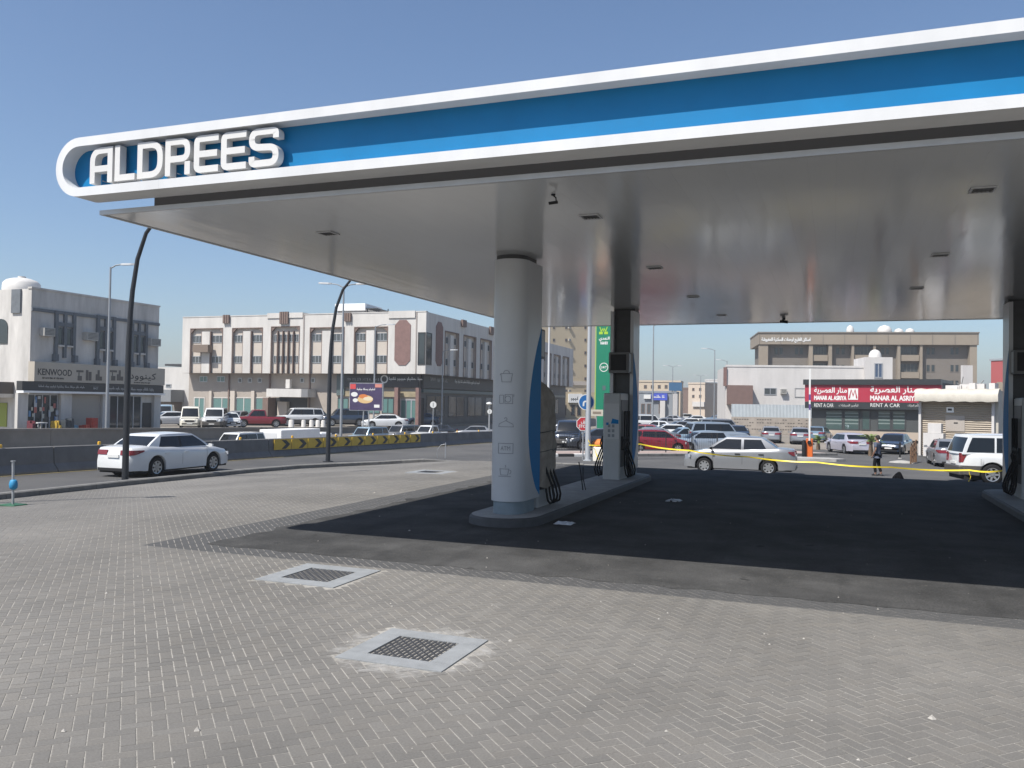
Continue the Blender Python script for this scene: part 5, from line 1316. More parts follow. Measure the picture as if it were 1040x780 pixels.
q = MB(); q.lathe([(.75, 0), (.75, .2), (.68, .55), (.5, .85), (.25, 1.0), (.02, 1.05)], P, 18); q.build('dome', TANKW, dm, smooth=60)
# corrugated fence on a pierced block wall
FW = Wall(atD(743, 430, 101), atD(838, 430, 99)); cf = thing('corrugated_fence', 'pale corrugated metal fence standing on a pierced block wall', 'fence', (FW.A.x, FW.A.y, -1.15))
s0, s1, zlo, zhi = FW.rect(743, 411, 837, 424)
q = MB(); n = int((s1-s0)/.16); 
for k in range(n):
    a = s0+(s1-s0)*k/n; b = s0+(s1-s0)*(k+1)/n; m_ = (a+b)/2
    q.add([FW.P(a, zlo, 0), FW.P(m_, zlo, .06), FW.P(m_, zhi, .06), FW.P(a, zhi, 0), FW.P(b, zlo, 0), FW.P(b, zhi, 0)], [(0, 1, 2, 3), (1, 4, 5, 2)])
q.build('metal_sheet', mat('corrugated_grey', (.46, .50, .52), .55, metal=.1, noise=.1, nscale=1), cf)
FW.part('block_wall', mat('block_beige', (.33, .29, .25), .9, noise=.2, nscale=1.5), cf, s0, s1, -1.15, zlo-.01, -.25, .05)
q = MB(); rr = random.Random(4)
for r_ in range(4):
    for c_ in range(34):
        if rr.random() < .55: a = s0+.3+c_*(s1-s0-.6)/34; z = zlo-.35-r_*.38; FW.box(q, a, a+.2, z, z+.12, .051, .056)
q.build('pierced_hole', mat('hole_dark', (.09, .08, .07), .9), cf)['kind'] = 'stuff'
# --- brown apartment block
DBR = 165; BW = Wall(atD(771, 380, DBR+3), atD(992.5, 380, DBR-4)); bb = thing('brown_building', 'long brown apartment block with a deep cornice behind the white building', 'building', (BW.A.x, BW.A.y, -1.15))
BR1 = mat('brown_render', (.17, .15, .13), .85, noise=.1, nscale=.4); BR2 = mat('tan_render', (.26, .22, .172), .85, noise=.08, nscale=.4)
zt2 = BW.hit(880, 338.5)[1]; zc = BW.hit(880, 350)[1]
BW.part('wall', BR1, bb, .8, BW.L-.8, -1.15, zc, -16, -1.2); BW.part('cornice', BR2, bb, -.2, BW.L+.2, zc+.001, zt2, -16, .2)
q = MB()
for k in range(11): a = BW.L*k/10; BW.box(q, a-.06, a+.06, zc+.1, zt2-.1, .201, .24)
q.build('cornice_joint', BR1, bb)['kind'] = 'stuff'
BW.part('cornice_rim', BR1, bb, -.3, BW.L+.3, zt2+.001, zt2+.25, -16, .35)
for x0, x1 in ((770.8, 780), (821.5, 825.5), (841.5, 845), (865, 867.5), (887, 889.5), (911.5, 914.5), (934.5, 937), (985, 992.3)):
    s0, s1, z0, z1 = BW.rect(x0, 352, x1, 380); BW.part('column', BR2, bb, s0, s1, -1.15, zc, -1.19, .0)
rows_ = ((352.5, 360), (370, 377.5), (386, 393))
for (ya, yb3) in rows_:
    for x0, x1 in ((787, 791), (792, 796), (808, 812), (813, 817), (850, 854), (855.5, 859.5), (896, 900), (901, 905), (942.5, 946.5), (947.5, 951.5), (967, 971), (972, 976)):
        BW.window(bb, x0, ya, x1, yb3, BR1, BGLASS, -1.198, 0, .08)
    for x0, x1 in ((825.8, 841), (868, 886), (915, 934)):
        s0, s1, z0, z1 = BW.rect(x0, ya-1, x1, yb3); BW.window(bb, s0, z0, s1, z1, BR1, BGLASS, -1.19, 4, .06, px=False, name='balcony_window'); 
        s0, s1, z0, z1 = BW.rect(x0, yb3+.4, x1, yb3+6.5); BW.part('balcony_front', BR2, bb, s0, s1, z0, z1, -1.19, -.3)
BW.write('sign_lettering', arabic('اسكان الفليج لوحدات السكنية المفروشة'), LETW, bb, 773.5, 342.8, 823, 348, .25, .05)
for (px, lb, r0, big) in ((905, 'largest white roof tank on the brown building', 1.3, 1), (869, 'small white dish like tank on the brown roof', .7, 0)):
    P = BW.P(BW.hit(px, 338)[0], zt2+.25, -5); tk = thing('roof_tank', lb, 'water tank', P); q = MB(); q.lathe([(r0, 0), (r0*1.05, .4), (r0, 1.0), (r0*.7, 1.5), (r0*.2, 1.75), (.02, 1.8)], P, 16); q.build('tank', TANKW, tk, smooth=50)
    if big: q = MB(); q.lathe([(.8, 0), (.85, .5), (.6, .9), (.1, 1.1), (.01, 1.1)], (P[0]+2.6, P[1], P[2]), 14); q.lathe([(.8, 0), (.85, .5), (.6, .9), (.1, 1.1), (.01, 1.1)], (P[0]+4.6, P[1], P[2]), 14); q.build('small_tank', TANKW, tk, smooth=50)
# --- rental office with the red sign
MW = Wall(atD(824, 430, 87), atD(957, 430, 80)); mo = thing('rental_office', 'low black fronted rental office with a long red sign', 'building', (MW.A.x, MW.A.y, -1.15))
RED = mat('sign_red', (.33, .022, .045), .45, noise=.05, nscale=1); BLK = mat('sign_black', (.025, .028, .03), .4)
zt3 = MW.hit(880, 385.5)[1]
MW.part('wall', mat('office_dark', (.05, .055, .055), .6), mo, 0, MW.L, -1.15, zt3-.3, -8, 0)
MW.part('header', BLK, mo, -.6, MW.L, MW.hit(880, 391)[1], zt3, -6, .9)
s0 = MW.hit(822.5, 400)[0]; z0, z1 = MW.hit(880, 408.5)[1], MW.hit(880, 391)[1]-.01
rs = MW.part('red_sign', RED, mo, s0-.3, MW.L, z0, z1, .003, .7)
MW.part('black_strip', BLK, mo, s0-.3, MW.L, MW.hit(880, 415.5)[1], z0-.01, .003, .68)
D_ = .706
for (xa_, xb_, body, ya_, yb_) in ((827, 860, arabic('منار العصرية'), 393, 400.5), (884, 932, arabic('منار العصرية'), 392.2, 400.5)): MW.write('sign_lettering', body, LETW, rs, xa_, ya_, xb_, yb_, D_, .02)
for (xa_, xb_, ya_, yb_) in ((827, 859.5, 402, 406.2), (884, 932.5, 402, 406.8)): MW.write('sign_lettering', 'MANAR AL ASRIYA', LETW, rs, xa_, ya_, xb_, yb_, D_, .025)
s0_, s1_, z0_, z1_ = MW.rect(861.5, 394.5, 871.5, 406, .7); q = MB(); MW.box(q, s0_, s1_, z0_, z1_, .701, .72); lg = q.build('logo_plate', LETW, rs, fix=True)
q = MB(); ww_, hh_ = s1_-s0_, z1_-z0_; ribbon(q, [(s0_+ww_*.12, z0_+hh_*.12), (s0_+ww_*.3, z1_-hh_*.12), (s0_+ww_*.5, z0_+hh_*.35), (s0_+ww_*.7, z1_-hh_*.12), (s0_+ww_*.88, z0_+hh_*.12)], 0, .14, .721, .73, MW.map()); q.build('logo_mark', RED, lg, fix=True)
for (xa_, xb_, body) in ((827, 846.5, 'RENT A CAR'), (852, 871.5, arabic('لتأجير السيارات')), (884, 914, 'RENT A CAR'), (922, 933, arabic('لتأجير السيارات'))): MW.write('sign_lettering', body, LETW, mo, xa_, 409.7, xb_, 413.4, .69)
for x0, x1 in ((838, 856), (857, 873), (875, 884), (891, 905), (906, 920)): MW.window(mo, x0, 416.5, x1, 437, DARKSTEEL, mat('office_glass', (.055, .085, .08), .07, spec=.7), .004, 0, .1)
q = MB()
for y in (419, 422.5, 426, 429.5):
    for x0, x1 in ((839, 855), (858, 872), (892, 904), (907, 919)): s0_, s1_, z0_, z1_ = MW.rect(x0, y, x1, y+1.2); MW.box(q, s0_, s1_, z0_, z1_, .026, .032)
q.build('frosted_stripe', mat('frost', (.16, .20, .19), .5), mo)['kind'] = 'stuff'
MW.pxpart('dado', mat('dado_tan', (.36, .30, .24), .8), mo, 836, 438, 933, 446, .004, .2)
for x0, x1 in ((836, 846),): MW.pxpart('planter_wall', WH, mo, x0, 440, x1, 450, .3, 1.5)
# --- shutter shop
SW = Wall(atD(935, 430, 57), atD(1014, 430, 54)); so2 = thing('shutter_shop', 'small kiosk with a cream awning and a closed beige roller shutter', 'building', (SW.A.x, SW.A.y, -.9))
CRM = mat('awning_cream', (.46, .43, .37), .7, noise=.1, nscale=2); SHB = mat('shutter_tan', (.34, .285, .22), .6, noise=.08, nscale=1)
ztop = SW.hit(975, 395)[1]; zaw = SW.hit(975, 408)[1]; SG = -.95
SW.part('wall', CRM, so2, 0, SW.L, SG, ztop-.1, -4, 0)
q = MB(); prof = [(.02, ztop-.12), (.4, ztop), (.75, ztop-.15), (.95, (ztop+zaw)/2), (.9, zaw), (.86, zaw-.02), (.02, zaw+.02)]
for k in range(16):
    a, b = -.15+(SW.L+.3)*k/16, -.15+(SW.L+.3)*(k+1)/16; v = []
    for (d, z) in prof: v += [SW.P(a, z+.03*math.sin(k*2.1), d), SW.P(b, z+.03*math.sin((k+1)*2.1), d)]
    q.add(v, [(2*i, 2*i+1, 2*i+3, 2*i+2) for i in range(len(prof)-1)])
for a in (-.15, SW.L+.15): q.add([SW.P(a, z, d) for d, z in prof], [tuple(range(len(prof)))])
q.build('awning', CRM, so2, smooth=50)
s0, s1, z0, z1 = SW.rect(936.5, 408, 1008, 460)
shs = []
ns = 26
for k in range(ns):
    za = SG+.02+(zaw-.02-SG)*k/ns; zb3 = SG+.02+(zaw-.02-SG)*(k+1)/ns
    q = MB(); q.add([SW.P(s0, za, .01), SW.P(s1, za, .01), SW.P(s1, (za+zb3)/2, .05), SW.P(s0, (za+zb3)/2, .05), SW.P(s1, zb3-.012, .012), SW.P(s0, zb3-.012, .012)], [(0, 1, 2, 3), (3, 2, 4, 5)]); q.build('shutter_slat', SHB, so2)
for a in (s0-.15, s1): SW.part('shutter_guide', WH, so2, a+.002, a+.148, SG, zaw, .003, .3)
SW.pxpart('notice', WHITE, so2, 961.5, 413.5, 969, 419, .06, .075); SW.pxpart('notice_print', LETB, so2, 963, 415, 967, 417, .076, .08)
SW.pxpart('hatch_door', mat('hatch_grey', (.36, .32, .28), .6), so2, 960.5, 422, 980, 438, .055, .07); SW.pxpart('hatch_lock', BLACKP, so2, 969, 429, 973, 430, .071, .09)
# junk on the kiosk roof
jk = thing('roof_junk', 'heap of pale boards and scrap on the kiosk roof', 'scrap', SW.P(2.4, ztop, -2)); rr = random.Random(9); q = MB()
for k in range(9): a = 1.2+rr.uniform(0, 3); h_ = rr.uniform(.2, .75); SW.box(q, a, a+rr.uniform(.3, 1.0), ztop-.1, ztop+h_*.6, -2.6+rr.uniform(0, 1), -1.4+rr.uniform(0, .6))
q.build('board', WH, jk, fix=True); q = MB()
for k in range(5): a = 1.8+rr.uniform(0, 2.4); q.tube([SW.P(a, ztop, -1.5), SW.P(a+rr.uniform(-.5, .5), ztop+rr.uniform(.4, .9), -1.8)], .03, 5)
q.build('stick', DARKSTEEL, jk)
# fridges in front of the kiosk
P0 = SW.P(SW.hit(944, 450)[0], SG, 1.1); fr_ = thing('old_fridge', 'white chest and box left standing before the roller shutter', 'fridge', P0)
s0, s1, z0, z1 = SW.rect(937.5, 440, 958, 464, 1.3); SW.part('cabinet', WH, fr_, s0, s1, SG+.02, z1, .7, 1.3); s0, s1, z0, z1 = SW.rect(942.5, 430, 956, 440, 1.2); SW.part('upper_box', WH, fr_, s0, s1, z0+.01, z1, .75, 1.25); SW.part('fridge_handle', BLACKP, fr_, s1-.1, s1-.05, z0-.8, z0-.3, 1.301, 1.33)
# right of the kiosk: wall, pipe, red roof box
RWA = Wall(atD(1012, 430, 62), atD(1075, 430, 58)); rw2 = thing('side_building', 'tan wall with a red sign box on top at the far right', 'building', (RWA.A.x, RWA.A.y, -1))
RWA.part('wall', BR2, rw2, 0, RWA.L, -1, RWA.hit(1015, 388)[1], -5, 0); s0, s1, z0, z1 = RWA.rect(1002, 366, 1022, 389); RWA.part('red_box', mat('red_faded', (.34, .09, .09), .6), rw2, s0, s1+2, z0, z1, -3, -.5); RWA.part('box_frame', ALU, rw2, s0-.1, s1+2, z1+.01, z1+.15, -3, -.45)
RWA.pxpart('white_pipe', WH, rw2, 1010.5, 400, 1014, 462, .1, .4)
RWA.pxpart('dark_window', BGLASS, rw2, 1014.5, 420, 1022, 447, .004, .05)
q = MB(); P = atD(984, 380, 61); 
wp = thing('white_board', 'tall white panel standing on the roof behind the kiosk', 'panel', (P[0], P[1], 3)); PB = Wall(atD(978, 380, 62), atD(988, 380, 62)); PB.part('sheet', WH, wp, 0, PB.L, PB.hit(983, 400)[1], PB.hit(983, 371)[1], -.3, 0)
# --- far street: low buildings between the canopy columns
def far_building(x0, x1, ytop, D, m, label, wins=(), sign=None, depth=10):
    w = Wall(atD(x0, 400, D), atD(x1, 400, D*.985)); b = thing('far_building', label, 'building', (w.A.x, w.A.y, -1.15)); zt_ = w.hit((x0+x1)/2, ytop)[1]
    w.part('wall', m, b, 0, w.L, -1.15, zt_, -depth, 0); w.part('parapet', m, b, -.1, w.L+.1, zt_+.001, zt_+.4, -depth, .12)
    for (a, c, e, g) in wins: w.window(b, a, c, e, g, BROWNT, WGLASS, .004, 0, .12)
    if sign: 
        s0, s1, z0, z1 = w.rect(*sign[0]); o = w.part('sign_board', sign[1], b, s0, s1, z0, z1, .01, .5)
    return w, b
TAN3 = mat('tan_far', (.50, .42, .32), .85, noise=.08, nscale=.3); GR3 = mat('grey_far', (.22, .24, .26), .8, noise=.1, nscale=.3); BE3 = mat('beige_far', (.52, .44, .36), .85, noise=.08, nscale=.3)
far_building(640, 691, 388, 200, TAN3, 'long low cream building far down the street', [(x, 391, x+3, 394.5) for x in (654, 661, 668, 675)])
w_, b_ = far_building(640, 684, 399, 175, GR3, 'grey shop row with a blue sign far down the street', [(x, 410, x+4, 420) for x in (651, 657, 669)], ((662, 399.5, 678, 406.5), mat('sign_blue', (.05, .08, .42), .5)))
scrawl(w_, LETW, b_, 664, 401, 675, 405, .51, seed=16)
s0, s1, z0, z1 = w_.rect(654, 401, 661, 405, .2); w_.part('white_sign', LETW, b_, s0, s1, z0, z1, .01, .4)
w_.part('white_front', WH, b_, w_.hit(671, 410)[0], w_.hit(676, 410)[0], -1.15, w_.hit(673, 407)[1], .01, 1)
far_building(699, 716, 390, 225, BE3, 'beige three storey block far down the street', [(x, y, x+2.4, y+3) for x in (703, 710) for y in (394, 401, 408)], ((704, 408, 716, 413), WH))
far_building(716, 732, 389.5, 235, GR3, 'grey shaded block beside the beige one far off', [(x, y, x+2, y+3) for x in (718, 723, 728) for y in (394, 402)])
far_building(690, 699, 395, 250, BROWNT, 'narrow dark brown building far down the street')
far_building(730, 740, 396, 215, TAN3, 'small tan building end beside the white building', [(734, 402, 737, 405)])
wsh = WH
w_, b_ = far_building(716, 729, 386.5, 300, WH, 'bright white block on the skyline far off')
far_building(600, 642, 385, 260, TAN3, 'tan block far behind the green pylon sign', [(x, 392, x+3, 396) for x in (606, 614, 622, 630)])
P = atD(691, 390, 160); t = thing('far_billboard', 'small blue billboard on a post far down the street', 'billboard', (P[0], P[1], -1.15)); w_ = Wall(atD(679, 388, 160), atD(692.5, 388, 160)); w_.pxpart('panel', mat('bb_blue', (.05, .13, .24), .5), t, 679.5, 388.5, 692.5, 397, -.2, .1); w_.pxpart('post', STEEL, t, 684.5, 397, 687, 425, -.15, .05)
P = atD(686, 410, 150); t = thing('white_pylon', 'plain white pylon standing among the far cars', 'pylon', (P[0], P[1], -1.15)); w_ = Wall(atD(683.5, 410, 150), atD(688, 410, 150)); w_.pxpart('shaft', WH, t, 683.7, 400, 687.8, 424, -.4, .2)
# ------------------------------------------------------------------ road barrier, walls
BARR = mat('barrier_concrete', (.15, .147, .143), .85, noise=.3, nscale=.9, bump=.2, bscale=15)
BWALL = mat('retaining_wall', (.20, .185, .165), .9, noise=.25, nscale=.6, bump=.2, bscale=12)
bar = thing('road_barrier', 'long grey concrete road barrier between the service road and the sunken lanes', 'barrier', (-25.4, 10, zg(-25, 10)))
AMBER = mat('amber_reflector', (.75, .42, .03), .3)
def bz(w): return zg(-25, w)
w0 = 2.0
while w0 < 84:
    w1 = w0+3.96; q = MB(); rings = []
    for w in (w0, w1):
        z = bz(w); o_ = 0.0
        rings.append([(-25.72, w, z-.3), (-25.10, w, z-.3), (-25.10, w, z+.08), (-25.30, w, z+.32), (-25.34, w, z+.88), (-25.37, w, z+.905), (-25.47, w, z+.905), (-25.50, w, z+.88), (-25.54, w, z+.32), (-25.72, w, z+.08)])
    q.loft(rings); seg = q.build('barrier_segment', BARR, bar, fix=True)
    q = MB(); z = bz(w0+2); q.bbox((-25.46, w0+1.95, z+.90), (-25.38, w0+2.07, z+1.02), .02); q.build('reflector', AMBER, seg)
    w0 += 4.0
wall = thing('retaining_wall', 'brown concrete wall behind the sunken lanes along the parked cars', 'wall', (-44.2, 10, -2.0))
w0 = -4.0
while w0 < 120:
    q = MB(); rings = []
    for w in (w0, w0+5.97):
        zt_ = max(.27-.0194*(w-32.6), -.7)
        rings.append([(-44.05, w, -2.05), (-44.05, w, zt_-.14), (-43.98, w, zt_-.14), (-43.98, w, zt_), (-44.42, w, zt_), (-44.42, w, zt_-.14), (-44.35, w, zt_-.14), (-44.35, w, -2.05)])
    q.loft(rings); q.build('wall_panel', BWALL, wall, fix=True); w0 += 6.0
# chevron plates fixed to the barrier
chx = [277.5+k*13.4 for k in range(12)]
CHY = mat('chevron_yellow', (.62, .40, .04), .55, noise=.15, nscale=3)
cz = lambda w, f: bz(w)+.36+.5*f
wA = onX(278, 450, -25.28)[1]; wB = onX(427, 441, -25.28)[1]; nch = 11
for k in range(nch):
    a = wA+(wB-wA)*k/nch+.03; b = wA+(wB-wA)*(k+1)/nch-.03
    q = MB(); q.add([(x, w, cz(w, f)) for x in (-25.26, -25.29) for (w, f) in ((a, 0), (b, 0), (b, 1), (a, 1))], [(0, 1, 2, 3), (7, 6, 5, 4), (0, 4, 5, 1), (1, 5, 6, 2), (2, 6, 7, 3), (3, 7, 4, 0)])
    pl = q.build('chevron_plate', CHY, bar, fix=True); L_ = b-a
    q = MB(); m1, m2 = a+L_*.42, a+L_*.68; t_ = L_*.26
    q.add([(-25.255, w, cz(w, f)) for w, f in ((m1, .06), (m1+t_, .06), (m2+t_, .5), (m2, .5), (m1+t_, .94), (m1, .94))], [(0, 1, 2, 3), (3, 2, 4, 5)]); q.build('chevron_mark', LETB, pl)
# ------------------------------------------------------------------ lamp posts
POLEG = mat('pole_grey', (.30, .32, .34), .5, metal=.4, noise=.1, nscale=2)
POLED = mat('pole_black', (.02, .022, .026), .45, noise=.15, nscale=2)
LAMPH = mat('lamp_head', (.42, .43, .44), .4)
def lamp_post(P, H, arms, label, r=.10, m=None, dome=False):
    m = m or POLEG; P = Vector((P[0], P[1], P[2])); t = thing('street_lamp', label, 'street lamp', P, 0, 'street lamps')
    q = MB(); q.tube([P, P+Vector((0, 0, H*.5)), P+Vector((0, 0, H))], [r, r*.8, r*.55], 8); q.build('pole', m, t, smooth=50)
    q = MB(); q.box(P+Vector((-.2, -.2, 0)), P+Vector((.2, .2, .05))); q.build('base_plate', m, t)
    for (dx, dy, ln) in arms:
        d = Vector((dx, dy, 0)).normalized(); T = P+Vector((0, 0, H))
        q = MB(); q.tube([T-Vector((0, 0, .1)), T+d*ln*.5+Vector((0, 0, .12)), T+d*ln+Vector((0, 0, .18))], .045, 6); q.build('arm', m, t, smooth=60)
        e = T+d*ln+Vector((0, 0, .18)); n_ = Vector((-d.y, d.x, 0)); q = MB(); rings = []
        for k, wd in ((0, .07), (.2, .15), (.7, .14), (.95, .05)): c = e+d*k+Vector((0, 0, .03*k)); rings.append([tuple(c+n_*wd-Vector((0, 0, .05))), tuple(c+n_*wd*.8+Vector((0, 0, .06))), tuple(c-n_*wd*.8+Vector((0, 0, .06))), tuple(c-n_*wd-Vector((0, 0, .05)))])
        q.loft(rings); q.build('lamp_head', LAMPH, t, fix=True)
    return t
cr, cl = (math.cos(YAW), math.sin(YAW)), (-math.cos(YAW), -math.sin(YAW))     # image right and left on the ground
def base(px, D, lot=None): P = atD(px, 400, D); return (P[0], P[1], zg(P[0], P[1]) if lot is None else lot)
lamp_post(base(109, 57), 2.2+(402-271)/F_PX*57+.75, [(cr[0], cr[1], .7)], 'tall grey street lamp in front of the KENWOOD shop', .11)
lamp_post(base(347, 62), 2.2+(405-290)/F_PX*62+2.0, [(cr[0], cr[1], .9), (cl[0], cl[1], .9)], 'grey double arm street lamp behind the second black post', .11)
lamp_post(base(380, 92), 2.2+(406-331)/F_PX*92+.75, [(cr[0], cr[1], 1.2)], 'grey street lamp in front of the cream building beside the billboard', .10)
lamp_post(base(449, 100), 2.2+(407-346)/F_PX*100+.75, [(cr[0], cr[1], .8)], 'grey street lamp before the shaded side of the cream building', .11)
P = onG(597, 468); lamp_post((P[0], P[1], P[2]), 11, [(cr[0], cr[1], 1.5)], 'thick pale street lamp post beside the stop sign', .14, mat('pole_pale', (.40, .42, .44), .5, metal=.2))
lamp_post(base(557, 52), 10.5, [(cl[0], cl[1], 1.5)], 'pale post rising between the icon column and the yellow tower', .085, mat('pole_white', (.55, .56, .57), .5))
lamp_post(base(663, 98), 12.5, [(cr[0], cr[1], 1.0)], 'tall lamp post right of the far column reaching the canopy edge', .11)
lamp_post(base(683, 160), 2.2+(411-368)/F_PX*160+1.15, [(cr[0], cr[1], .9), (cl[0], cl[1], .9)], 'double arm street lamp over the far blue billboard', .11)
lamp_post(base(711.5, 205), 2.2+(411-378)/F_PX*205+1.15, [(cr[0], cr[1], .9), (cl[0], cl[1], .9)], 'smallest double arm street lamp down the street', .11)
lamp_post(base(725.5, 122), 2.2+(411-355)/F_PX*122+1.15, [(cl[0], cl[1], 1.0)], 'tall single arm street lamp left of the white building', .11)
lamp_post(base(738, 150), 2.2+(411-366)/F_PX*150+1.15, [(cl[0], cl[1], 1.0)], 'street lamp half hidden by the white building edge', .11)
def black_post(px, py, label, sc_=1.0):
    P = onG(px, py); P = Vector((P[0], P[1], zf(P[0], P[1]) if P[0] > u_left(P[1]) else P[2]))
    t = thing('curved_lamp_post', label, 'lamp post', P, 0, 'black curved lamp posts along the kerb')
    pr = [(0, 0), (0, 1.5), (0, 3.0), (.01, 4.3), (.05, 5.3), (.11, 6.0), (.28, 7.0), (.60, 7.8), (1.2, 8.45), (2.0, 8.75)]
    q = MB(); q.tube([P+Vector((x*sc_, 0, z)) for x, z in pr], [.105, .10, .095, .088, .08, .075, .068, .06, .05, .045], 12); q.build('pole', POLED, t, smooth=60)
    q = MB(); q.tube([P, P+Vector((0, 0, .04))], [.24, .24], 12); q.build('base_flange', POLED, t)
    e = P+Vector((2.1*sc_, 0, 8.75)); q = MB(); rings = []
    for k, wd in ((0, .06), (.15, .16), (.7, .15), (.9, .04)): rings.append([(e.x+k, e.y-wd, e.z-.04+.04*k), (e.x+k, e.y+wd, e.z-.04+.04*k), (e.x+k, e.y+wd*.8, e.z+.05), (e.x+k, e.y-wd*.8, e.z+.05)])
    q.loft(rings); q.build('lamp_head', POLED, t, fix=True); return P
p1_ = black_post(127, 488.5, 'black curved lamp post in front of the white sedan')
p2_ = black_post(333, 469, 'black curved lamp post at the kerb before the yellow chevrons')
# the next post of the row stands just outside the frame on the left
P3 = onG(-150, 520); tmp = p1_+(p1_-p2_)*.82
def black_post_at(P, label):
    t = copy_tree([o for o in COL.objects if o.get('label') == 'black curved lamp post in front of the white sedan'][0]); t.location = P; t['label'] = label
black_post_at(Vector((tmp.x+.1, tmp.y, zf(tmp.x+.8, tmp.y))), 'black curved lamp post just beyond the left edge of the photo')
# ------------------------------------------------------------------ small street things on the left
P = onZ(13, 515.5, -.33); z = zf(P[0], P[1]); P = Vector((P[0], P[1], z))
t = thing('stand_post', 'short metal post with a blue wrap on a green base plate at the left edge', 'post', P)
q = MB(); q.tube([P+Vector((0, 0, .03)), P+Vector((-.03, 0, .98))], .028, 8); q.tube([P+Vector((-.03, 0, .98)), P+Vector((-.03, 0, 1.0))], .05, 8); q.build('post', STEEL, t)
q = MB(); q.bbox(P+Vector((-.22, -.18, 0.005)), P+Vector((.24, .18, .035)), .01); q.build('base_plate', mat('green_paint', (.02, .10, .05), .6, noise=.2, nscale=8), t)
q = MB(); q.lathe([(.05, .36), (.085, .40), (.09, .48), (.075, .55), (.05, .58)], P, 10); q.build('blue_wrap', mat('blue_wrap', (.02, .22, .42), .6), t, smooth=60)
P = onG(448, 465); t = thing('steel_hoop', 'thin steel hoop guard at the kerb in front of the barrier', 'hoop', P)
for dx, rr_ in ((0, .025), ):
    d = Vector((cr[0], cr[1], 0)); b0 = Vector(P)
    q = MB(); q.tube([b0+d*.22, b0+d*.22+Vector((0, 0, .78))], .03, 8); q.build('post', STEEL, t)
    q = MB(); q.tube([b0+d*.22+Vector((0, 0, .72)), b0-d*.02+Vector((0, 0, .66)), b0-d*.20+Vector((0, 0, .42)), b0-d*.22+Vector((0, 0, .2)), b0-d*.18], .012, 6); q.build('wire', STEEL, t, smooth=60)
# small concrete bollards in front of the parked cars on the far side
for k, x in enumerate((296.5, 309, 317, 323.5, 329, 341.5)):
    P = base(x, 80); hh = .95; q = MB(); r0 = .33 if k in (0, 5) else .27
    q.lathe([(r0, 0), (r0, hh*.15), (r0*.8, hh*.25), (r0*.75, hh*.9), (r0*.55, hh), (.02, hh)], P, 12)
    lb = ['wide pale concrete bollard next to the red pickup', 'concrete bollard second from the red pickup', 'concrete bollard third from the red pickup', 'concrete bollard left of the black lamp post', 'concrete bollard close to the black lamp post', 'pale concrete bollard right of the black lamp post'][k]
    tag(q.build('concrete_bollard', mat('bollard_pale', (.55, .53, .50), .8, noise=.15, nscale=3), smooth=40), lb, 'bollard', 'concrete bollards before the parked cars')
# burger billboard
BB = Wall(atD(355.5, 400, 78), atD(388, 400, 77)); t = thing('billboard', 'purple billboard with a picture of food before the cream building', 'billboard', BB.P(BB.L/2, -.75))
s0, s1, z0, z1 = BB.rect(355.5, 389.5, 388, 416.5)
BB.part('frame', STEEL, t, s0-.06, s1+.06, z0-.06, z1+.06, -.2, 0); BB.part('poster', mat('poster_purple', (.05, .035, .09), .5, noise=.2, nscale=2), t, s0, s1, z0, z1, .001, .02)
for a in (.42, .58): q = MB(); q.tube([BB.P(s0+(s1-s0)*a, z0-.06, -.1), BB.P(s0+(s1-s0)*(a+(.02 if a > .5 else -.02)), -.75, -.1)], .06, 8); q.build('leg', STEEL, t)
def ell(name, cx_, cy_, rx, ry, m, d):
    c = BB.hit(cx_, cy_); a = abs(BB.hit(cx_+rx, cy_)[0]-c[0]); b = abs(BB.hit(cx_, cy_+ry)[1]-c[1]); q = MB(); q.add([BB.P(c[0]+a*math.cos(2*math.pi*k/18), c[1]+b*math.sin(2*math.pi*k/18), d) for k in range(18)], [tuple(range(18))]); q.build(name, m, t)
ell('bread_print', 371, 405.5, 8, 4.2, mat('print_bread', (.55, .38, .18), .6), .024); ell('filling_print', 369, 402.5, 4.5, 2.2, mat('print_orange', (.5, .16, .04), .6), .026); ell('salad_print', 374, 405, 5, 2.0, mat('print_cream', (.6, .52, .36), .6), .028)
ell('white_badge', 360, 400.5, 3.4, 2.4, LETW, .025); ell('white_badge', 361, 406.5, 2.6, 2, LETW, .025)
BB.pxpart('red_corner', mat('print_red', (.5, .06, .06), .5), t, 355.8, 390, 361.5, 395, .021, .024); BB.pxpart('red_corner', mat('print_salmon', (.5, .2, .16), .5), t, 381, 390, 388, 393.5, .021, .024)
scrawl(BB, LETW, t, 362.5, 393.8, 381, 397, .026, name='poster_lettering', seed=17); BB.pxpart('white_tag', LETW, t, 380, 411, 385.5, 414, .021, .025)
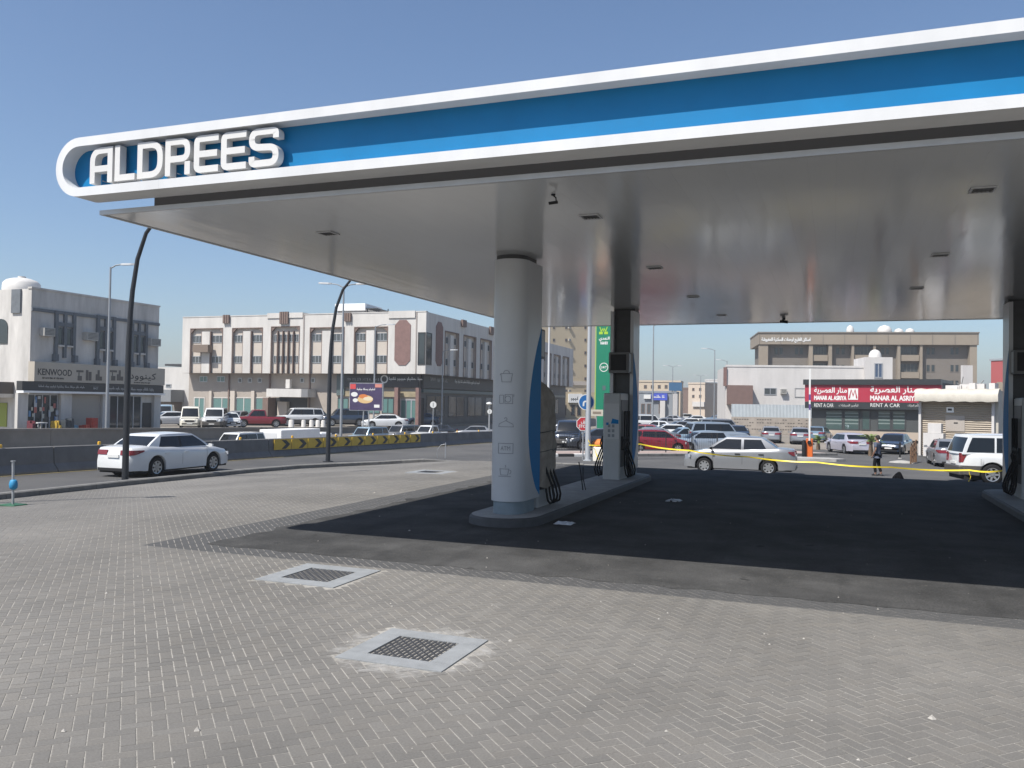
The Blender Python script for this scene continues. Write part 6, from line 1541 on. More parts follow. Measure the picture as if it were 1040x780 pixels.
# round signs
def round_sign(px, py, r_px, D, m, label, mark=None, octo=False, zbase=None, edge=None):
    c = atD(px, py, D); w = Wall(atD(px-r_px, py, D), atD(px+r_px, py, D)); r = w.L/2; zb_ = zg(c[0], c[1]) if zbase is None else zbase
    t = thing('road_sign', label, 'road sign', (c[0], c[1], zb_)); n = 8 if octo else 24; ph = math.pi/8 if octo else 0
    def disc(rad, d0, d1, mm, nm, par): q = MB(); pts = [(w.L/2+rad*math.cos(ph+2*math.pi*k/n), c[2]+rad*math.sin(ph+2*math.pi*k/n)) for k in range(n)]; q.add([w.P(a, b, d0) for a, b in pts]+[w.P(a, b, d1) for a, b in pts], [tuple(range(n, 2*n)), tuple(range(n-1, -1, -1))]+[(i, (i+1) % n, n+(i+1) % n, n+i) for i in range(n)]); return q.build(nm, mm, par, fix=True)
    q = MB(); q.tube([w.P(w.L/2, zb_, -.05), w.P(w.L/2, c[2]+r*.8, -.05)], .04, 8); q.build('post', STEEL, t)
    dsk = disc(r, -.005, .012, edge or m, 'sign_disc', t)
    if edge: disc(r*.9, .013, .016, m, 'sign_face', dsk)
    if mark: mark(w, c, r, t)
    return t
def arrow_mark(w, c, r, t):
    q = MB(); ribbon(q, [(w.L/2-.35*r, c[2]-.5*r), (w.L/2-.35*r, c[2]+.1*r), (w.L/2+.3*r, c[2]+.1*r), (w.L/2+.3*r, c[2]-.5*r)], [0, .3*r, .3*r, 0], .2*r, .018, .022, w.map()); q.build('arrow_mark', LETW, t, fix=True)
def stop_mark(w, c, r, t): writing('stop_lettering', 'STOP', w.map(), w.L/2-.6*r, w.L/2+.6*r, c[2]-.5*r, c[2]-.12*r, .018, LETW, t, .01); writing('stop_lettering', arabic('قف'), w.map(), w.L/2-.3*r, w.L/2+.3*r, c[2]+.0*r, c[2]+.55*r, .018, LETW, t, .01)
def bar_mark(w, c, r, t): w.part('bar_mark', mat('mark_grey', (.25, .25, .25), .6), t, w.L/2-.12*r, w.L/2+.12*r, c[2]-.6*r, c[2]+.6*r, .018, .022)
SBL = mat('sign_blue_round', (.02, .12, .33), .4); SRD = mat('sign_red_stop', (.45, .04, .05), .4)
round_sign(595.5, 408.5, 8.2, 44, SBL, 'blue round arrow sign above the stop sign', arrow_mark, edge=LETW)
round_sign(592.5, 430.5, 7.6, 44.6, SRD, 'red octagonal stop sign beside the thick lamp post', stop_mark, True, edge=LETW)
round_sign(440, 411, 3.3, 78, LETW, 'small white round sign on a pole before the cream building', bar_mark)
round_sign(497.3, 418, 2.4, 84, LETW, 'tiny round sign on a yellow post just left of the icon column', bar_mark)
P = base(497, 85); t = thing('signal_post', 'yellow signal post with a pale cap beside the icon column', 'signal', P); q = MB(); q.cyl(Vector(P), Vector(P)+Vector((0, 0, 1.1)), .09); q.build('yellow_post', YEL, t); q = MB(); zc_ = 2.2-(410-407.6)/F_PX*85; q.cyl(Vector(P)+Vector((0, 0, 1.1)), (P[0], P[1], zc_), .05); q.build('upper_post', STEEL, t); q = MB(); q.lathe([(.1, zc_-.1), (.30, zc_), (.26, zc_+.12), (.02, zc_+.2)], (P[0], P[1], 0), 12); q.build('cap', LETW, t)
# ------------------------------------------------------------------ green pylon
GW = Wall(atD(604.3, 400, 112), atD(622.5, 400, 111)); t = thing('pylon_sign', 'tall green pharmacy pylon sign behind the dispenser', 'pylon sign', GW.P(GW.L/2, -1.15))
GRN = mat('pylon_green', (.0, .16, .085), .4, noise=.05, nscale=.5); GRL = mat('pylon_lime', (.30, .48, .02), .5)
zt_ = GW.hit(613, 329.5)[1]
GW.part('panel', GRN, t, 0, GW.L, 1.0, zt_, -.5, 0); GW.part('edge', mat('pylon_edge', (.30, .40, .10), .5), t, GW.L-.12, GW.L+.04, 1.0, zt_+.05, -.55, .03); GW.part('edge', mat('pylon_edge', (.30, .40, .10), .5), t, -.04, .10, 1.0, zt_+.05, -.55, .03); GW.part('footing', GRN, t, .2, GW.L-.2, -1.15, .999, -.45, -.05)
s0, s1, z0, z1 = GW.rect(608.5, 332, 617.5, 339.5); q = MB(); f = s1-s0; h_ = z1-z0
ribbon(q, [(s0+f*.08, z1), (s0+f*.25, z0+h_*.4), (s0+f*.42, z0+h_*.75), (s0+f*.5, z0+h_*.4), (s0+f*.58, z0+h_*.75), (s0+f*.75, z0+h_*.4), (s0+f*.92, z1)], 0, .12, .002, .02, GW.map()); q.build('emblem', GRL, t, fix=True)
GW.part('emblem_base', GRL, t, s0, s0+f*.42, z0, z0+h_*.35, .002, .021); GW.part('emblem_base', GRL, t, s0+f*.58, s1, z0, z0+h_*.35, .002, .021)
GW.write('pylon_lettering', arabic('النهدي'), LETW, t, 608.5, 342, 619, 346.5, .015, .02); GW.write('pylon_lettering', 'NAHDI', LETW, t, 610, 347, 617, 349.8, .015, .02)
c = GW.hit(613.3, 373); q = MB(); r_ = .55; ribbon(q, [(c[0]+r_*math.cos(a), c[1]+r_*math.sin(a)) for a in lin(0, 2*math.pi*23/24, 24)], 0, .09, .002, .02, GW.map(), True); q.build('round_badge', LETW, t, fix=True); writing('pylon_lettering', '24/7', GW.map(), c[0]-.38, c[0]+.38, c[1]-.14, c[1]+.14, .016, LETW, t, .012)
c = GW.hit(613.5, 394); GW.part('dark_badge', mat('badge_grey', (.06, .10, .10), .5), t, c[0]-.22, c[0]+.22, c[1]-.3, c[1]+.3, .002, .02)
w_ = Wall(atD(600, 420, 70), atD(612.5, 420, 70)); t = thing('cream_board', 'small cream notice board at the foot of the green pylon', 'notice board', w_.P(.5, -1.1)); s0, s1, z0, z1 = w_.rect(600, 416, 612.5, 422.5); w_.part('board', mat('board_cream', (.55, .50, .40), .6), t, s0, s1, z0, z1, -.05, 0); w_.part('post', STEEL, t, s0+.45, s0+.52, -1.14, z0, -.1, -.051); w_.pxpart('board_print', mat('print_brown', (.25, .2, .15), .6), t, 602, 418, 610.5, 420.5, .001, .006)
# ------------------------------------------------------------------ median with painted kerb and railings
mA, mB = onG(548, 464), onG(668, 463.5)
mdir = (Vector(mB[:2])-Vector(mA[:2])); mL = mdir.length; mdir.normalize(); mn = Vector((-mdir.y, mdir.x))
md = MB(); 
def mp(a, d, z=0): v = Vector(mA[:2])+mdir*a+mn*d; return (v.x, v.y, zg(v.x, v.y)+z)
md.add([mp(.2, .16, .15), mp(mL+14, .16, .15), mp(mL+14, 3.4, .15), mp(.8, 3.4, .15)], [(0, 1, 2, 3)]); tag(md.build('median_paving', mat('paving_pink', (.33, .26, .23), .9, noise=.15, nscale=2)), kind='structure')
mk = thing('median_kerb', 'kerb of alternating black and white stones along the median', 'kerb', mp(0, 0))
KBW = (mat('kerb_white_paint', (.66, .65, .62), .7, noise=.15, nscale=3), mat('kerb_black_paint', (.03, .03, .03), .7))
k = 0; a = .2
while a < mL+14:
    q = MB(); q.add([mp(a, 0, -.05), mp(a+.97, 0, -.05), mp(a+.97, 0, .14), mp(a, 0, .14), mp(a, .15, .17), mp(a+.97, .15, .17)], [(0, 1, 2, 3), (3, 2, 5, 4)]); q.add([mp(a, .15, .17), mp(a+.97, .15, .17), mp(a+.97, .16, -.05), mp(a, .16, -.05)], [(0, 1, 2, 3)])
    q.build('kerb_stone', KBW[k % 2] if a < 5 else KERB, mk); a += 1.0; k += 1
RAIL = mat('rail_black', (.018, .018, .02), .5)
def railing(a0, a1, d, label, hgt=1.15):
    t = thing('railing', label, 'railing', mp(a0, d, .15), 0, 'black railings on the median'); n = max(1, int((a1-a0)/1.8)); q = MB(); pk = MB()
    for i in range(n+1):
        a = a0+(a1-a0)*i/n; b = Vector(mp(a, d, .15)); qq = MB(); qq.cyl(b, b+Vector((0, 0, hgt+.08)), .035, n=6); qq.build('rail_post', RAIL, t)
    for z in (.18, hgt): q = MB(); q.tube([mp(a0, d, .15+z), mp(a1, d, .15+z)], .022, 6); q.build('rail', RAIL, t)
    m_ = int((a1-a0)/.16)
    for i in range(m_): a = a0+(a1-a0)*(i+.5)/m_; b = Vector(mp(a, d, .15)); pk.cyl(b+Vector((0, 0, .18)), b+Vector((0, 0, hgt)), .010, n=4)
    pk.build('picket', RAIL, t)['kind'] = 'stuff'
railing(.4, 3.4, 1.4, 'black railing in front of the dark car left of the stop sign')
railing(5.6, 13.5, 1.6, 'black railing in front of the red car and the blue sedan')
# white tub with orange bundle at the lamp post
P = Vector(onG(609, 468)); t = thing('white_tub', 'white plastic tub at the thick lamp post with a yellow tape wrapped on it', 'tub', P); q = MB(); q.bbox(P+Vector((-.36, -.3, 0)), P+Vector((.36, .3, .72)), .06); q.build('tub', mat('tub_white', (.72, .70, .62), .5, noise=.1, nscale=3), t)
q = MB(); rr = random.Random(11); q.loft([[(P.x+(.36+.06*math.sin(k*2.3))*math.cos(2*math.pi*k/16)*f, P.y+(.30)*math.sin(2*math.pi*k/16)*f, P.z+z+.04*math.sin(k*1.7)) for k in range(16)] for f, z in ((1, .735), (1.08, .82), (.9, .98), (.5, 1.08), (.1, 1.1))]); o = q.build('orange_bundle', mat('orange_cloth', (.55, .17, .03), .7, noise=.4, nscale=5), None, smooth=60); tag(o, 'orange cloth bundle lying on the white tub', 'cloth')
# ------------------------------------------------------------------ gate barrier, bollards, island on the right
P = Vector(onG(822, 465)); t = thing('gate_barrier', 'orange gate cabinet with its white arm raised upright', 'gate barrier', P)
q = MB(); q.bbox(P+Vector((-.2, -.17, .0)), P+Vector((.2, .17, 1.12)), .04); q.build('cabinet', mat('gate_orange', (.62, .13, .02), .5, noise=.1, nscale=3), t)
q = MB(); q.bbox(P+Vector((-.21, -.18, 1.121)), P+Vector((.21, .18, 1.18)), .02); q.build('cabinet_lid', mat('gate_orange', (.62, .13, .02), .5), t)
top = 2.2+(413-372)/F_PX*49; armm = [LETW, mat('arm_blue', (.10, .06, .2), .5)]
q = MB(); z_ = P.z+.9; q.box((P.x-.05, P.y-.23, z_), (P.x+.05, P.y-.19, top)); am = q.build('arm', LETW, t)
for z_ in (2.0, 2.6): q = MB(); q.box((P.x-.055, P.y-.235, z_), (P.x+.055, P.y-.189, z_+.35)); q.build('arm_band', armm[1], am)
q = MB(); q.cyl((P.x, P.y-.16, P.z+.95), (P.x, P.y-.26, P.z+.95), .12); q.build('arm_hub', BLACKP, t)
P = Vector(onG(816.5, 465)); q = MB(); q.lathe([(.13, 0), (.12, 1.0), (.09, 1.08), (.02, 1.1)], P, 10); tag(q.build('black_bollard', BLACKP, smooth=40), 'black bollard beside the orange gate cabinet', 'bollard')
P = Vector(onG(914, 466)); t = thing('black_bollard', 'thin black post in front of the dark parked sedan', 'bollard', P); q = MB(); q.cyl(P, P+Vector((0, 0, 1.05)), .05, n=8); q.build('post', BLACKP, t); q = MB(); q.lathe([(.12, 0), (.1, .06), (.05, .07), (.05, .08)], P, 10); q.build('foot', CONC, t)
iA = onG(800, 467.5); isl = MB(); pts = [(iA[0]-.2, iA[1]+.2), (iA[0]+1.2, iA[1]-.15), (iA[0]+2.6, iA[1]+.0), (iA[0]+3.1, iA[1]+.6), (iA[0]+2.2, iA[1]+1.5), (iA[0]+.3, iA[1]+1.3)]
zi = zg(*iA[:2]); isl.prism(pts, zi-.05, zi+.16); o = tag(isl.build('gate_island', CONC, fix=True), 'small raised concrete island under the orange gate cabinet', 'traffic island')
# stair rail with rusty posts by the kiosk
P = Vector(onG(930, 471)); t = thing('stair_rail', 'low rusty stair rail beside the kiosk fridge', 'railing', P); RUST = mat('rust', (.16, .09, .05), .8, noise=.3, nscale=8)
for k in range(4):
    b = P+Vector((.16*k-.3, .85*k-.6, 0)); b.z = zg(b.x, b.y); q = MB(); q.cyl(b, b+Vector((0, 0, .95+.12*k)), .045, n=6); q.build('rail_post', RUST, t)
for z_ in (.35, .65, .95): q = MB(); a_ = P+Vector((-.3, -.6, 0)); b_2 = P+Vector((.18, 1.95, 0)); q.tube([(a_.x, a_.y, zg(a_.x, a_.y)+z_), (b_2.x, b_2.y, zg(b_2.x, b_2.y)+z_+.3)], .025, 6); q.build('rail', RUST, t)
P = Vector(onG(916, 470)); q = MB(); q.lathe([(.75, -.02), (.6, .06), (.3, .12), (.02, .14)], P, 12); tag(q.build('concrete_patch', CONC, smooth=60), 'low lump of spilled concrete near the thin black post', 'concrete lump')
# black tarp lump on the street
P = Vector(onZ(911.5, 489, -.62)); P.z = zf(P.x, P.y) if P.y < 35.5 else zg(P.x, P.y); q = MB(); rr = random.Random(8)
q.loft([[(P.x+(rx+.03*math.sin(k*2.7))*math.cos(2*math.pi*k/12)+ox, P.y+(rx*.8)*math.sin(2*math.pi*k/12), P.z+z_+.02*math.sin(k*1.9)) for k in range(12)] for rx, z_, ox in ((.27, .01, 0), (.25, .10, .01), (.18, .24, .02), (.10, .36, .04), (.03, .42, .05))]); tag(q.build('black_bag', mat('bag_black', (.006, .006, .007), .95, spec=.02), smooth=40), 'black lumpy bag lying at the edge of the canopy shade', 'bag')
P = Vector(onZ(757, 484.5, -.62)); P.z = zf(P.x, P.y) if P.y < 35.5 else zg(P.x, P.y)
# ------------------------------------------------------------------ yellow tape
def tape(pts, label, wd=.085):
    n = len(pts); dense = []
    for i in range(n-1):
        for k in range(8):
            u = k/8; a, b = pts[i], pts[i+1]; dense.append(a+(b-a)*u-Vector((0, 0, .05*math.sin(math.pi*u))))
    dense.append(pts[-1]); q = MB(); vs = []
    for i, p in enumerate(dense):
        d = (dense[min(i+1, len(dense)-1)]-dense[max(i-1, 0)]).normalized(); s_ = d.cross(Vector((0, 0, 1))).normalized(); tw = .9*math.sin(i*.35)+.4*math.sin(i*.13)
        v = (Vector((0, 0, 1))*math.cos(tw*.6)+s_*math.sin(tw*.6))*wd/2; vs += [p+v, p-v]
    q.add(vs, [(2*i, 2*i+1, 2*i+3, 2*i+2) for i in range(len(dense)-1)]); return tag(q.build('warning_tape', TAPE), label, 'tape')
tp = [(598, 452, 39.4), (650, 451, 36), (700, 457.5, 33.4), (760, 464, 32.4), (830, 469.5, 31.3), (905, 474.5, 30.4), (985, 477.5, 29.6), (1018, 478, 29.3), (1060, 477, 29)]
tape([Vector(atD(*q_)) for q_ in tp], 'long yellow warning tape strung behind the canopy past the white suv', .055)
tape([Vector(atD(*q_)) for q_ in ((597.5, 447, 38.9), (604, 456, 38.6), (608, 466, 38.5))], 'short yellow tape end hanging at the thick lamp post', .09)
tape([Vector(atD(*q_)) for q_ in ((984, 478.5, 29.5), (986, 483, 29.5), (983.5, 489, 29.5))], 'loose yellow tape end hanging in front of the white suv', .05)
# ------------------------------------------------------------------ palms
LEAF = mat('palm_leaf', (.13, .19, .045), .6, noise=.3, nscale=3)
def palm(px, py, D, r, label, th=.7):
    P = Vector(atD(px, py, D)); P.z = zg(P.x, P.y); t = thing('palm_shrub', label, 'palm', P); rr = random.Random(px)
    q = MB(); q.lathe([(.16, 0), (.15, th*.35), (.10, th*.7), (.12, th*.9), (.03, th)], P, 10); q.build('trunk', mat('palm_trunk', (.16, .11, .07), .9, noise=.3, nscale=10), t)
    for k in range(22):
        a = 2*math.pi*k/22+rr.uniform(-.15, .15); el = rr.uniform(.2, 1.25); L_ = r*rr.uniform(.8, 1.15); q = MB(); c = P+Vector((0, 0, th-.1)); vs = []; n = 7
        mid = []
        for i in range(n): u = i/(n-1); mid.append(c+Vector((math.cos(a)*L_*u*math.cos(el), math.sin(a)*L_*u*math.cos(el), L_*(u*math.sin(el)-.45*u*u))))
        for i in range(n-1):
            d = (mid[i+1]-mid[i]).normalized(); sd = d.cross(Vector((0, 0, 1))).normalized()
            for sgn_ in (-1, 1):
                for h2 in (0, .5):
                    b = mid[i]+(mid[i+1]-mid[i])*h2; tip = b+(sd*sgn_*.8+d*.7).normalized()*L_*.28*(1-.4*i/n)-Vector((0, 0, .03)); w2 = d*L_*.03
                    q.add([b-w2, b+w2, tip], [(0, 1, 2)])
        q.tube(mid, .008, 4); q.build('frond', LEAF, t)
palm(884.5, 452, 56.5, 1.05, 'small palm growing between the two sedans at the office', 1.1)
palm(831, 446, 66, .85, 'little palm right of the gate arm near the silver sedans', .8)

# grit and pebbles scattered on the pavers
q = MB(); rr = random.Random(21)
for k in range(420):
    u = rr.uniform(-14, 4); w = rr.uniform(3.5, 20)
    if (u > APU and w > APW and rr.random() < .6): continue
    s_ = rr.uniform(.004, .014)*(1 if rr.random() < .93 else 2.2); z = zf(u, w)+.003+(.006 if u > APU and w > APW else 0); a = rr.uniform(0, 6)
    pts = [(u+s_*math.cos(a+2*math.pi*i/5)*rr.uniform(.7, 1.2), w+s_*math.sin(a+2*math.pi*i/5)*rr.uniform(.7, 1.2), z) for i in range(5)]
    q.add(pts+[(u, w, z+s_*.9)], [(i, (i+1) % 5, 5) for i in range(5)])
tag(q.build('grit', mat('grit_pale', (.36, .34, .31), .9, noise=.4, nscale=30)), 'pale grit and pebbles scattered over the pavers', 'grit', kind='stuff')
# ------------------------------------------------------------------ parked and passing cars
def by_base(px, py): P = onG(px, py); return P
def put(kind, colour, px, D, head_img, label, cat='car', group=None, lite=True, name=None, zoff=0, scale=1.0):
    """head_img: nose direction in degrees, 0 = image right, 90 = away from the camera, 180 = left, 270 = towards it"""
    P = atD(px, 410, D); z = zg(P[0], P[1]); az = math.atan2(P[1], P[0])-math.pi/2
    return car(kind, colour, (P[0], P[1], z+zoff), az+DEG(head_img), label, cat, group, scale, name, lite)
gl = 'cars parked in front of the cream building'
put('sedan', 'white', 172, 86, 200, 'white sedan at the left end of the far row beside the van', group=gl)
put('van', 'lightblue', 168, 95, 265, 'pale blue van behind the leftmost white sedan', 'van', gl)
put('van', 'cream', 194, 81, 268, 'cream topped white van facing the camera in the far row', 'van', gl)
put('suv', 'white', 219.5, 81, 262, 'white suv facing the camera between the van and the red pickup', 'suv', gl)
put('hatch', 'silver', 241, 94, 250, 'silver hatchback behind the nose of the red pickup', group=gl)
put('compact', 'white', 233.5, 84, 280, 'white car squeezed between the suv and the red pickup', group=gl)
put('pickup', 'red', 263, 86, 186, 'dark red pickup truck parked broadside before the cream building', 'pickup', gl)
put('suv', 'white', 304, 92, 195, 'white suv before the entrance canopy of the cream building', 'suv', gl)
put('pickup', 'dark', 322, 95, 0, 'black pickup right of the cream building entrance', 'pickup', gl)
put('suv', 'navy', 350, 94, 190, 'dark suv behind the double arm lamp', 'suv', gl)
put('sedan', 'white', 391, 90, 185, 'white sedan under the billboard before the shop windows', group=gl)
put('compact', 'dark', 447, 98, 180, 'dark car before the shaded side of the cream building', group=gl)
put('sedan', 'silver', 483, 96, 180, 'silver sedan parked left of the yellow signal post', group=gl)
put('compact', 'navy', 428, 100, 200, 'dark blue car behind the white round sign', group=gl)
# sunken lanes behind the barrier
gs = 'vehicles in the sunken lanes'
def lane(kind, colour, px, ex, heading, label, cat='car'):
    P = onX(px, 430, ex); return car(kind, colour, (P[0], P[1], -2.0), heading, label, cat, gs, .88 if kind == 'suv' else .95, None, False)
lane('suv', 'white', 242, -40, DEG(270), 'white suv passing behind the barrier right of the white sedan', 'suv')
lane('suv', 'lightblue', 374, -40, DEG(264), 'blue grey suv behind the yellow chevrons', 'suv')
lane('suv', 'silver', 408, -41, DEG(262), 'silver suv driving in the sunken lanes under the billboard', 'suv')
lane('pickup', 'white', 436, -38.5, DEG(262), 'white pickup driving behind the barrier', 'pickup')
lane('sedan', 'grey', 484, -39, DEG(262), 'grey sedan behind the barrier left of the icon column')
P = onX(300, 430, -40); t = thing('box_truck', 'white box truck body passing behind the yellow chevrons', 'truck', (P[0], P[1], -2.0)); TB = WHITE
zt_ = onX(300, 435.5, -40)[2]
q = MB(); q.bbox((P[0]-1.0, P[1]-3.2, -1.35), (P[0]+1.0, P[1]+2.0, zt_), .03); q.build('cargo_box', TB, t)
q = MB(); q.box((P[0]-.75, P[1]-3.215, -1.2), (P[0]+.6, P[1]-3.202, zt_-.25)); q.build('rear_door', mat('truck_door', (.6, .61, .62), .5), t)
q = MB(); q.bbox((P[0]-.95, P[1]+2.15, -1.55), (P[0]+.95, P[1]+3.9, zt_-.35), .12); q.build('cab', TB, t); q = MB(); q.box((P[0]-.8, P[1]+3.9, zt_-1.2), (P[0]+.8, P[1]+3.91, zt_-.55)); q.build('windscreen', CARGLASS, t)
q = MB(); q.box((P[0]-.5, P[1]-3.1, -1.65), (P[0]+.5, P[1]+3.8, -1.355)); q.build('chassis', DARKIN, t)
for y in (-1.9, 2.9):
    for s in (-1, 1): q = MB(); q.tube([(P[0]+s*.75, P[1]+y, -1.6), (P[0]+s*.98, P[1]+y, -1.6)], .4, 20); q.build('wheel', TYRE, t)
# right side lot
gr = 'cars parked at the rental office'
put('sedan', 'silver', 783, 79, 92, 'left silver sedan of the pair seen from behind before the block wall', group=gr, lite=False)
put('sedan', 'grey', 813, 77, 90, 'right grey sedan of the pair seen from behind by the gate arm', group=gr, lite=False)
put('hatch', 'navy', 748.5, 80, 285, 'dark hatchback facing the camera left of the silver pair', group=gr)
put('hatch', 'blue', 832.5, 82, 80, 'small blue car half hidden by the little palm', group=gr)
put('sedan', 'mauve', 862, 61, 112, 'pale silver sedan seen from behind left of the small palm', group=gr, lite=False)
put('sedan', 'navy', 909, 62, 260, 'dark blue sedan facing the camera right of the small palm', group=gr, lite=False)
put('sedan', 'silver', 963.5, 46.5, 98, 'silver sedan parked before the kiosk left of the white suv', group=gr, lite=False)
# busy street between the far column and the white building
gm = 'cars crowding the street beyond the median'
put('hatch', 'red', 668, 56, 8, 'dark red hatchback behind the black railing', group=gm, lite=False)
put('sedan', 'steel', 716, 57, 200, 'steel blue sedan behind the silver sedan and the railing', group=gm, lite=False)
put('suv', 'navy', 580, 62, 262, 'dark suv behind the railing left of the stop sign', 'suv', gm)
put('sedan', 'lightblue', 577, 72, 265, 'pale blue car above the dark suv near the stop sign', group=gm)
put('sedan', 'dark', 611, 58, 190, 'black car behind the white tub', group=gm)
put('suv', 'white', 570, 88, 268, 'white suv at the foot of the yellow tower', 'suv', gm)
row = [(660, 68, 'silver'), (697, 70, 'lightblue'), (728, 70, 'steel'), (655, 78, 'red'), (680, 82, 'white'), (706, 84, 'silver'), (734, 88, 'grey'), (668, 95, 'white'), (692, 98, 'silver'), (716, 100, 'blue'), (658, 112, 'white'), (676, 118, 'silver'), (700, 120, 'white'), (722, 126, 'lightblue'), (664, 140, 'white'), (683, 146, 'grey'), (706, 150, 'white'), (728, 152, 'silver'), (670, 175, 'white'), (690, 182, 'silver'), (712, 190, 'white'), (732, 185, 'lightblue'), (698, 215, 'white'), (719, 225, 'white'), (676, 210, 'silver')]
posn = ['nearest', 'second', 'third', 'fourth', 'fifth', 'sixth']
side = lambda x: 'under the tall lamp post' if x < 665 else 'by the white pylon' if x < 688 else 'in the middle of the street' if x < 710 else 'towards the white building'
cnt = {}
for k, (x, D, c) in enumerate(row):
    kd = ['sedan', 'hatch', 'suv', 'compact'][k % 4]; key = (c, kd, side(x)); cnt[key] = cnt.get(key, 0)+1
    put(kd, c, x, D, [185, 195, 10, 170][k % 4]+(k*7 % 20), '%s %s %s %s, %s' % ({'lightblue': 'pale blue', 'steel': 'steel blue'}.get(c, c), {'sedan': 'sedan', 'hatch': 'hatchback', 'suv': 'suv', 'compact': 'small sedan'}[kd], 'far off', side(x), posn[cnt[key]-1]+' such'), 'suv' if kd == 'suv' else 'car', 'far traffic down the street')
# ------------------------------------------------------------------ person
def skin_mesh(name, joints, edges, radii, m, parent, off, sub=2):
    me = bpy.data.meshes.new(name); me.from_pydata([tuple(j) for j in joints], edges, []); o = bpy.data.objects.new(name, me); COL.objects.link(o)
    md_ = o.modifiers.new('skin', 'SKIN'); sv = me.skin_vertices[0].data if me.skin_vertices else None
    if sv is None:
        bm = bmesh.new(); bm.from_mesh(me); bm.verts.layers.skin.verify(); bm.to_mesh(me); bm.free(); sv = me.skin_vertices[0].data
    for v, r in zip(sv, radii): v.radius = (r, r) if not isinstance(r, tuple) else r
    sv[0].use_root = True
    s_ = o.modifiers.new('sub', 'SUBSURF'); s_.levels = sub; s_.render_levels = sub
    dg = bpy.context.evaluated_depsgraph_get(); dg.update(); nm = bpy.data.meshes.new_from_object(o.evaluated_get(dg)); bpy.data.objects.remove(o)
    nm.materials.clear(); nm.materials.append(m); nm.polygons.foreach_set('use_smooth', [True]*len(nm.polygons))
    o = bpy.data.objects.new(name, nm); COL.objects.link(o); o.parent = parent; return o
P = Vector(onG(891, 483.2)); 
SKINM = mat('skin', (.22, .12, .08), .6); SHIRT = mat('grey_shirt', (.085, .10, .14), .9, noise=.15, nscale=9, spec=.15); TROU = mat('dark_trousers', (.012, .012, .015), .9, spec=.1); HAIRM = mat('hair_black', (.01, .01, .01), .8)
pr_ = thing('person', 'person in a grey t-shirt and dark trousers walking across the street', 'person', P, math.atan2(P.y, P.x)-math.pi/2+DEG(62))
# local axes: +Y forward (walking away and to the left), X right
J = [(0, 0, .92), (0, .01, 1.10), (0, .0, 1.30), (0, -.01, 1.43), (0, 0, 1.52), (0, .015, 1.60), (0, .02, 1.67),
     (-.085, 0, .88), (-.08, .09, .50), (-.08, .03, .08), (-.08, .15, .045), (.085, 0, .88), (.08, -.01, .49), (.08, -.14, .11), (.08, -.05, .045),
     (-.18, -.01, 1.40), (-.25, -.06, 1.14), (-.24, .06, .92), (-.235, .10, .84), (.18, -.01, 1.40), (.26, .02, 1.13), (.27, .22, 1.02), (.265, .30, .98)]
E_ = [(0, 1), (1, 2), (2, 3), (3, 4), (4, 5), (5, 6), (0, 7), (7, 8), (8, 9), (9, 10), (0, 11), (11, 12), (12, 13), (13, 14), (3, 15), (15, 16), (16, 17), (17, 18), (3, 19), (19, 20), (20, 21), (21, 22)]
Rr = [(.14, .10), (.125, .09), (.15, .10), (.10, .08), .052, .078, .075, .085, .058, .04, .035, .085, .058, .04, .035, .055, .04, .03, (.035, .018), .055, .04, .03, (.035, .018)]
def fingers(w, d, idx):
    w = Vector(w); d = Vector(d).normalized(); sx_ = Vector((1, 0, 0)) if idx == 18 else Vector((1, 0, 0))
    for k, (o_, L_) in enumerate(((-.028, .06), (-.010, .075), (.010, .07), (.027, .055))):
        a = len(J); J.append(tuple(w+sx_*o_*.9+d*.03)); J.append(tuple(w+sx_*o_+d*(.03+L_*.5)+Vector((0, .006, 0)))); J.append(tuple(w+sx_*o_+d*(.03+L_)+Vector((0, .018, 0)))); Rr.extend([.009, .008, .007]); E_.extend([(idx, a), (a, a+1), (a+1, a+2)])
    a = len(J); J.append(tuple(w+Vector((.03 if idx == 18 else -.03, .01, .02)))); J.append(tuple(w+Vector((.042 if idx == 18 else -.042, .025, -.02)))); Rr.extend([.010, .008]); E_.extend([(idx, a), (a, a+1)])
fingers(J[18], Vector(J[18])-Vector(J[17]), 18); fingers(J[22], Vector(J[22])-Vector(J[21]), 22)
skin_mesh('body', J, E_, Rr, SKINM, pr_, P)
sj = [J[0], J[1], J[2], J[3], J[15], tuple(Vector(J[15]).lerp(Vector(J[16]), .75)), J[19], tuple(Vector(J[19]).lerp(Vector(J[20]), .75)), (0, 0, .89)]
skin_mesh('shirt', sj, [(0, 1), (1, 2), (2, 3), (3, 4), (4, 5), (3, 6), (6, 7), (0, 8)], [(.175, .135), (.165, .125), (.185, .13), (.11, .095), .08, .072, .08, .072, (.165, .13)], SHIRT, pr_, P)
tj = [(0, 0, .93), J[7], J[8], (-.08, .035, .12), J[11], J[12], (.08, -.125, .15)]
skin_mesh('trousers', tj, [(0, 1), (1, 2), (2, 3), (0, 4), (4, 5), (5, 6)], [(.145, .115), .098, .074, .06, .098, .074, .06], TROU, pr_, P)
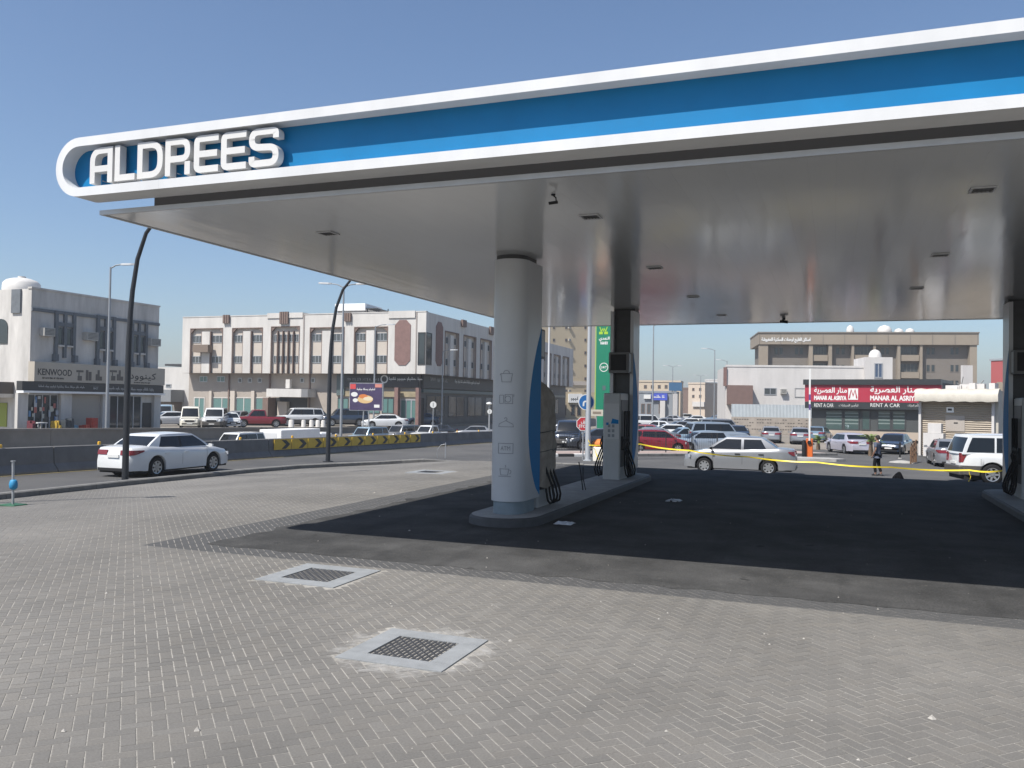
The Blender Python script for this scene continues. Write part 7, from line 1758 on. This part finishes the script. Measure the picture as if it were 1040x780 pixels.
q = MB(); q.loft([[(rx*math.cos(2*math.pi*k/14), -.012+rx*1.12*math.sin(2*math.pi*k/14)+(0 if z_ > 1.62 else -.03), z_) for k in range(14)] for rx, z_ in ((.070, 1.57), (.086, 1.62), (.088, 1.67), (.075, 1.72), (.045, 1.755), (.01, 1.762))]); o = q.mesh('hair', HAIRM, 60); ho = bpy.data.objects.new('hair', o); COL.objects.link(ho); ho.parent = pr_
for s in (-1, 1):
    q = MB(); c = Vector((s*.08, .08 if s < 0 else -.09, .045 if s < 0 else .05)); q.loft([[(c.x+rx*math.cos(2*math.pi*k/10), c.y+ry*math.sin(2*math.pi*k/10), c.z+z_) for k in range(10)] for rx, ry, z_ in ((.05, .13, -.045), (.052, .135, -.01), (.04, .09, .03), (.02, .04, .05))]); me = q.mesh('shoe', BLACKP, 60); so3 = bpy.data.objects.new('shoe', me); COL.objects.link(so3); so3.parent = pr_
q = MB()
for s in (-1, 1): q.loft([[(s*.03+.012*math.cos(2*math.pi*k/8), .092, 1.645+.007*math.sin(2*math.pi*k/8)) for k in range(8)], [(s*.03+.008*math.cos(2*math.pi*k/8), .098, 1.645+.004*math.sin(2*math.pi*k/8)) for k in range(8)]])
me = q.mesh('eyes', LETB); eo = bpy.data.objects.new('eyes', me); COL.objects.link(eo); eo.parent = pr_; eo['kind'] = 'stuff'
q = MB(); q.loft([[(.012, .09, 1.635), (-.012, .09, 1.635), (0, .09, 1.655)], [(.008, .115, 1.615), (-.008, .115, 1.615), (0, .105, 1.635)]]); me = q.mesh('nose', SKINM); no_ = bpy.data.objects.new('nose', me); COL.objects.link(no_); no_.parent = pr_
drop_protos()
# ------------------------------------------------------------------ dusty air
q = MB(); q.box((-3400, -800, -4), (3400, 3900, 34)); hz_ = q.build('haze', mat('haze_air', (.8, .8, .8)))
hm = MATS['haze_air']; N, L = nodes(hm); N.clear(); ho_ = N.new('ShaderNodeOutputMaterial'); pv = N.new('ShaderNodeVolumePrincipled')
pv.inputs['Color'].default_value = (.86, .89, .93, 1); pv.inputs['Density'].default_value = .0006; pv.inputs['Anisotropy'].default_value = .2
L.new(pv.outputs[0], ho_.inputs['Volume']); tag(hz_, 'thin dusty air over the whole street', 'haze', kind='stuff')
